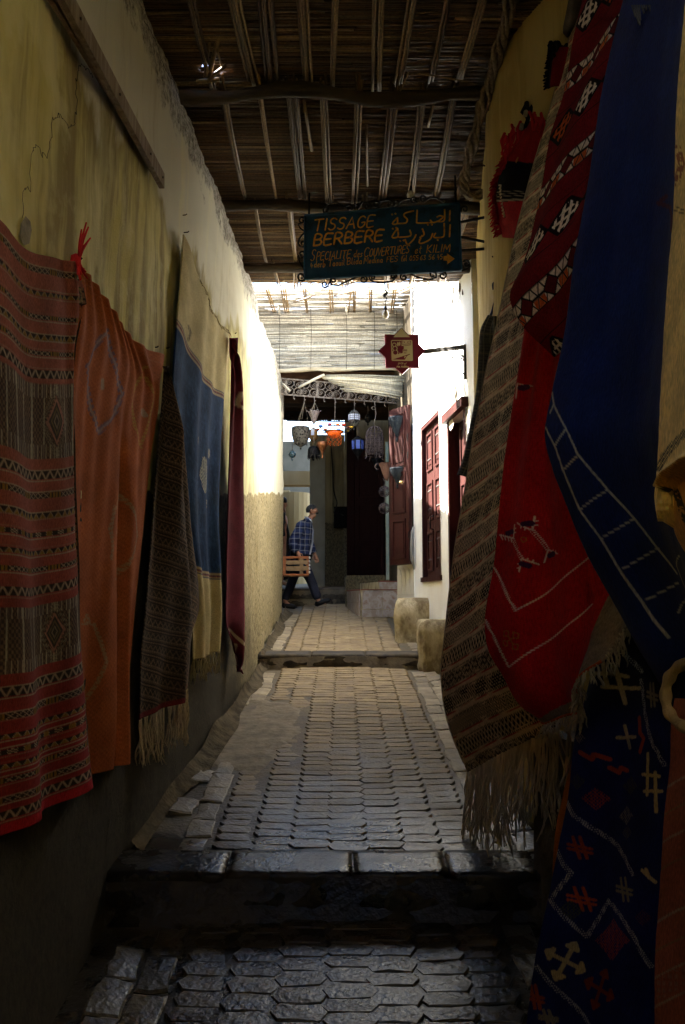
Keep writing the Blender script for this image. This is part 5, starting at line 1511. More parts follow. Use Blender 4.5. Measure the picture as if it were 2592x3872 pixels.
# stone benches by the house
def rough_block(name, label, pts_foot, h, m, seed):
    """uneven block standing on the ground; pts_foot = 4 corners (x, y) anticlockwise"""
    mb = MB(); n = 14
    rr = random.Random(seed)
    grid = {}
    c = [Vector((a, b, G(b) - .05)) for a, b in pts_foot]
    faces = [(0, 1), (1, 2), (2, 3), (3, 0)]
    ztop = max(G(b) for a, b in pts_foot) * .5 + min(G(b) for a, b in pts_foot) * .5 + h
    for a, b in faces:
        for i in range(n + 1):
            for j in range(n + 1):
                f = i / n; g = j / n
                p = c[a].lerp(c[b], f); p.z = p.z + (ztop - p.z) * g
                edge = min(f, 1 - f); tp = 1 - g
                cen = sum(c, Vector()) / 4; inw = (cen - p); inw.z = 0; inw.normalize()
                k = .055 * max(0, 1 - edge * 6) ** 1.5 + .05 * max(0, 1 - tp * 6) ** 1.5
                q = p + inw * (k + .075 * float(fbm(np.array([p.x * 5 + p.y * 4]), np.array([p.z * 5]), seed, 4)[0]))
                if tp == 0: q.z -= .02 * max(0, 1 - edge * 8)
                grid[a, i, j] = len(mb.v); mb.v.append(tuple(q))
        for i in range(n):
            for j in range(n): mb.f.append((grid[a, i, j], grid[a, i + 1, j], grid[a, i + 1, j + 1], grid[a, i, j + 1]))
    ring = [grid[a, i, n] for a, b in faces for i in range(n)]
    ce = len(mb.v); mb.v.append(tuple(sum(c, Vector()) / 4 * 1.0)); mb.v[ce] = (mb.v[ce][0], mb.v[ce][1], ztop + .008)
    mb.f += [(ring[k], ring[(k + 1) % len(ring)], ce) for k in range(len(ring))]
    o = mb.build(name, m, smooth=True)
    return tag(o, label, 'stone block', 'stone blocks by the white house')
rough_block('stone_bench', 'weathered yellow stone block below the studded red door, the farther one', [(.63, 9.75), (1.2, 9.70), (1.14, 10.4), (.74, 10.4)], .50, SANDSTONE, 71)
rough_block('stone_bench', 'pale worn stone block beside the dark step, the nearer one', [(.82, 8.5), (1.3, 8.45), (1.25, 9.2), (.86, 9.2)], .44, SANDSTONE, 72)

# ------------------------------------------------------------------ lantern shop behind
shop = thing('lantern_shop', 'dim shop building with yellow walls and dark doors behind the hanging lanterns', 'building', (.2, 14.5, .2))
def wallbox(name, a, b, z0, z1, th, m, parent, label=None):
    a = Vector((a[0], a[1], 0)); b = Vector((b[0], b[1], 0)); d = (b - a).normalized(); n = Vector((d.y, -d.x, 0)) * th
    mb = MB(); mb.hexa([a + Vector((0, 0, z0)), b + Vector((0, 0, z0)), b + Vector((0, 0, z1)), a + Vector((0, 0, z1))], [a - n + Vector((0, 0, z0)), b - n + Vector((0, 0, z0)), b - n + Vector((0, 0, z1)), a - n + Vector((0, 0, z1))])
    return mb.build(name, m, parent, label)
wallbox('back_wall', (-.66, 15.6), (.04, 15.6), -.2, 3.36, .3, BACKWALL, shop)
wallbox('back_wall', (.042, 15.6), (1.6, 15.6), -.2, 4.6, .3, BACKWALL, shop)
PALE = M('pale_plaster', (.24, .22, .165), (.30, .28, .22), scale=3, rough=.9, bump=.2)
mb = MB(); mb.box((-.50, 15.55, 1.4), (.30, .16, 3.4)); mb.build('pilaster', PALE, shop)
mb = MB(); mb.box((-.23, 15.56, 1.75), (.05, .10, 2.6)); mb.box((-.02, 15.57, 2.0), (.03, .06, 2.0)); mb.build('wall_strip', BACKWALL, shop)
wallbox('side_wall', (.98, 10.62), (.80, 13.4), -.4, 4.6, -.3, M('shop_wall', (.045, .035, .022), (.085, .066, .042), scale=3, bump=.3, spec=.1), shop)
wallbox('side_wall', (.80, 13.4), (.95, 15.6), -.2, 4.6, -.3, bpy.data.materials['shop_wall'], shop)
mb = MB(); mb.box((.745, 12.9, 1.5), (.05, .06, 2.3)); mb.build('green_post', M('pale_green_paint', (.22, .28, .22), (.30, .35, .28), bump=.1), shop)
# open door leaf (nearest), built upright along its own line
def door_panelled(name, a, b, z0, z1, m, parent, panels, th=.045, label=None):
    a = Vector((a[0], a[1], 0)); b = Vector((b[0], b[1], 0)); d = (b - a); W = d.length; d.normalize(); n = Vector((d.y, -d.x, 0))
    if n.y > 0: n = -n
    def bx(mb, s0, s1, q0, q1, o0, o1):
        c = [a + d * s0 + n * o0, a + d * s1 + n * o0]; e = [a + d * s0 + n * o1, a + d * s1 + n * o1]
        Z = Vector((0, 0, 1))
        mb.hexa([c[0] + Z * q0, c[1] + Z * q0, c[1] + Z * q1, c[0] + Z * q1], [e[0] + Z * q0, e[1] + Z * q0, e[1] + Z * q1, e[0] + Z * q1])
    mb = MB(); bx(mb, 0, W, z0, z1, -th, 0); o = mb.build(name, m, parent, label)
    for q0, q1 in panels:
        mb = MB(); s0, s1 = .07, W - .07
        bx(mb, s0, s1, q0, q0 + .028, .001, .018); bx(mb, s0, s1, q1 - .028, q1, .001, .018); bx(mb, s0, s0 + .024, q0 + .0285, q1 - .0285, .001, .018); bx(mb, s1 - .024, s1, q0 + .0285, q1 - .0285, .001, .018)
        bx(mb, s0 + .05, s1 - .05, q0 + .06, q1 - .06, .001, .009)
        mb.build('door_panel', m, o)
    return o, a, d, n
DA, DB = (.665, 10.92), (.905, 10.56)
od, da, dd, dn = door_panelled('open_door', DA, DB, .50, 2.70, REDPAINT, None, [(.58, 1.12), (1.20, 1.78), (1.86, 2.62)])
tag(od, 'tall open dark red door leaf with two iron sconces hung on it', 'door')
def od_p(s, z, o=0.0): return da + dd * s + dn * o + Vector((0, 0, z))
mb = MB(); p = od_p(.33, 1.62, .0); mb.tube([p, p + dn * .03, p + dn * .035, p + dn * .07, p + dn * .08], [.012, .012, .022, .022, .006], n=10); mb.build('handle', M('brass', (.45, .33, .12), (.55, .42, .2), metal=.7, rough=.35, bump=0), od, smooth=True)
for z in (.85, 1.95, 2.2):
    mb = MB(); p = od_p(.42, z, .004); mb.tube([p, p + Vector((0, 0, .09))], .010, n=6); mb.build('hinge', IRON, od)
fd, _, _, _ = door_panelled('inner_door', (.22, 14.1), (.74, 13.9), .46, 2.95, REDDARK, shop, [(.56, 1.0), (1.08, 1.75), (1.85, 2.85)])
wallbox('door_jamb', (.08, 14.2), (.215, 14.14), .2, 3.2, .1, REDDARK, shop)
# shop plinth under the far door
mb = MB(); mb.hexa([(.05, 13.6, -.1), (.95, 13.45, -.1), (.95, 15.5, -.1), (.05, 15.5, -.1)], [(.05, 13.6, .44), (.95, 13.45, .44), (.95, 15.5, .44), (.05, 15.5, .44)]); mb.build('plinth', BACKWALL, shop)
mb = MB(); mb.box((-.02, 15.5, 1.66), (.30, .10, .42))
tag(mb.build('meter_box', M('black_box', (.004, .004, .004), (.010, .009, .008), rough=.9, spec=.05)), 'black square meter box on the dim yellow back wall', 'meter box')
cb = smooth_path([P(1250, 1660, 15.4), P(1258, 1760, 15.45), P(1262, 1850, 15.46), P(1275, 1900, 15.46), P(1268, 1925, 15.45), P(1265, 1940, 15.46), P(1285, 1942, 15.46), P(1300, 1950, 15.45)], 40)
mb = MB(); mb.tube(cb, .012, n=5); tag(mb.build('cable', IRON, smooth=True), 'thin black cable drooping to the meter box', 'cable')
# canopy over the shop front: boards and beams, stretched left unseen to block sun
BOARD = M('brown_board', (.03, .016, .009), (.065, .036, .02), scale=5, stretch=(.5, 5, 1), rough=.9, spec=.1, bump=.3)
can = thing('shop_canopy', 'dark brown board canopy over the lantern shop entrance, stretched left to block sun', 'canopy', (0, 13, 3.75))
y = 11.98; k = 0
while y < 15.4:
    mb = MB(); wd = random.uniform(.16, .22); mb.box((-2.8, y + wd / 2, 3.80 + random.uniform(-.006, .006)), (8.0, wd - .006, .03)); mb.build('plank', BOARD, can); y += wd
for yb, zb in ((12.6, 3.68), (13.8, 3.62), (14.95, 3.60)):
    mb = MB(); mb.box((-2.8, yb, zb + (.035 if yb > 14.9 else 0)), (8.0, .10, .16 if yb < 14.9 else .24)); mb.build('beam', BOARD, can)
# lit passage at far left: sunlit column, lintel and wall beyond
far = thing('far_house', 'sunlit tan wall with a rounded corner in the side passage', 'building', (-1.2, 18, 0))
TAN = M('tan_plaster', (.28, .19, .08), (.36, .26, .125), scale=2.5, rough=.85, bump=.2, stretch=(1, 1, .3))
mb = MB(); mb.lathe([(.36, -.3), (.36, 2.42)], (-1.08, 17.6, 0), n=20); mb.box((-1.9, 17.9, 1.1), (1.4, .7, 2.8)); mb.build('rounded_corner', TAN, far, smooth=False)
mb = MB(); mb.box((-1.2, 16.7, 2.62), (1.2, .3, .30)); mb.build('lintel', TAN, far)
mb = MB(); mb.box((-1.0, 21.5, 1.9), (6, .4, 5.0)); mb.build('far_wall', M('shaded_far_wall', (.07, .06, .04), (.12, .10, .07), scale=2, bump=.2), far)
mb = MB(); mb.box((-1.35, 16.6, 1.2), (.12, .2, 2.6)); mb.build('dark_jamb', REDDARK, far)

# ------------------------------------------------------------------ tiled step block by the shop
TILE = M('marble_tile', (.36, .28, .22), (.48, .43, .38), scale=6, rough=.3, rough2=.4, bump=.03, c3=(.30, .17, .11), contrast=(.42, .54), vary=.06)
tb_ = thing('tiled_bench', 'stepped bench faced with pink marble tiles by the open red door', 'bench', (.6, 12.6, -.25))
def zb(y): return G(y) - .03
mb = MB()
fz0, fz1 = G(12.26) - .04, .17
mb.hexa([(.285, 12.27, fz0), (.92, 12.27, fz0), (.90, 13.6, fz0), (.10, 13.6, fz0)], [(.285, 12.27, fz1), (.92, 12.27, fz1), (.90, 13.6, fz1), (.10, 13.6, fz1)])
mb.hexa([(.57, 12.30, fz1 + .002), (.92, 12.30, fz1 + .002), (.90, 13.5, fz1 + .002), (.30, 13.5, fz1 + .002)], [(.57, 12.30, .30), (.92, 12.30, .30), (.90, 13.5, .30), (.30, 13.5, .30)])
mb.build('core', SANDSTONE, tb_)
def tile(x0, x1, z0, z1, y=12.255):
    mb = MB(); mb.box(((x0 + x1) / 2, y, (z0 + z1) / 2), (x1 - x0 - .008, .02, z1 - z0 - .008)); mb.build('tile', TILE, tb_)
tile(.31, .62, -.13, .165); tile(.62, .92, -.13, .165); tile(.30, .62, -.25, -.13); tile(.62, .92, -.25, -.13)
tile(.575, .92, .172, .30, 12.285)
for k in range(4):    # tiles of the slanting side
    a = Vector((.275 - .045 * k * .0, 12.28, 0)).lerp(Vector((.09, 13.6, 0)), k / 4); b = Vector((.275, 12.28, 0)).lerp(Vector((.09, 13.6, 0)), (k + 1) / 4)
    n = Vector((-1, -.14, 0)).normalized() * .015
    for z0, z1 in ((-.24, -.02), (-.02, .165)):
        mb = MB(); q = [a + Vector((0, .004, z0 + .002)), b + Vector((0, -.004, z0 + .002)), b + Vector((0, -.004, z1 - .002)), a + Vector((0, .004, z1 - .002))]
        mb.hexa(q, [p + n for p in q]); mb.build('tile', TILE, tb_)
mb = MB(); mb.box((.60, 12.262, .176), (.62, .03, .012)); mb.tube([(.27, 12.27, .174), (.085, 13.6, .174)], .012, n=5); mb.tube([(.56, 12.28, .306), (.92, 12.28, .306)], .010, n=5); mb.build('red_edging', M('terracotta', (.25, .07, .04), bump=.1), tb_)
# panel of arched tiles under the open door
ap = thing('arched_tile_panel', 'cream tile panel with pointed arch shapes below the open red door', 'tile panel', (.86, 11.0, 0))
pa, pb = Vector((.80, 11.15, 0)), Vector((1.0, 10.62, 0)); pd = (pb - pa); PL = pd.length; pd.normalize(); pn = Vector((-pd.y, pd.x, 0))
if pn.y > 0: pn = -pn
mb = MB(); Z = Vector((0, 0, 1)); q = [pa + Z * -.35, pb + Z * -.35, pb + Z * .50, pa + Z * .50]; mb.hexa(q, [p + pn * .02 for p in q]); mb.build('slab', M('cream_glaze', (.46, .44, .36), (.54, .52, .44), rough=.35, bump=.05), ap)
ARCH = M('arch_glaze', (.58, .56, .47), (.62, .6, .52), rough=.3, bump=0)
for k in range(4):
    for z0, z1 in ((-.30, .03), (.09, .46)):
        s0 = PL * (k + .06) / 4; s1 = PL * (k + .94) / 4; sm = (s0 + s1) / 2; w_ = s1 - s0
        shp = [(s0, z0), (s1, z0), (s1, z1 - .10), (sm + w_ * .3, z1 - .04), (sm, z1), (sm - w_ * .3, z1 - .04), (s0, z1 - .10)]
        mb = MB(); mb.prism(shp, pa + pn * .0205, pd, Z, pn * .006); mb.build('arch_tile', ARCH, ap)
mb = MB(); q = [pa + Z * .045, pb + Z * .045, pb + Z * .08, pa + Z * .08]; mb.hexa([p + pn * .0205 for p in q], [p + pn * .032 for p in q]); mb.build('band', ARCH, ap)

# ------------------------------------------------------------------ reed screens between roof and shop
SCANE = MCOL('grey_cane', rough=.5, weave=60, bump=.2, spec=.4, var=.25)
scr = thing('reed_screen', 'hanging screen of grey split reeds with a rough bottom pole', 'screen', (0, 11.6, 3.9))
SB, ST = P(1296, 1396, 11.75), P(1296, 1167, 11.45)
mb = MB(); z = SB.z - .01
while z < ST.z:
    f = (z - SB.z) / (ST.z - SB.z); y = SB.y + (ST.y - SB.y) * f
    x = -2.3  # reeds run on left past the wall, unseen, to shade the door
    while x < 1.02:
        x2 = min(1.02 + random.uniform(-.05, .04), x + random.uniform(.7, 2.2))
        if random.random() < .94:
            cane_row(mb, (x, y + random.uniform(-.012, .008), z + random.uniform(-.010, .010) + .012 * math.sin(x * 1.7)), (x2, y + random.uniform(-.005, .005), z + random.uniform(-.006, .006) + .012 * math.sin(x2 * 1.7)), random.uniform(.0085, .0125), cane_col('grey'), n=5, seg=5)
        x = x2
        if x > .95: break
    z += random.uniform(.0155, .0185)
mb.build('reed_mat', SCANE, scr, kind='stuff', smooth=True)
mb = MB(); z = SB.z
while z < ST.z - .01:
    f = (z - SB.z) / (ST.z - SB.z); y = SB.y + (ST.y - SB.y) * f + .03
    cane_row(mb, (-2.3, y, z), (1.0, y, z + random.uniform(-.004, .004)), .0145, cane_col('grey'), n=5, seg=6)
    z += .0195
mb.build('backing_mat', SCANE, scr, kind='stuff', smooth=True)
mb = MB(); a = P(1053, 1403, 11.72); b = P(1535, 1392, 11.72)
mb.tube(smooth_path([a + Vector((-1.2, 0, .02)), a, a.lerp(b, .25) + Vector((0, 0, .02)), a.lerp(b, .45), a.lerp(b, .75) + Vector((0, 0, .01)), b], 24), [.035 + .006 * math.sin(k) for k in range(25)], n=9); mb.build('pole', M('bleached_pole', (.28, .22, .13), (.50, .44, .32), scale=8, stretch=(.3, 2, 2), rough=.8, bump=.4), scr, smooth=True)
for u in (1056, 1175, 1310, 1415, 1500):     # ties
    mb = MB(); mb.tube([P(u, 1160, 11.42), P(u + 3, 1250, 11.5), P(u + 1, 1396, 11.68)], .0035, n=4); mb.build('tie', IRON, scr)
scr2 = thing('reed_awning', 'upper reed awning with broad batten bundles, sky showing through its gaps', 'awning', (0, 11, 4.3))
A0 = P(1296, 1096, 10.6).z; A1 = P(1296, 1172, 11.45).z
mb = MB(); y = 10.62
while y < 11.5:
    f = (y - 10.6) / .85; z = A0 + (A1 - A0) * f
    x = -2.4
    while x < 1.0:
        x2 = min(1.05 + random.uniform(-.15, 0), x + random.uniform(.5, 1.8))
        if random.random() < .84: cane_row(mb, (x, y + random.uniform(-.01, .01), z + random.uniform(-.012, .012)), (x2, y + random.uniform(-.012, .012), z + random.uniform(-.015, .015)), random.uniform(.009, .013), cane_col('grey'), n=5, seg=4)
        x = x2
        if x > .85: break
    y += random.uniform(.022, .03)
mb.build('reed_mat', SCANE, scr2, kind='stuff', smooth=True)
for bx in (-1.07, -.86, -.55, -.18, .12, .38, .72):
    for k in range(random.choice((2, 3))):
        mb = MB(); cane_row(mb, (bx + k * .03, 10.5, A0 - .03), (bx + k * .03 + random.uniform(-.04, .04), 11.5, A1 - .03), .012, cane_col('pale'), n=6, seg=5); mb.build('batten', SCANE, scr2, smooth=True)
for (p, q) in (((1265, 1117, 10.6), (1400, 1085, 9.6)), ((1500, 1105, 10.5), (1600, 1060, 9.6)), ((1110, 1142, 10.6), (1190, 1118, 10.4)), ((1512, 1110, 10.4), (1570, 1085, 9.7)), ((1650, 1080, 9.3), (1720, 1035, 8.6))):
    mb = MB(); cane_row(mb, P(*p), P(*q), .010, cane_col('old'), n=6, seg=3); mb.build('loose_slat', SCANE, scr2, smooth=True)
for u in (1058, 1312):
    mb = MB(); cane_row(mb, P(u, 1190, 11.3), P(u - 1, 1150, 11.2), .014, cane_col('grey'), n=6, seg=2); mb.build('loose_slat', SCANE, scr2, smooth=True)
fl = thing('reed_bundle', 'fan of pale canes sagging below the screen over the iron grille', 'reed bundle', P(1400, 1450, 11.5))
for k in range(24):
    f = k / 23
    a = P(1232 + 14 * f + random.uniform(-20, 20) + 260 * max(0, f - .75), 1420 + 30 * f + 140 * max(0, f - .8), 11.62)
    b = P(1532 - 14 * f + random.uniform(-8, 4), 1424 + 80 * f + random.uniform(-3, 3), 11.45)
    mb = MB(); cane_row(mb, a, b, random.uniform(.010, .0145), (lambda q: (.40 * q, .335 * q, .215 * q))(random.uniform(.55, 1.35)), n=6, seg=5, sag=-.015); mb.build('cane', SCANE, fl, smooth=True)
for (p, q, r) in (((1130, 1464, 11.6), (1228, 1416, 11.6), .022), ((1066, 1448, 11.6), (1096, 1478, 11.5), .018)):
    mb = MB(); cane_row(mb, P(*p), P(*q), r, (.45, .40, .30), n=8, seg=3); tag(mb.build('loose_stick', SCANE, smooth=True), 'pale stick poking out in front of the iron grille' if p[0] > 1100 else 'short pale stick by the left wall corner under the screen', 'stick')

# ------------------------------------------------------------------ iron grilles
def spiral(c, ex, ey, r0, turns, a0, sgn=1, n=None, r1=.15):
    n = n or int(14 * turns)
    return [Vector(c) + ex * (math.cos(a0 + sgn * 2 * math.pi * turns * k / n) * r0 * (1 - (1 - r1) * k / n)) + ey * (math.sin(a0 + sgn * 2 * math.pi * turns * k / n) * r0 * (1 - (1 - r1) * k / n)) for k in range(n + 1)]
def grille(name, label, a, b, h, m, npan, r=.008):
    g = thing(name, label, 'grille', a)
    a = Vector(a); b = Vector(b); d = b - a; W = d.length; ex = d.normalized(); ey = Vector((0, 0, 1))
    for o in (0, h):
        mb = MB(); bar(mb, a + ey * o, b + ey * o, .022, .02, up=Vector((0, 1, 0))); mb.build('bar', m, g)
    for k in range(npan + 1):
        p = a + ex * (W * k / npan); mb = MB(); bar(mb, p + ey * .012, p + ey * (h - .012), .03, .014, up=Vector((0, 1, 0))); mb.build('upright', m, g)
    for k in range(npan):
        for i in range(4):
            for j in range(2):
                R_ = h / 4 * .98
                c = a + ex * (W * (k + (i + .5) / 4) / npan) + ey * (h * (.25 + .5 * j)) + Vector((0, .01, 0))
                mb = MB(); rx = min(R_, W / npan / 8 * .98)
                mb.tube(spiral(c, ex * (rx / R_), ey, R_, 1.0, math.pi * (i % 2), 1, 16, 1.0), r, n=4, cap=False)
                mb.tube(spiral(c + ex * (rx * .25 * (1 if i % 2 else -1)), ex * (rx / R_), ey, R_ * .68, 1.5, math.pi * (i % 2), 1, 16), r * .9, n=4)
                mb.build('scroll', m, g, smooth=True)
    return g
RUSTY = M('pale_rusty_iron', (.10, .075, .055), (.22, .18, .14), scale=20, rough=.7, metal=.2, bump=.2)
GA, GB = P(1040, 1488, 11.82), P(1545, 1528, 12.35)
GA2 = GA + (GB - GA) * -.15
grille('scrolled_grille', 'long scrolled iron grille with hooks hung with lanterns', GA2, GB, .25, RUSTY, 5)
grille('scrolled_grille', 'black iron grille silhouetted against white light at the back of the shop', P(1085, 1590, 14.85), P(1330, 1594, 14.95), .17, IRON, 3, r=.007)
def grille_at(u):
    lo, hi = -.2, 1.2
    for _ in range(40):
        m_ = (lo + hi) / 2; p = GA + (GB - GA) * m_
        if 1296 + F * p.x / (p.y * _c + p.z * _s) < u: lo = m_
        else: hi = m_
    return GA + (GB - GA) * lo
HOOK = M('hook_wire', (.14, .11, .08), (.26, .22, .17), rough=.6, metal=.3, bump=0)
gr = bpy.data.objects['scrolled_grille']
for u in (1112, 1152, 1190, 1226, 1268, 1306, 1341, 1378, 1418, 1455):
    p = grille_at(u); mb = MB(); mb.tube([p + Vector((0, 0, .0)), p + Vector((0, -.01, -.06)), p + Vector((.012, -.012, -.075)), p + Vector((.02, -.01, -.06))], .006, n=5); mb.build('hook', HOOK, gr, smooth=True)

# ------------------------------------------------------------------ lanterns
def zpx(v, y): return P(1296, v, y).z
BRASSP = M('pierced_tin', (.008, .007, .006), (.085, .077, .062), scale=34, rough=.75, spec=.2, bump=.5, bscale=60, contrast=(.42, .5))
SILVER = M('silvered_filigree', (.10, .075, .07), (.30, .25, .235), scale=60, rough=.5, metal=.4, bump=.4)
BLKP = M('black_pierced', (.004, .004, .0045), (.018, .017, .017), scale=50, rough=.8, spec=.1, bump=.4)
COPPER = M('copper', (.30, .115, .05), (.40, .17, .08), rough=.32, metal=.85, bump=.1)
AMBER = M('amber_glass', (.16, .085, .025), (.22, .12, .04), rough=.25, bump=0)
WIREM = M('bird_wire', (.05, .036, .032), (.11, .082, .075), rough=.75, bump=0, spec=.15)
BLUEG = M('blue_glass', (.05, .08, .32), (.10, .15, .50), rough=.15, bump=0, scale=10)
WHITEG = M('milk_glass', (.42, .45, .55), (.58, .60, .66), rough=.2, bump=0)
ORANGEG = M('orange_glass', (.75, .10, .012), (.85, .15, .02), rough=.2, bump=0)
BLUEBLK = M('blue_black_tin', (.005, .007, .009), (.018, .023, .028), scale=50, rough=.8, spec=.12, bump=.4)
def chain_to(mb, p, q, r=.0035): mb.tube([Vector(p), (Vector(p) + Vector(q)) / 2 + Vector((.004, 0, 0)), Vector(q)], r, n=4)
def lantern(name, label, u, v0, v1, Y, w_px, prof, m, hang=None, n=14, cat='lantern', extra=None):
    """prof: (radius 0..1, height 0..1) list; v0 = top, v1 = bottom in the picture's rows"""
    top = P(u, v0, Y); bot = P(u, v1, Y); h = top.z - bot.z; r = w_px / F * Y * 1.0 / 2
    t = thing(name, label, cat, top, 'lanterns hanging at the shop front')
    mb = MB(); mb.lathe([(max(.0005, a * r), bot.z + b * h) for a, b in prof], (top.x, top.y, 0), n=n); mb.build('body', m, t, smooth=True)
    mb = MB(); mb.lathe([(.001, bot.z - .05), (.012, bot.z - .035), (.016, bot.z - .02), (.008, bot.z), (.012, bot.z + .012)], (top.x, top.y, 0), n=8); mb.build('finial', m, t, smooth=True)
    hp_ = grille_at(hang) if hang else top + Vector((0, 0, .2))
    mb = MB(); chain_to(mb, hp_ + Vector((0, 0, -.05)), top, .005); mb.build('hanger', HOOK, t, smooth=True)
    return t, top, r, h, bot
dome = [(.05, 0), (.35, .06), (.62, .16), (.82, .32), (.95, .55), (1, .78), (.98, .97), (.90, 1.0), (.86, .96)]
cone = [(.10, 0), (.16, .06), (.30, .14), (.48, .36), (.72, .66), (.92, .86), (1.0, .97), (1.0, 1.0), (.9, .98)]
t, top, r, h, bot = lantern('dome_lantern', 'large pierced brass dome lantern by the left wall corner', 1138, 1615, 1690, 12.2, 72, dome, BRASSP, 1152)
for k in range(3):
    a = k * 2.1; mb = MB(); chain_to(mb, top + Vector((math.cos(a) * r * .9, math.sin(a) * r * .9, 0)), grille_at(1152) + Vector((0, 0, -.1))); mb.build('chain', HOOK, t)
for k in range(5):
    a = k * 1.257 + .4; mb = MB(); p = top + Vector((math.cos(a) * r * .7, math.sin(a) * r * .7, -h * .86)); mb.lathe([(.001, .02), (.016, .0), (.001, -.02)], p, n=7); mb.build('bead', BRASSP, t, smooth=True)
t, top, r, h, bot = lantern('cone_lantern', 'silvery filigree cone lantern on three chains, in front of the back grille', 1188, 1556, 1606, 12.0, 44, cone, SILVER, 1190, n=6)
for k in range(3):
    a = k * 2.1; mb = MB(); chain_to(mb, top + Vector((math.cos(a) * r * .9, math.sin(a) * r * .9, 0)), grille_at(1190) + Vector((0, 0, -.09))); mb.build('chain', HOOK, t)
for k in range(6):
    a = k * math.pi / 3; mb = MB(); p = top + Vector((math.cos(a) * r, math.sin(a) * r, 0)); mb.tube([p, p + Vector((math.cos(a) * .025, math.sin(a) * .025, .012))], .006, n=5); mb.build('tip', SILVER, t)
t, top, r, h, bot = lantern('glass_lantern', 'amber glass lantern below the silvery cone', 1186, 1618, 1670, 12.6, 34, [(.3, 0), (.6, .1), (1, .25), (1, .75), (.6, .95), (.3, 1)], AMBER, None, n=8)
mb = MB(); mb.box((top.x - .01, top.y - r * .98, (top.z + bot.z) / 2 + .03), (.05, .012, .10)); mb.build('pane', WHITEG, t)
star_p = [(.2, 0), (.85, .12), (1.0, .35), (.95, .75), (.7, .95), (.4, 1)]
t, top, r, h, bot = lantern('spiked_lantern', 'black pierced lantern with spikes round its rim', 1187, 1688, 1732, 12.4, 46, star_p, BLKP, None, n=10)
for k in range(8):
    a = k * math.pi / 4 + .2; mb = MB(); p = Vector((top.x + math.cos(a) * r * .85, top.y + math.sin(a) * r * .85, bot.z + h * .18)); mb.tube([p, p + Vector((math.cos(a) * .02, math.sin(a) * .02, -.06))], [.02, .002], n=5); mb.build('spike', BLKP, t)
t, top, r, h, bot = lantern('copper_lamp', 'stepped copper lamp below the orange bowl', 1220, 1672, 1724, 12.3, 44, [(.12, 0), (.16, .22), (.3, .28), (.34, .42), (.62, .46), (.66, .62), (.9, .68), (1, .8), (1, .98), (.95, 1)], COPPER, None, n=18)
# orange bowl with a ring of coloured glass saucers and a bead skirt
bl = thing('orange_chandelier', 'chandelier with an orange glass bowl, bead fringe and small coloured glass dishes', 'chandelier', P(1265, 1630, 12.0), 'lanterns hanging at the shop front')
pc = P(1265, 1632, 12.0); r = 68 / F * 12.0 / 2
mb = MB(); mb.lathe([(.01, -.105), (r * .45, -.095), (r * .8, -.05), (r, 0), (r * .94, 0), (r * .7, -.04), (.01, -.08)], pc, n=20); mb.build('bowl', ORANGEG, bl, smooth=True)
mb = MB(); mb.tube([pc + Vector((math.cos(a) * r * 1.02, math.sin(a) * r * 1.02, 0)) for a in np.linspace(0, 2 * math.pi, 21)], .008, n=5, cap=False)
for R_, zz in ((r * 1.6, .05), (r * 2.0, .03)): mb.tube([pc + Vector((math.cos(a) * R_, math.sin(a) * R_, zz)) for a in np.linspace(0, 2 * math.pi, 29)], .006, n=5, cap=False)
for k in range(10):
    a = k * .628; mb.tube([pc + Vector((math.cos(a) * r, math.sin(a) * r, 0)), pc + Vector((math.cos(a) * r * 2.0, math.sin(a) * r * 2.0, .03))], .006, n=4)
mb.build('frame', IRON, bl, smooth=True)
gc = [(.55, .05, .012), (.50, .28, .02), (.06, .16, .50), (.48, .03, .05), (.62, .12, .02)]
GM = [M('glass_dish_%s' % n_, c_, rough=.2, bump=0) for n_, c_ in zip(('red', 'yellow', 'blue', 'crimson', 'amber'), gc)]
for k in range(12):
    a = k * .5236 + .2; R_ = r * (2.0 if k % 2 else 1.6); p = pc + Vector((math.cos(a) * R_, math.sin(a) * R_, .05 if k % 2 else .07))
    mb = MB(); mb.lathe([(.002, -.02), (.028, -.012), (.036, .012), (.03, .014), (.002, -.006)], p, n=9); mb.build('glass_dish', GM[k % 5], bl, smooth=True)
bm_ = {i: MB() for i in range(3)}
for k in range(30):
    a = k * .2094
    for j in range(6):
        p = pc + Vector((math.cos(a + .1 * (j % 2)) * r * (.86 - .02 * j), math.sin(a + .1 * (j % 2)) * r * (.86 - .02 * j), -.09 - j * .022)); bm_[(k + j) % 3].lathe([(.001, .008), (.008, 0), (.001, -.008)], p, n=4)
for i, m_ in ((0, ORANGEG), (1, AMBER), (2, BLKP)): bm_[i].build('beads', m_, bl, kind='stuff')
mb = MB(); chain_to(mb, grille_at(1268) + Vector((0, 0, -.05)), pc + Vector((0, 0, .05)), .006)
for k in range(3): a = k * 2.1; chain_to(mb, pc + Vector((0, 0, .14)), pc + Vector((math.cos(a) * r * 1.9, math.sin(a) * r * 1.9, .03)), .004)
mb.build('hanger', HOOK, bl)
t, top, r, h, bot = lantern('glass_lantern', 'tin lantern with a band of milky glass panes', 1340, 1548, 1616, 12.1, 44, [(.1, 0), (.5, .05), (.9, .22), (1, .36), (1, .72), (.95, .76), (.5, .93), (.15, .96), (.15, 1.0)], BRASSP, 1341, n=8)
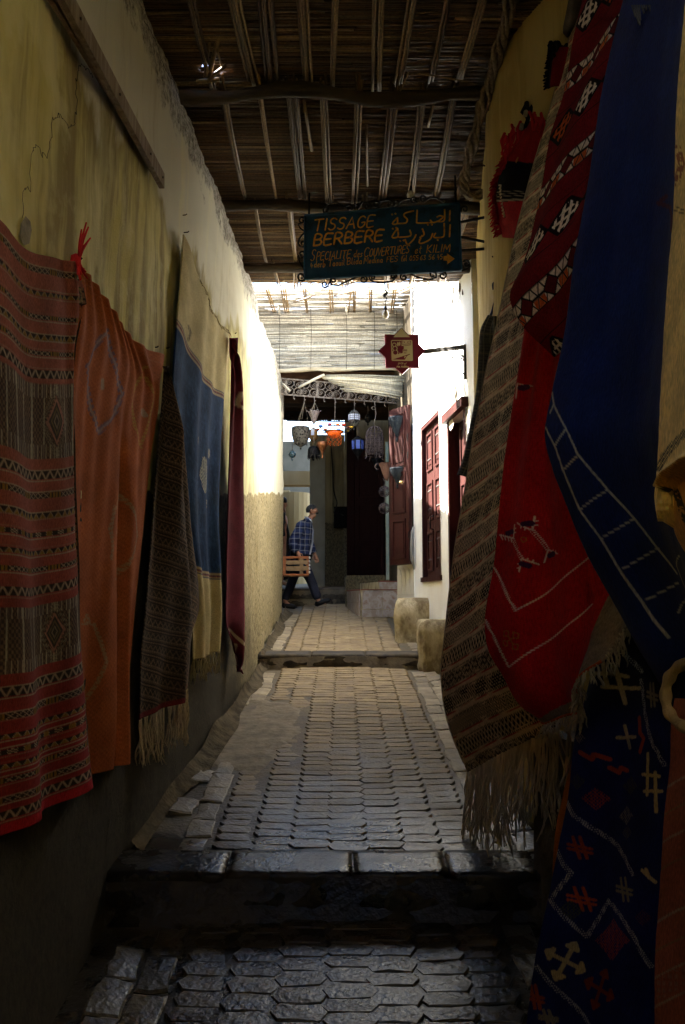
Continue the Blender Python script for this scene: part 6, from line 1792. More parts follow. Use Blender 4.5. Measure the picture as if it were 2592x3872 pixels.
for k in range(8):
    a = (k + .5) * math.pi / 4
    for j in range(3):
        for s in (-.5, .5):
            n_ = Vector((math.cos(a), math.sin(a), 0)); e = Vector((-n_.y, n_.x, 0))
            p = Vector((top.x, top.y, bot.z + h * (.43 + .11 * j))) + n_ * r * .95 + e * (s * r * .34)
            mb = MB(); q = [p - e * r * .13 - Vector((0, 0, h * .04)), p + e * r * .13 - Vector((0, 0, h * .04)), p + e * r * .13 + Vector((0, 0, h * .04)), p - e * r * .13 + Vector((0, 0, h * .04))]
            mb.hexa([x_ - n_ * .005 for x_ in q], [x_ + n_ * .006 for x_ in q]); mb.build('pane', WHITEG, t)
t, top, r, h, bot = lantern('blue_lantern', 'dark six-sided lantern with a bright blue glass pane', 1354, 1650, 1730, 12.5, 46, [(.1, 0), (.4, .12), (.9, .3), (1, .34), (1, .82), (.9, .86), (.3, 1)], BLKP, None, n=6)
for k in range(6):
    a = (k + .5) * math.pi / 3; n_ = Vector((math.cos(a), math.sin(a), 0)); e = Vector((-n_.y, n_.x, 0))
    p = Vector((top.x, top.y, bot.z + h * .58)) + n_ * r * .875
    mb = MB(); q = [p - e * r * .34 - Vector((0, 0, h * .2)), p + e * r * .34 - Vector((0, 0, h * .2)), p + e * r * .34 + Vector((0, 0, h * .2)), p - e * r * .34 + Vector((0, 0, h * .2))]
    mb.hexa([x_ - n_ * .004 for x_ in q], [x_ + n_ * .008 for x_ in q]); mb.build('pane', BLUEG, t)
# domed wire cage
cg = thing('wire_cage', 'tall domed cage lantern of scrolled rusty wire', 'lantern', P(1417, 1610, 12.0), 'lanterns hanging at the shop front')
ct = P(1417, 1612, 12.0); cb_ = P(1417, 1722, 12.0); h = ct.z - cb_.z; r = 70 / F * 12.0 / 2
mb = MB()
for k in range(12):
    a = k * math.pi / 6; mb.tube([Vector((ct.x + math.cos(a) * r * f, ct.y + math.sin(a) * r * f, cb_.z + h * z)) for f, z in ((1.0, 0), (1.0, .3), (.99, .6), (.86, .82), (.55, .95), (.06, 1.0))], .006, n=4)
for f, z in ((1, .0), (1, .22), (1, .42), (.99, .6), (.88, .8)):
    mb.tube([Vector((ct.x + math.cos(a) * r * f, ct.y + math.sin(a) * r * f, cb_.z + h * z)) for a in np.linspace(0, 2 * math.pi, 25)], .005, n=4, cap=False)
mb.build('frame', WIREM, cg, smooth=True)
for k in range(12):
    a = (k + .5) * math.pi / 6; n_ = Vector((math.cos(a), math.sin(a), 0)); e = Vector((-n_.y, n_.x, 0))
    for j, z in enumerate((.11, .32, .51, .70)):
        mb = MB(); p = Vector((ct.x, ct.y, cb_.z + h * z)) + n_ * r * (.985 if j < 3 else .93); mb.tube(spiral(p, e, Vector((0, 0, 1)), r * .22, 1.6, k, 1 if j % 2 else -1, 14), .0048, n=4); mb.build('scroll', WIREM, cg)
for k in range(4):
    a = k * math.pi / 2 + .5; p = Vector((ct.x + math.cos(a) * r, ct.y + math.sin(a) * r, cb_.z)); mb = MB(); mb.tube([p, p + Vector((math.cos(a) * .01, math.sin(a) * .01, -.05)), p + Vector((math.cos(a) * .03, math.sin(a) * .03, -.065))], .008, n=5); mb.build('foot', WIREM, cg)
mb = MB(); q = grille_at(1418); mb.tube(spiral(q + Vector((-.02, 0, -.11)), Vector((1, 0, 0)), Vector((0, 0, 1)), .03, .8, .5, 1, 10, .8), .006, n=5); mb.tube([q + Vector((0, 0, -.06)), q + Vector((.02, 0, -.2)), ct + Vector((.01, 0, .12)), ct + Vector((-.01, 0, .05)), ct], .006, n=5); mb.build('hanger', HOOK, cg, smooth=True)
# sconces on the open door
def sconce(label, s, z, w_, h, m):
    o = od_p(s, z, .002); t = thing('wall_sconce', label, 'sconce', o, 'sconces on the red door')
    ang = math.atan2(dn.y, dn.x)
    mb = MB(); mb.lathe([(.01, -h), (w_ * .25, -h * .86), (w_ * .5, -h * .62), (w_ * .82, -h * .3), (w_, -.02), (w_, 0), (w_ * .93, -.02)], o, n=10, a0=ang - math.pi / 2, a1=ang + math.pi / 2); mb.build('shade', m, t, smooth=True)
    mb = MB(); mb.lathe([(.001, -h - .05), (.018, -h - .03), (.018, -h - .012), (.006, -h + .01)], o + dn * .015, n=8); mb.build('finial', m, t, smooth=True)
    mb = MB(); mb.tube([o + dn * .01 - dd * w_, o - dd * (w_ + .05) + Vector((0, 0, -.02)) + dn * .02, o - dd * (w_ + .04) + Vector((0, 0, -.08)) + dn * .02, o - dd * (w_ - .005) + Vector((0, 0, -.09)) + dn * .01], .006, n=5); mb.build('handle', m, t, smooth=True)
    return t
sconce('blue-black pierced sconce high on the open red door', .20, 2.56, .13, .30, BLUEBLK)
sconce('dark pierced sconce halfway up the open red door', .20, 1.84, .12, .24, BLUEBLK)
# lanterns along the shop's side wall
pk_ = thing('wall_sconce', 'brown leather half lantern on the shop wall left of the open door', 'sconce', P(1462, 1760, 11.6), 'sconces on the shop wall')
p = P(1466, 1760, 11.7); mb = MB(); mb.lathe([(.01, -.24), (.05, -.20), (.12, .0), (.135, .03), (.12, .02)], p, n=9, a0=math.pi * .5, a1=math.pi * 1.6); mb.build('shade', M('brown_leather', (.10, .045, .028), (.16, .075, .045), bump=.2), pk_)
mb = MB(); mb.tube(spiral(p + Vector((-.15, 0, -.02)), Vector((1, 0, 0)), Vector((0, 0, 1)), .045, .7, .8, 1, 10, .8), .007, n=5); mb.build('handle', WIREM, pk_, smooth=True)
for lab, v in (('wire ball lantern of coiled scrolls, the upper of two by the open door', 1858), ('wire ball lantern of coiled scrolls, the lower of two by the open door', 1922)):
    c = P(1454, v, 11.6); t = thing('wire_ball', lab, 'lantern', c, 'wire balls by the door')
    R_ = 21 / F * 11.6
    for k in range(9):
        zc = (k % 3 - 1) * .62; a = k * 2.0944 / 1.0 + (k // 3) * .7; rr_ = math.sqrt(max(0, 1 - zc * zc))
        n_ = Vector((math.cos(a) * rr_, math.sin(a) * rr_, zc)); e = n_.orthogonal().normalized(); f_ = n_.cross(e)
        mb = MB(); mb.tube(spiral(c + n_ * R_ * .86, e, f_, R_ * .55, 1.8, k, 1, 18), .005, n=4); mb.build('coil', WIREM, t)
    mb = MB(); mb.tube([c + Vector((0, 0, R_)), c + Vector((.01, 0, R_ + .06)), c + Vector((-.02, 0, R_ + .12))], .006, n=5)
    for ax in range(3): mb.tube([c + Vector([(math.cos(q) if i == ax else math.sin(q) if i == (ax + 1) % 3 else 0) for i in range(3)]) * R_ for q in np.linspace(0, 2 * math.pi, 17)], .004, n=4, cap=False)
    mb.build('frame', WIREM, t)
# small round lantern and side sconce at far left, hidden ones in the gloom
t, top, r, h, bot = lantern('globe_lantern', 'small dark teal globe lantern at the left wall edge under the dome', 1106, 1705, 1732, 12.3, 30, [(.2, 0), (.7, .15), (1, .5), (.7, .85), (.3, 1)], M('teal_glass', (.012, .03, .04), (.03, .06, .075), rough=.2, bump=0), None, n=12)
t, top, r, h, bot = lantern('glass_lantern', 'faint dark lantern hanging deep in the shop right of the milky one', 1392, 1565, 1600, 13.2, 26, [(.2, 0), (.8, .2), (1, .5), (.8, .8), (.2, 1)], BLKP, None, n=8)
t, top, r, h, bot = lantern('dome_lantern', 'black tapering lantern below the wire cage', 1425, 1735, 1772, 12.8, 42, cone, BLKP, None, n=8)

# ------------------------------------------------------------------ hanging bulbs
bt = thing('light_bulb', 'bare light bulb on a knotted black wire at the end of the roof', 'light bulb', P(1459, 1180, 8.0))
mb = MB(); pw = [P(1456, 1060, 8.0), P(1458, 1095, 8.0), P(1464, 1108, 8.0), P(1454, 1118, 8.0), P(1463, 1128, 8.0), P(1458, 1140, 8.0), P(1459, 1160, 8.0)]; mb.tube(smooth_path(pw, 30), [.006 + .010 * (1 if 8 < k < 18 else 0) for k in range(31)], n=6); mb.build('wire', IRON, bt, smooth=True)
mb = MB(); p = P(1459, 1160, 8.0); mb.lathe([(.014, 0), (.018, -.01), (.018, -.055), (.014, -.06)], p, n=10); mb.build('socket', IRON, bt, smooth=True)
mb = MB(); p = P(1459, 1190, 8.0); mb.lathe([(.001, -.045), (.018, -.04), (.031, -.022), (.036, 0), (.030, .022), (.019, .042), (.015, .06)], p, n=14); mb.build('glass', M('bulb_glass', (.42, .38, .27), (.5, .46, .36), rough=.12, bump=0), bt, smooth=True)
b2 = thing('light_bulb', 'small white globe lamp among the roof battens above the blue sign', 'light bulb', P(1553, 738, 6.1))
mb = MB(); p = P(1553, 738, 6.1); mb.lathe([(.001, -.035), (.022, -.028), (.034, 0), (.024, .025), (.012, .034)], p, n=14); mb.build('glass', M('white_globe', (.6, .6, .56), rough=.25, bump=0), b2, smooth=True)
mb = MB(); mb.tube([p + Vector((0, 0, .034)), p + Vector((.01, 0, .1)), p + Vector((0, .02, .25))], [.014, .010, .006], n=6); mb.build('wire', IRON, b2, smooth=True)

# unseen wall added at the left end of the passage to keep light out
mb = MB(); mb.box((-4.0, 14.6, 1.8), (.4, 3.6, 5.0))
mb.build('passage_light_block', BACKWALL, shop)

# unseen tall block added to shade the passage beyond from the sun
mb = MB(); mb.box((-3.4, 18.9, 2.6), (2.0, 6.2, 7.0)); mb.build('passage_sun_block', BACKWALL, far)
# ------------------------------------------------------------------ hand-painted blue shop sign
z5 = lambda a, b: (a / 2.24 + 1100, b / 2.24 + 750)
SY0, SY1 = 6.22, 5.92
cTL, cBL = P(*z5(122, 150), SY0), P(*z5(120, 680), SY0)
cTR, cBR = P(*z5(1425, 45), SY1), P(*z5(1445, 605), SY1)
sx_ = (cTR - cTL); sx_.z = 0; sx_.normalize()
sn = Vector((sx_.y, -sx_.x, 0))
if sn.y > 0: sn = -sn
so = Vector(((cTL.x + cTR.x) / 2, (cTL.y + cTR.y) / 2, 0))
def onsign(a, b, out=0.0):
    r = ray(*z5(a, b)); k = so.dot(sn) / r.dot(sn)
    return r * k + sn * out
sign = thing('shop_sign', 'blue hand-painted shop sign with orange French and Arabic lettering and iron scrolls', 'sign', onsign(780, 340))
BLUEP = M('blue_sign_paint', (.004, .032, .07), (.009, .075, .175), scale=7, contrast=(.38, .5), rough=.5, bump=.12, bscale=30)
ORP = M('orange_lettering', (.50, .19, .02), (.86, .44, .06), scale=28, contrast=(.36, .5), rough=.6, bump=0)
cor = [onsign(122, 150), onsign(1425, 45), onsign(1445, 605), onsign(120, 680)]
mb = MB(); mb.hexa([p - sn * .04 for p in cor], cor); mb.build('board', BLUEP, sign)
mb = MB()
for k in range(4):
    a, b = cor[k], cor[(k + 1) % 4]; mb.tube([a + sn * .004, b + sn * .004], .011, n=6)
mb.build('frame', BLUEP, sign)
GL = {
 'T': (.75, [[(0, .98), (.75, 1)], [(.38, 1), (.36, 0)]]), 'I': (.2, [[(.1, 1), (.1, 0)]]),
 'S': (.6, [[(.58, .88), (.42, 1), (.18, .96), (.08, .78), (.18, .58), (.45, .46), (.54, .25), (.42, .04), (.18, 0), (.02, .12)]]),
 'A': (.7, [[(0, 0), (.36, 1), (.68, 0)], [(.13, .34), (.56, .36)]]), 'G': (.68, [[(.62, .86), (.42, 1), (.18, .88), (.05, .5), (.15, .1), (.4, 0), (.62, .2), (.64, .45), (.4, .43)]]),
 'E': (.58, [[(.58, 1), (.06, .98), (.04, 0), (.56, .02)], [(.05, .5), (.48, .52)]]),
 'B': (.62, [[(.05, 0), (.06, 1), (.42, .98), (.54, .78), (.4, .56), (.06, .52)], [(.4, .56), (.6, .3), (.46, .04), (.05, 0)]]),
 'R': (.62, [[(.05, 0), (.06, 1), (.44, .98), (.56, .76), (.42, .54), (.06, .5)], [(.28, .5), (.62, 0)]]),
 'P': (.58, [[(.05, 0), (.06, 1), (.44, .98), (.56, .76), (.42, .5), (.06, .48)]]), 'C': (.62, [[(.6, .86), (.42, 1), (.16, .88), (.04, .5), (.16, .1), (.42, 0), (.6, .14)]]),
 'L': (.5, [[(.05, 1), (.04, 0), (.5, .02)]]), 'O': (.66, [[(.33, 1), (.1, .82), (.04, .5), (.12, .14), (.33, 0), (.56, .16), (.63, .5), (.55, .84), (.33, 1)]]),
 'U': (.62, [[(.04, 1), (.05, .25), (.2, .02), (.42, .02), (.57, .25), (.58, 1)]]), 'V': (.64, [[(0, 1), (.3, 0), (.64, 1)]]),
 'K': (.62, [[(.05, 1), (.05, 0)], [(.58, 1), (.08, .45), (.6, 0)]]), 'M': (.8, [[(0, 0), (.1, 1), (.4, .3), (.7, 1), (.8, 0)]]),
 'F': (.55, [[(.55, 1), (.06, .98), (.04, 0)], [(.05, .52), (.45, .54)]]),
 'd': (.48, [[(.4, .42), (.2, .52), (.05, .3), (.18, .02), (.38, .14)], [(.44, 1), (.4, .14), (.48, .02)]]), 'e': (.42, [[(.05, .26), (.36, .32), (.3, .52), (.12, .46), (.05, .2), (.18, .0), (.4, .1)]]),
 's': (.36, [[(.32, .48), (.12, .5), (.08, .36), (.3, .2), (.22, .02), (.02, .06)]]), 't': (.36, [[(.18, .9), (.14, .1), (.3, .0)], [(0, .58), (.34, .62)]]),
 'r': (.34, [[(.06, .52), (.06, 0)], [(.06, .34), (.2, .52), (.34, .48)]]), 'b': (.44, [[(.05, 1), (.05, .02), (.26, .0), (.4, .22), (.28, .48), (.06, .4)]]),
 'a': (.46, [[(.38, .46), (.16, .5), (.04, .24), (.16, .0), (.36, .14), (.38, .5), (.38, .08), (.46, .0)]]), 'o': (.44, [[(.22, .52), (.05, .3), (.16, .02), (.34, .06), (.4, .32), (.22, .52)]]),
 'u': (.46, [[(.05, .5), (.07, .1), (.24, .0), (.38, .16), (.39, .5), (.4, .06), (.46, 0)]]), 'i': (.18, [[(.08, .5), (.08, .04), (.16, 0)], [(.09, .72), (.10, .74)]]),
 'l': (.22, [[(.08, 1), (.06, .1), (.2, 0)]]), 'n': (.46, [[(.05, .5), (.06, 0)], [(.06, .32), (.22, .52), (.36, .42), (.38, 0)]]),
 'z': (.4, [[(.02, .5), (.38, .5), (.02, .02), (.4, .02)]]),
 '0': (.5, [[(.25, .9), (.06, .6), (.06, .25), (.25, 0), (.44, .28), (.44, .64), (.25, .9)]]), '5': (.46, [[(.42, .9), (.1, .88), (.08, .52), (.3, .56), (.42, .3), (.26, .02), (.04, .08)]]),
 '6': (.46, [[(.36, .9), (.12, .6), (.05, .25), (.22, 0), (.4, .2), (.3, .44), (.08, .32)]]), '3': (.44, [[(.05, .86), (.38, .88), (.2, .52), (.4, .3), (.24, .02), (.02, .1)]]),
 '4': (.48, [[(.14, .9), (.06, .36), (.44, .4)], [(.3, .62), (.28, 0)]]), ' ': (.3, []),
}
def rounded(pts, n=3):
    if len(pts) < 3: return pts
    out = [pts[0]]
    for i in range(len(pts) - 1):
        p0 = pts[max(i - 1, 0)]; p1 = pts[i]; p2 = pts[i + 1]; p3 = pts[min(i + 2, len(pts) - 1)]
        sharp = 0
        for k in range(1, n + 1):
            f = k / n
            out.append(tuple(.5 * (2 * b + (c - a) * f * .55 + (2 * a - 5 * b + 4 * c - d) * f * f * .0 + 0) if False else b + (c - b) * f for a, b, c, d in zip(p0, p1, p2, p3)))
    return out
def text_strokes(mb, txt, x0, y0, x1, y1, h, wd, skew=.18, gap=.16, place=onsign, nrm=None, soft=True):
    tot = sum(GL[c][0] + gap for c in txt) - gap
    k = math.hypot(x1 - x0, y1 - y0) / tot
    x = 0
    for ch in txt:
        w_, sts = GL[ch]
        for st in sts:
            pts = []
            for a, b in st:
                f = (x + a) * k + b * h * skew
                L_ = math.hypot(x1 - x0, y1 - y0)
                px = x0 + (x1 - x0) * f / L_; py = y0 + (y1 - y0) * f / L_ - b * h
                pts.append(place(px, py))
            if soft and len(pts) > 3: pts = smooth_path(pts, (len(pts) - 1) * 3)
            mb.stroke(pts, wd, nrm if nrm is not None else sn, .002)
        x += w_ + gap
px2m = 1 / 2.24 / F * 6.1
mb = MB()
text_strokes(mb, 'TISSAGE', 190, 278, 700, 240, 95, 13 * px2m); mb.build('lettering', ORP, sign); mb = MB()
text_strokes(mb, 'BERBERE', 190, 402, 775, 360, 92, 17 * px2m)
mb.build('lettering', ORP, sign)
for w_, a, b, c, d, h, wd in (('S', 168, 530, 200, 528, 92, 7), ('PECIALITE', 216, 524, 502, 505, 66, 7), ('des', 532, 500, 604, 496, 60, 6), ('C', 618, 497, 655, 495, 78, 7), ('OUVERTURES', 664, 494, 1000, 462, 64, 7), ('et', 1050, 468, 1104, 464, 66, 6), ('KILIM', 1148, 462, 1345, 452, 64, 8)):
    mb = MB(); text_strokes(mb, w_, a, b, c, d, h, wd * px2m); mb.build('lettering', ORP, sign)
for w_, a, b, c, d, h in (('4', 165, 592, 188, 590, 46), ('derb', 197, 586, 292, 580, 54), ('Taouil', 318, 578, 455, 566, 54), ('Blida', 476, 562, 602, 555, 54), ('Medina', 620, 554, 778, 544, 54), ('FES', 812, 540, 905, 534, 44), ('tel', 935, 534, 982, 530, 48), ('055', 1006, 528, 1080, 525, 44), ('63', 1096, 524, 1142, 522, 44), ('56', 1168, 520, 1218, 518, 44), ('45', 1240, 518, 1284, 516, 46)):
    mb = MB(); text_strokes(mb, w_, a, b, c, d, h, 5.5 * px2m, skew=.10)
    if w_ == 'tel': mb.stroke([onsign(944, 492), onsign(962, 486)], 5 * px2m, sn)
    mb.build('lettering', ORP, sign)
mb = MB()
ar = [[(1350, 105), (1346, 192)], [(1304, 96), (1304, 172), (1288, 196), (1240, 196)], [(1242, 158), (1266, 148), (1292, 158), (1262, 186), (1240, 197)], [(1240, 197), (1205, 206), (1184, 186)], [(1072, 102), (1068, 190), (1082, 210), (1205, 206)],
      [(1040, 108), (975, 124), (960, 148), (988, 180), (972, 210), (900, 214)], [(905, 165), (862, 214), (902, 216), (905, 165)],
      [(1351, 226), (1346, 325)], [(1300, 214), (1300, 310), (1276, 331), (1215, 331), (1226, 298)], [(1202, 300), (1180, 348), (1112, 382), (1088, 372), (1102, 340)], [(1116, 260), (1130, 308), (1096, 330)], [(1062, 310), (1040, 350), (992, 392), (970, 350)], [(1010, 272), (1015, 318), (930, 330), (908, 324)], [(906, 255), (858, 328), (910, 325), (906, 255)]]
for st in ar:
    q = [onsign(*p) for p in st]
    mb.stroke(smooth_path(q, (len(q) - 1) * 4) if len(q) > 2 else q, 14 * px2m, sn)
for p in ((858, 136), (886, 130), (1160, 222), (1194, 222), (864, 256), (892, 248), (926, 361), (955, 356), (1244, 353), (1112, 316), (1092, 350)):
    mb.stroke([onsign(*p), onsign(p[0] + 4, p[1] + 3)], 15 * px2m, sn)
mb.build('arabic_lettering', ORP, sign)
mb = MB(); pts = [onsign(*p, .002) for p in ((1295, 490), (1325, 487), (1322, 465), (1390, 512), (1325, 562), (1325, 530), (1295, 528))]; mb.add(pts, [tuple(range(7))]); mb.build('arrow', ORP, sign)
# forged scrolls round the board
def sp2(cx, cy, r, turns, a0, s): return [(cx + r * (1 - .75 * k / 16) * math.cos(a0 + s * turns * 2 * math.pi * k / 16), cy + r * (1 - .75 * k / 16) * math.sin(a0 + s * turns * 2 * math.pi * k / 16)) for k in range(17)]
scr_ = [list(reversed(sp2(283, 720, 32, 1.2, 0, 1))) + [(330, 700), (345, 675)], list(reversed(sp2(356, 690, 32, 1.2, 1.6, 1))) + [(330, 722), (400, 730), (470, 695), (560, 658), (625, 645)] , sp2(612, 678, 34, 1.25, -1.2, 1), list(reversed(sp2(690, 660, 30, 1.2, 2.2, 1))) + [(700, 700), (780, 706), (860, 692), (890, 655)] + sp2(866, 652, 28, 1.1, 0, -1), list(reversed(sp2(955, 660, 34, 1.25, -1.4, -1))) + [(1010, 632), (1090, 665), (1170, 682), (1230, 660)] + sp2(1200, 640, 32, 1.1, .3, -1), list(reversed(sp2(1285, 645, 36, 1.25, -1.6, 1))), sp2(85, 655, 38, 1.2, .8, 1) ,
       list(reversed(sp2(90, 180, 32, 1.1, 0, -1))) + [(58, 210), (75, 245), (115, 275), (70, 330), (58, 370)] + sp2(95, 375, 32, 1.1, 2.6, -1), list(reversed(sp2(88, 462, 30, 1.1, 1.5, -1))) + [(60, 470), (70, 530), (110, 600), (118, 640)],
       sp2(1472, 85, 34, 1.2, 2.5, 1), sp2(1487, 548, 34, 1.2, -2.5, 1), [(120, 684), (60, 690)], [(1445, 606), (1490, 590), (1520, 560)],
       list(reversed(sp2(300, 90, 34, 1.2, 1.2, 1))) + [(300, 40), (380, 20), (440, 60), (520, 85)] + sp2(490, 70, 34, 1.1, .4, -1), list(reversed(sp2(560, 60, 30, 1.1, 1.6, 1))) + [(600, 20), (660, 30), (690, 70)] + sp2(650, 60, 30, 1.1, .2, 1), list(reversed(sp2(720, 45, 36, 1.2, 1.5, -1))) + [(760, 10), (830, 0), (870, 40)] + sp2(840, 40, 34, 1.1, 0, 1), list(reversed(sp2(890, 30, 30, 1.1, 1.5, -1))) + [(930, 10), (1000, -10), (1060, 20)] + sp2(1040, 0, 34, 1.1, .6, 1), list(reversed(sp2(1120, -10, 30, 1.1, 1.6, 1))) + [(1180, -20), (1240, -10), (1290, 20)]]
for s_ in scr_:
    mb = MB(); mb.tube([onsign(a, b, -.02) for a, b in s_], .0075, n=6); mb.build('scroll', IRON, sign, smooth=True)
for (a, b), (yw, dz) in (((1425, 195), (5.85, 0)), ((1438, 435), (5.9, 0)), ((1440, 318), (5.9, -.06))):
    p = onsign(a, b, -.02); mb = MB(); mb.tube([p, Vector((XR(yw) + .02, yw, p.z + dz))], .011, n=6); mb.build('bracket', IRON, sign)
for a, b in ((150, 148), (1400, 48)):
    p = onsign(a, b, -.02); mb = MB(); mb.tube([p, p + Vector((0, .02, .14)), Vector((p.x, p.y + .05, RZ - .02))], .008, n=6); mb.build('hanger_rod', IRON, sign)

# ------------------------------------------------------------------ eight-pointed street sign on its arm
z6 = lambda a, b: (a / 6.272 + 1400, b / 6.272 + 1200)
STY = 8.05
def st(a, b, o=0.0): p = P(*z6(a, b), STY); return p + Vector((0, -o, 0))
star = thing('star_sign', 'maroon eight-pointed star sign with cream pictogram on an iron arm', 'sign', st(760, 800))
MAR = M('maroon_enamel', (.13, .006, .022), (.15, .008, .028), rough=.4, bump=0)
CRM = M('cream_enamel', (.52, .46, .27), (.56, .5, .3), rough=.5, bump=0)
ol = [(745, 245), (590, 405), (350, 400), (358, 640), (200, 795), (365, 945), (375, 1185), (600, 1190), (765, 1350), (930, 1190), (1165, 1190), (1160, 945), (1310, 790), (1155, 635), (1150, 410), (910, 405)]
mb = MB(); f = [st(a, b) for a, b in ol]; n = len(f); mb.add(f + [p + Vector((0, .035, 0)) for p in f], [tuple(range(n))[::-1], tuple(range(n, 2 * n))] + [(i, (i + 1) % n, n + (i + 1) % n, n + i) for i in range(n)]); mb.build('board', MAR, star)
def flat(pts, o, name, m): mb = MB(); mb.add([st(a, b, o) for a, b in pts], [tuple(range(len(pts)))[::-1]]); return mb
def circ(cx, cy, r, n=18, ry=None): return [(cx + r * math.cos(k / n * 2 * math.pi), cy + (ry or r) * math.sin(k / n * 2 * math.pi)) for k in range(n)]
mb = MB()
for pts in ([(745, 262), (605, 408), (555, 472), (948, 470), (888, 408)], [(520, 540), (985, 540), (1003, 560), (1018, 1015), (1000, 1035), (530, 1035), (512, 1015), (497, 562)]):
    mb.add([st(a, b, .003) for a, b in pts], [tuple(range(len(pts)))[::-1]])
mb.build('cream_field', CRM, star)
mb = MB()
for pts in ([(515, 562), (738, 562), (740, 690), (800, 690), (802, 745), (775, 770), (775, 850), (640, 880), (530, 800)], [(540, 1000), (945, 868), (948, 884), (880, 915), (825, 1008)]):
    mb.add([st(a, b, .0045) for a, b in pts], [tuple(range(len(pts)))[::-1]])
for st_ in ([(745, 560), (745, 688), (965, 655), (965, 562)], [(765, 562), (765, 645), (945, 630), (945, 562)], [(800, 575), (825, 595), (800, 610)], [(910, 575), (875, 595), (912, 610)]):
    mb.stroke([st(a, b) for a, b in st_], .006, Vector((0, -1, 0)), .0048)
mb.build('maroon_shapes', MAR, star)
mb = MB()
for cx, cy, r in ((575, 655, 52), (592, 742, 60), (600, 838, 68)): mb.add([st(a, b, .0055) for a, b in circ(cx, cy, r)], [tuple(range(18))[::-1]])
for pts in (circ(660, 640, 22, 12, 52), circ(702, 628, 20, 12, 50), circ(828, 805, 48, 16, 72), circ(823, 740, 20, 10, 22), circ(708, 892, 56, 14, 18), [(690, 880), (708, 830), (728, 880)], [(812, 930), (865, 915), (815, 980)]):
    mb.add([st(a, b, .0055) for a, b in pts], [tuple(range(len(pts)))[::-1]])
mb.build('cream_shapes', CRM, star)
mb = MB()
for cx, cy, r in ((575, 655, 33), (592, 742, 42), (600, 838, 52)): mb.add([st(a, b, .0065) for a, b in circ(cx, cy, r)], [tuple(range(18))[::-1]])
for s_ in ([(785, 775), (872, 775)], [(782, 800), (875, 800)], [(800, 848), (856, 848)]): mb.stroke([st(a, b) for a, b in s_], .007, Vector((0, -1, 0)), .0068)
mb.build('maroon_shapes', MAR, star)
pl6 = lambda a, b: st(a, b)
for w_, a, b in (('Ain', 632, 712), ('Azliten', 740, 918)):
    mb = MB(); text_strokes(mb, w_, a, 1186, b, 1186, 42, .0065, skew=0, place=pl6, nrm=Vector((0, -1, 0)), soft=False); mb.build('lettering', CRM, star)
mb = MB()
for s_ in ([(870, 1085), (850, 1080), (855, 1100), (800, 1102)], [(780, 1070), (778, 1102)], [(765, 1095), (755, 1120)], [(740, 1070), (738, 1100), (700, 1102), (690, 1085), (668, 1100), (664, 1115), (680, 1118)]):
    mb.stroke([st(a, b) for a, b in s_], .005, Vector((0, -1, 0)), .003)
for p in ((835, 1115), (815, 1115), (760, 1080), (705, 1080), (680, 1080)): mb.stroke([st(*p), st(p[0] + 3, p[1])], .006, Vector((0, -1, 0)), .003)
mb.build('arabic_lettering', CRM, star)
pa_ = st(1280, 790) + Vector((0, .02, 0)); pe = Hw(1797, 1330, 0)
pe = Vector((XH(7.85), 7.85, pa_.z - .02))
ARMM = M('arm_iron', (.035, .032, .026), (.08, .07, .06), rough=.6, metal=.3)
mb = MB(); bar(mb, pa_, pe, .045, .03, up=Vector((0, 1, 0))); mb.build('arm', ARMM, star)
mb = MB(); mb.tube([pe + Vector((-.01, 0, .02)), pe + Vector((-.01, 0, -.35))], .014, n=6); mb.build('wall_plate', ARMM, star)
dz_ = [(0, -.02), (-.22, -.02), (-.14, -.12), (-.02, -.14), (-.12, -.24), (-.02, -.30), (-.14, -.12), (-.10, -.02), (-.02, -.12)]
mb = MB()
for (a, b), (c, d) in zip(dz_[:-1], dz_[1:]): mb.tube([pe + Vector((a, 0, b)), pe + Vector((c, 0, d))], .006, n=5)
mb.build('lattice', ARMM, star)

# ------------------------------------------------------------------ people
def skin(name, J, E, m, parent, sub=2, root=0):
    me = bpy.data.meshes.new(name); keys = list(J)
    off = ORG[parent.name]
    me.from_pydata([Vector(J[k][0]) - off for k in keys], [(keys.index(a), keys.index(b)) for a, b in E], [])
    o = bpy.data.objects.new(name, me); C.objects.link(o); o.parent = parent
    ORG[o.name] = off
    md = o.modifiers.new('Skin', 'SKIN'); md.use_smooth_shade = True; md.branch_smoothing = .6
    lay_ = me.skin_vertices[0].data
    for i, k in enumerate(keys):
        r = J[k][1]; lay_[i].radius = r if isinstance(r, tuple) else (r, r)
        lay_[i].use_root = (i == root)
    s = o.modifiers.new('Subdivision', 'SUBSURF'); s.levels = sub; s.render_levels = sub
    me.materials.append(m)
    return o
SKIN = M('skin', (.32, .15, .085), (.38, .19, .115), scale=14, rough=.55, bump=.05, spec=.35)
HAIR = M('grey_hair', (.015, .015, .015), (.075, .075, .075), scale=40, stretch=(1, 1, 3), rough=.6, bump=.4, bscale=120)
NAVYT = M('navy_trousers', (.010, .011, .022), (.016, .018, .034), scale=20, rough=.9, bump=.2)
SHOE = M('black_shoe', (.006, .006, .007), (.012, .011, .011), rough=.6, bump=0, spec=.2)
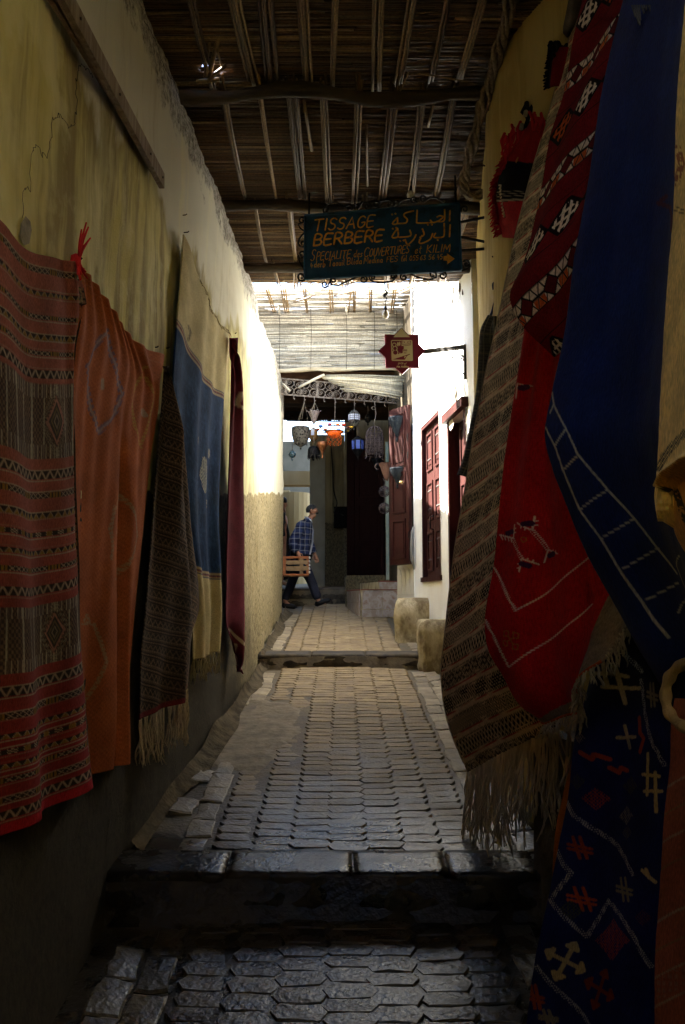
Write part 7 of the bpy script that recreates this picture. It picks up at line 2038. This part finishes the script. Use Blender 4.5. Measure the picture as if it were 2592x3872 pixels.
def plaid(name):
    m, N, L, b = nodes(name)
    tc = N.new('ShaderNodeTexCoord'); sp = N.new('ShaderNodeSeparateXYZ'); 
    nzz = N.new('ShaderNodeTexNoise'); nzz.inputs['Scale'].default_value = 5
    L.new(tc.outputs['Object'], nzz.inputs['Vector'])
    wob = N.new('ShaderNodeVectorMath'); wob.operation = 'MULTIPLY_ADD'; wob.inputs[1].default_value = (.05, .05, .05)
    L.new(nzz.outputs['Color'], wob.inputs[0]); L.new(tc.outputs['Object'], wob.inputs[2])
    L.new(wob.outputs[0], sp.inputs[0])
    def lines(sock, period, width, shift=0.0):
        a = N.new('ShaderNodeMath'); a.operation = 'MULTIPLY_ADD'; a.inputs[1].default_value = 1 / period; a.inputs[2].default_value = 50 + shift
        L.new(sock, a.inputs[0]); f = N.new('ShaderNodeMath'); f.operation = 'FRACT'; L.new(a.outputs[0], f.inputs[0])
        c = N.new('ShaderNodeMath'); c.operation = 'SUBTRACT'; c.inputs[1].default_value = .5; L.new(f.outputs[0], c.inputs[0])
        d = N.new('ShaderNodeMath'); d.operation = 'ABSOLUTE'; L.new(c.outputs[0], d.inputs[0])
        r = N.new('ShaderNodeMapRange'); r.inputs['From Min'].default_value = width; r.inputs['From Max'].default_value = width * .45; L.new(d.outputs[0], r.inputs[0]); return r.outputs[0]
    def add(a, bb, op='ADD'):
        x = N.new('ShaderNodeMath'); x.operation = op; L.new(a, x.inputs[0])
        if isinstance(bb, float): x.inputs[1].default_value = bb
        else: L.new(bb, x.inputs[1])
        return x.outputs[0]
    lx = lines(sp.outputs['X'], .085, .11); lz = lines(sp.outputs['Z'], .095, .11)
    bx_ = lines(sp.outputs['X'], .105, .38, .5); bz_ = lines(sp.outputs['Z'], .115, .38, .5)
    dark = add(add(bx_, bz_), .5, 'MULTIPLY')
    m1 = N.new('ShaderNodeMix'); m1.data_type = 'RGBA'; m1.inputs[6].default_value = (.030, .045, .115, 1); m1.inputs[7].default_value = (.010, .013, .035, 1); L.new(dark, m1.inputs[0])
    m2 = N.new('ShaderNodeMix'); m2.data_type = 'RGBA'; m2.inputs[7].default_value = (.34, .34, .33, 1); L.new(m1.outputs[2], m2.inputs[6])
    L.new(add(add(lx, lz), .30, 'MULTIPLY'), m2.inputs[0])
    L.new(m2.outputs[2], b.inputs['Base Color']); setin(b, 'Roughness', .95); setin(b, 'Specular IOR Level', .1)
    return m
MX, MY = (1134 - 1296) / F * 13.4, 13.4
MZ = G(13.4) + .005
man = thing('person', 'man in a blue plaid jacket striding right with an orange wooden crate', 'person', (MX, MY, MZ))
def J(x, y, z): return Vector((MX + x, MY + y, MZ + z))
body = {'pelvis': (J(.0, 0, .88), .125), 'waist': (J(.03, 0, 1.05), .115), 'chest': (J(.075, 0, 1.28), .10), 'collar': (J(.13, 0, 1.45), .055), 'neck': (J(.165, 0, 1.53), .052), 'jaw': (J(.205, 0, 1.60), .058), 'head': (J(.225, 0, 1.68), .088), 'crown': (J(.215, 0, 1.745), .060),
        'rh': (J(.03, -.10, .84), .095), 'rk': (J(.205, -.10, .47), .062), 'ra': (J(.325, -.10, .11), .045), 'rt': (J(.47, -.10, .085), .03),
        'lh': (J(-.03, .10, .84), .095), 'lk': (J(-.13, .10, .44), .062), 'la': (J(-.265, .10, .10), .045), 'lt': (J(-.14, .10, .03), .03),
        'rs': (J(.06, -.17, 1.38), .045), 're': (J(-.10, -.26, 1.13), .046), 'rw': (J(-.02, -.29, .93), .032),
        'ls': (J(.10, .17, 1.38), .045), 'le': (J(.15, .24, 1.13), .046), 'lw': (J(.255, .22, .92), .032),
        'nose': (J(.318, 0, 1.655), .013), 'chin': (J(.285, 0, 1.585), .030), 'brow': (J(.292, 0, 1.70), .035)}
skin('body', body, [('pelvis', 'waist'), ('waist', 'chest'), ('chest', 'collar'), ('collar', 'neck'), ('neck', 'jaw'), ('jaw', 'head'), ('head', 'crown'), ('pelvis', 'rh'), ('rh', 'rk'), ('rk', 'ra'), ('ra', 'rt'), ('pelvis', 'lh'), ('lh', 'lk'), ('lk', 'la'), ('la', 'lt'), ('chest', 'rs'), ('rs', 're'), ('re', 'rw'), ('chest', 'ls'), ('ls', 'le'), ('le', 'lw'), ('head', 'nose'), ('jaw', 'chin'), ('head', 'brow')], SKIN, man)
def loft(mb, rings, n=14, wob=0.0, sd=0):
    """closed elliptical rings: (centre, half-width vector, half-depth vector)"""
    b = len(mb.v)
    for k, (c, ax, ay) in enumerate(rings):
        for i in range(n):
            a = 2 * math.pi * i / n
            w_ = 1 + wob * math.sin(i * 2.3 + k * 1.7 + sd) + wob * math.sin(k * 3.1 + i * .9)
            mb.v.append(tuple(Vector(c) + (ax * math.cos(a) + ay * math.sin(a)) * w_))
    for k in range(len(rings) - 1):
        for i in range(n): mb.f.append((b + k * n + i, b + k * n + (i + 1) % n, b + (k + 1) * n + (i + 1) % n, b + (k + 1) * n + i))
    mb.f.append(tuple(b + i for i in range(n))[::-1]); mb.f.append(tuple(b + (len(rings) - 1) * n + i for i in range(n)))
X3, Y3, Z3 = Vector((1, 0, 0)), Vector((0, 1, 0)), Vector((0, 0, 1))
mb = MB()
loft(mb, [(J(-.045, 0, .79), X3 * .175, Y3 * .205), (J(-.03, 0, .86), X3 * .185, Y3 * .21), (J(0, 0, .97), X3 * .175, Y3 * .205), (J(.025, 0, 1.08), X3 * .168, Y3 * .20), (J(.045, 0, 1.20), X3 * .17, Y3 * .205), (J(.06, 0, 1.31), X3 * .168, Y3 * .22), (J(.075, 0, 1.39), X3 * .15, Y3 * .215), (J(.10, 0, 1.455), X3 * .115, Y3 * .15), (J(.125, 0, 1.50), X3 * .082, Y3 * .09), (J(.145, 0, 1.535), X3 * .068, Y3 * .07)], wob=.018)
def sleeve(pts, rs, sd):
    rings = []
    for k, p in enumerate(pts):
        d = (pts[min(k + 1, len(pts) - 1)] - pts[max(k - 1, 0)]).normalized(); a = d.cross(Y3).normalized(); b_ = d.cross(a)
        rings.append((p, a * rs[k], b_ * rs[k] * .92))
    loft(mb, rings, n=10, wob=.035, sd=sd)
sleeve([J(.06, -.13, 1.42), J(.045, -.195, 1.39), J(.0, -.235, 1.30), J(-.06, -.26, 1.19), J(-.105, -.275, 1.10), J(-.085, -.285, 1.03), J(-.05, -.29, .975), J(-.03, -.292, .945)], [.085, .096, .090, .086, .088, .080, .070, .062], 1)
sleeve([J(.09, .13, 1.42), J(.10, .195, 1.39), J(.12, .225, 1.28), J(.15, .24, 1.14), J(.19, .235, 1.05), J(.24, .222, .955)], [.08, .09, .084, .078, .07, .056], 2)
mb.build('jacket', plaid('plaid_wool'), man, smooth=True)
mb = MB(); mb.tube([J(.198, -.01, 1.45), J(.228, -.05, 1.32), J(.222, -.06, 1.12), J(.19, -.06, .97), J(.16, -.06, .80)], [.012, .016, .016, .016, .012], n=8); mb.build('shirt_front', M('white_shirt', (.24, .25, .29), (.32, .33, .37), rough=.9, bump=.1), man, smooth=True)
mb = MB(); mb.tube([J(.085, -.03, 1.555), J(.13, -.064, 1.545), J(.185, -.055, 1.50), J(.212, -.015, 1.46)], [.012, .015, .016, .010], n=7); mb.build('collar', M('pale_collar', (.26, .30, .40), (.36, .4, .5), rough=.9, bump=0), man, smooth=True)
tr_ = {'hips': (J(.0, 0, .88), (.155, .16)), 'rh': (J(.035, -.09, .80), .118), 'rk': (J(.205, -.10, .46), .088), 'rb': (J(.325, -.10, .135), .080), 'lh': (J(-.04, .09, .80), .115), 'lk': (J(-.135, .10, .44), .085), 'lb': (J(-.26, .10, .125), .072)}
skin('trousers', tr_, [('hips', 'rh'), ('rh', 'rk'), ('rk', 'rb'), ('hips', 'lh'), ('lh', 'lk'), ('lk', 'lb')], NAVYT, man)
def shoe(heel, toe, nm='shoe'):
    h = Vector(heel); t = Vector(toe); mb = MB()
    pts = [h.lerp(t, f) for f in (0, .08, .3, .6, .85, 1.0)]
    up = Vector((0, 0, 1))
    mb.tube([p + up * k for p, k in zip(pts, (.045, .05, .052, .038, .03, .026))], [.012, .046, .05, .044, .036, .010], n=10)
    mb.build(nm, SHOE, man, smooth=True)
shoe(J(.265, -.10, .005), J(.545, -.10, .125)); shoe(J(-.31, .10, .0), J(-.05, .10, -.01))
# head details
mb = MB(); hv = []; hc = J(.208, 0, 1.682)
for i in range(9):
    for k in range(16):
        ph = k / 16 * 2 * math.pi
        thm = math.pi * (.52 - .17 * math.cos(ph) - .03 * math.cos(2 * ph))
        th = i / 8 * thm
        x = math.sin(th) * math.cos(ph); y = math.sin(th) * math.sin(ph); z = math.cos(th)
        hv.append(hc + Vector((x * (.108 if x < 0 else .094), y * .092, z * .098)) * 1.0)
mb.add(hv, [(i * 16 + k, i * 16 + (k + 1) % 16, (i + 1) * 16 + (k + 1) % 16, (i + 1) * 16 + k) for i in range(8) for k in range(16)])
mb.build('hair', HAIR, man, smooth=True)
for s in (-1, 1):
    p = J(.205, .085 * s, 1.655); mb = MB(); mb.tube([p + Vector((0, 0, .032)), p + Vector((-.012, .01 * s, .015)), p + Vector((-.008, .012 * s, -.008)), p + Vector((.006, .004 * s, -.030))], [.010, .016, .013, .008], n=7); mb.build('ear', SKIN, man, smooth=True)
    p = J(.288, .034 * s, 1.668); mb = MB(); mb.lathe([(.001, .009), (.008, .005), (.010, 0), (.008, -.005), (.001, -.009)], p, n=8); mb.build('eye', M('eye_dark', (.02, .015, .012), rough=.2, bump=0) if s < 0 else bpy.data.materials['eye_dark'], man, smooth=True)
    mb = MB(); mb.tube([J(.293, .052 * s, 1.686), J(.302, .032 * s, 1.692), J(.304, .014 * s, 1.688)], .006, n=5); mb.build('eyebrow', HAIR, man, smooth=True)
mb = MB(); mb.tube([J(.288, -.036, 1.618), J(.308, -.016, 1.628), J(.313, 0, 1.630), J(.308, .016, 1.628), J(.288, .036, 1.618)], [.006, .011, .012, .011, .006], n=7); mb.build('moustache', M('dark_moustache', (.012, .010, .009), (.03, .026, .024), bump=.3), man, smooth=True)
def hand(w_, d, palm_n, curl, nm='hand'):
    """palm and five curled fingers, each its own chain"""
    w_ = Vector(w_); d = Vector(d).normalized(); n = Vector(palm_n).normalized(); s = d.cross(n).normalized()
    mb = MB(); mb.tube([w_ - d * .02, w_ + d * .03, w_ + d * .075, w_ + d * .092], [.026, .036, .038, .026], n=8)
    for k, ln in enumerate((.070, .082, .078, .060)):
        p = w_ + d * .085 + s * (.028 - .019 * k); q = [p]
        dr = d.copy()
        for j in range(3):
            dr = (dr + n * curl).normalized(); q.append(q[-1] + dr * ln * (.45, .32, .26)[j])
        mb.tube(q, [.0095, .0088, .008, .0055], n=6)
    p = w_ + d * .025 + s * .034; q = [p, p + (s * .7 + d * .6 + n * .3).normalized() * .035, p + (s * .35 + d + n * .7).normalized() * .066]
    mb.tube(q, [.012, .010, .007], n=6)
    mb.build(nm, SKIN, man, smooth=True)
hand(J(-.015, -.292, .925), (.35, -.0, -.94), (.2, .95, .0), .75); hand(J(.26, .22, .915), (.25, 0, -.97), (0, -.8, .4), .45)
# crate in his hand
cr_ = thing('wooden_crate', 'orange slatted wooden crate carried low at the man side', 'crate', J(-.04, -.31, .69))
CW = M('orange_wood', (.26, .075, .022), (.36, .12, .035), scale=8, stretch=(1, 3, 3), rough=.65, bump=.2); CW2 = M('pale_wood', (.22, .13, .055), (.30, .19, .09), scale=8, rough=.7, bump=.2)
def cbx(name, x, y, z, sx, sy, sz, m): mb = MB(); mb.box(J(x, y, z), (sx, sy, sz)); return mb.build(name, m, cr_)
for y in (-.42, -.20):
    cbx('rail', -.04, y, .845, .42, .03, .03, CW); cbx('rail', -.04, y, .555, .42, .03, .03, CW)
    for x in (-.235, .155): cbx('post', x, y, .70, .035, .028, .255, CW)
    cbx('slat', -.02, y + (.018 if y > -.3 else -.018), .76, .36, .008, .06, CW2); cbx('slat', -.02, y + (.018 if y > -.3 else -.018), .66, .36, .008, .07, CW2); cbx('post', .05, y, .70, .05, .02, .255, CW2)
for z in (.60, .66, .72, .78, .84): cbx('slat', .185, -.31, z, .02, .20, .034, M('pale_slat', (.45, .43, .38), (.55, .52, .46), bump=.1) if z == .60 else bpy.data.materials['pale_slat'])
for z in (.6, .7, .8): cbx('slat', -.262, -.31, z, .012, .20, .05, CW)
for y in (-.37, -.31, -.25): cbx('slat', -.04, y, .531, .40, .045, .012, CW2)
# a second figure further back, half behind the wall corner
px_, py_ = (1069 - 1296) / F * 15.2, 15.2; pz_ = G(15.2)
per = thing('person', 'dark clothed figure standing in the side passage, half behind the wall corner', 'person', (px_, py_, pz_))
def K(x, y, z): return Vector((px_ - y, py_ + x, pz_ + z))
b2_ = {'pelvis': (K(0, 0, .92), .14), 'waist': (K(0, 0, 1.08), .13), 'chest': (K(0, 0, 1.30), .145), 'neck': (K(0, 0, 1.50), .055), 'head': (K(0, -.01, 1.62), .082), 'crown': (K(0, 0, 1.70), .065), 'nose': (K(0, -.10, 1.60), .014), 'rs': (K(.19, 0, 1.40), .07), 're': (K(.24, .02, 1.13), .055), 'rw': (K(.25, -.04, .90), .04), 'rf': (K(.255, -.06, .80), .025), 'ls': (K(-.19, 0, 1.40), .07), 'le': (K(-.24, .02, 1.13), .055), 'lw': (K(-.25, -.04, .90), .04), 'lf': (K(-.255, -.06, .80), .025),
       'rh': (K(.09, 0, .86), .1), 'rk': (K(.10, -.02, .48), .07), 'ra': (K(.10, .02, .08), .05), 'rt': (K(.11, -.14, .03), .035), 'lh': (K(-.09, 0, .86), .1), 'lk': (K(-.10, -.02, .48), .07), 'la': (K(-.10, .02, .08), .05), 'lt': (K(-.11, -.14, .03), .035)}
skin('body', b2_, [('pelvis', 'waist'), ('waist', 'chest'), ('chest', 'neck'), ('neck', 'head'), ('head', 'crown'), ('head', 'nose'), ('chest', 'rs'), ('rs', 're'), ('re', 'rw'), ('rw', 'rf'), ('chest', 'ls'), ('ls', 'le'), ('le', 'lw'), ('lw', 'lf'), ('pelvis', 'rh'), ('rh', 'rk'), ('rk', 'ra'), ('ra', 'rt'), ('pelvis', 'lh'), ('lh', 'lk'), ('lk', 'la'), ('la', 'lt')], SKIN, per)
cl_ = {'hem': (K(0, 0, .80), (.19, .15)), 'waist': (K(0, 0, 1.08), (.17, .14)), 'chest': (K(0, 0, 1.30), (.18, .15)), 'top': (K(0, 0, 1.45), .09), 'rs': (K(.19, 0, 1.39), .09), 're': (K(.245, .02, 1.13), .075), 'rw': (K(.25, -.03, .93), .06), 'ls': (K(-.19, 0, 1.39), .09), 'le': (K(-.245, .02, 1.13), .075), 'lw': (K(-.25, -.03, .93), .06), 'sk': (K(0, .01, .35), (.2, .17)), 'lo': (K(0, .01, .10), (.21, .18))}
skin('robe', cl_, [('hem', 'waist'), ('waist', 'chest'), ('chest', 'top'), ('chest', 'rs'), ('rs', 're'), ('re', 'rw'), ('chest', 'ls'), ('ls', 'le'), ('le', 'lw'), ('hem', 'sk'), ('sk', 'lo')], SHOE, per, root=2)
mb = MB(); mb.lathe([(.092, -.01), (.098, .03), (.085, .08), (.05, .11), (.002, .12)], K(0, .015, 1.64), n=12); mb.build('hair', SHOE, per, smooth=True)
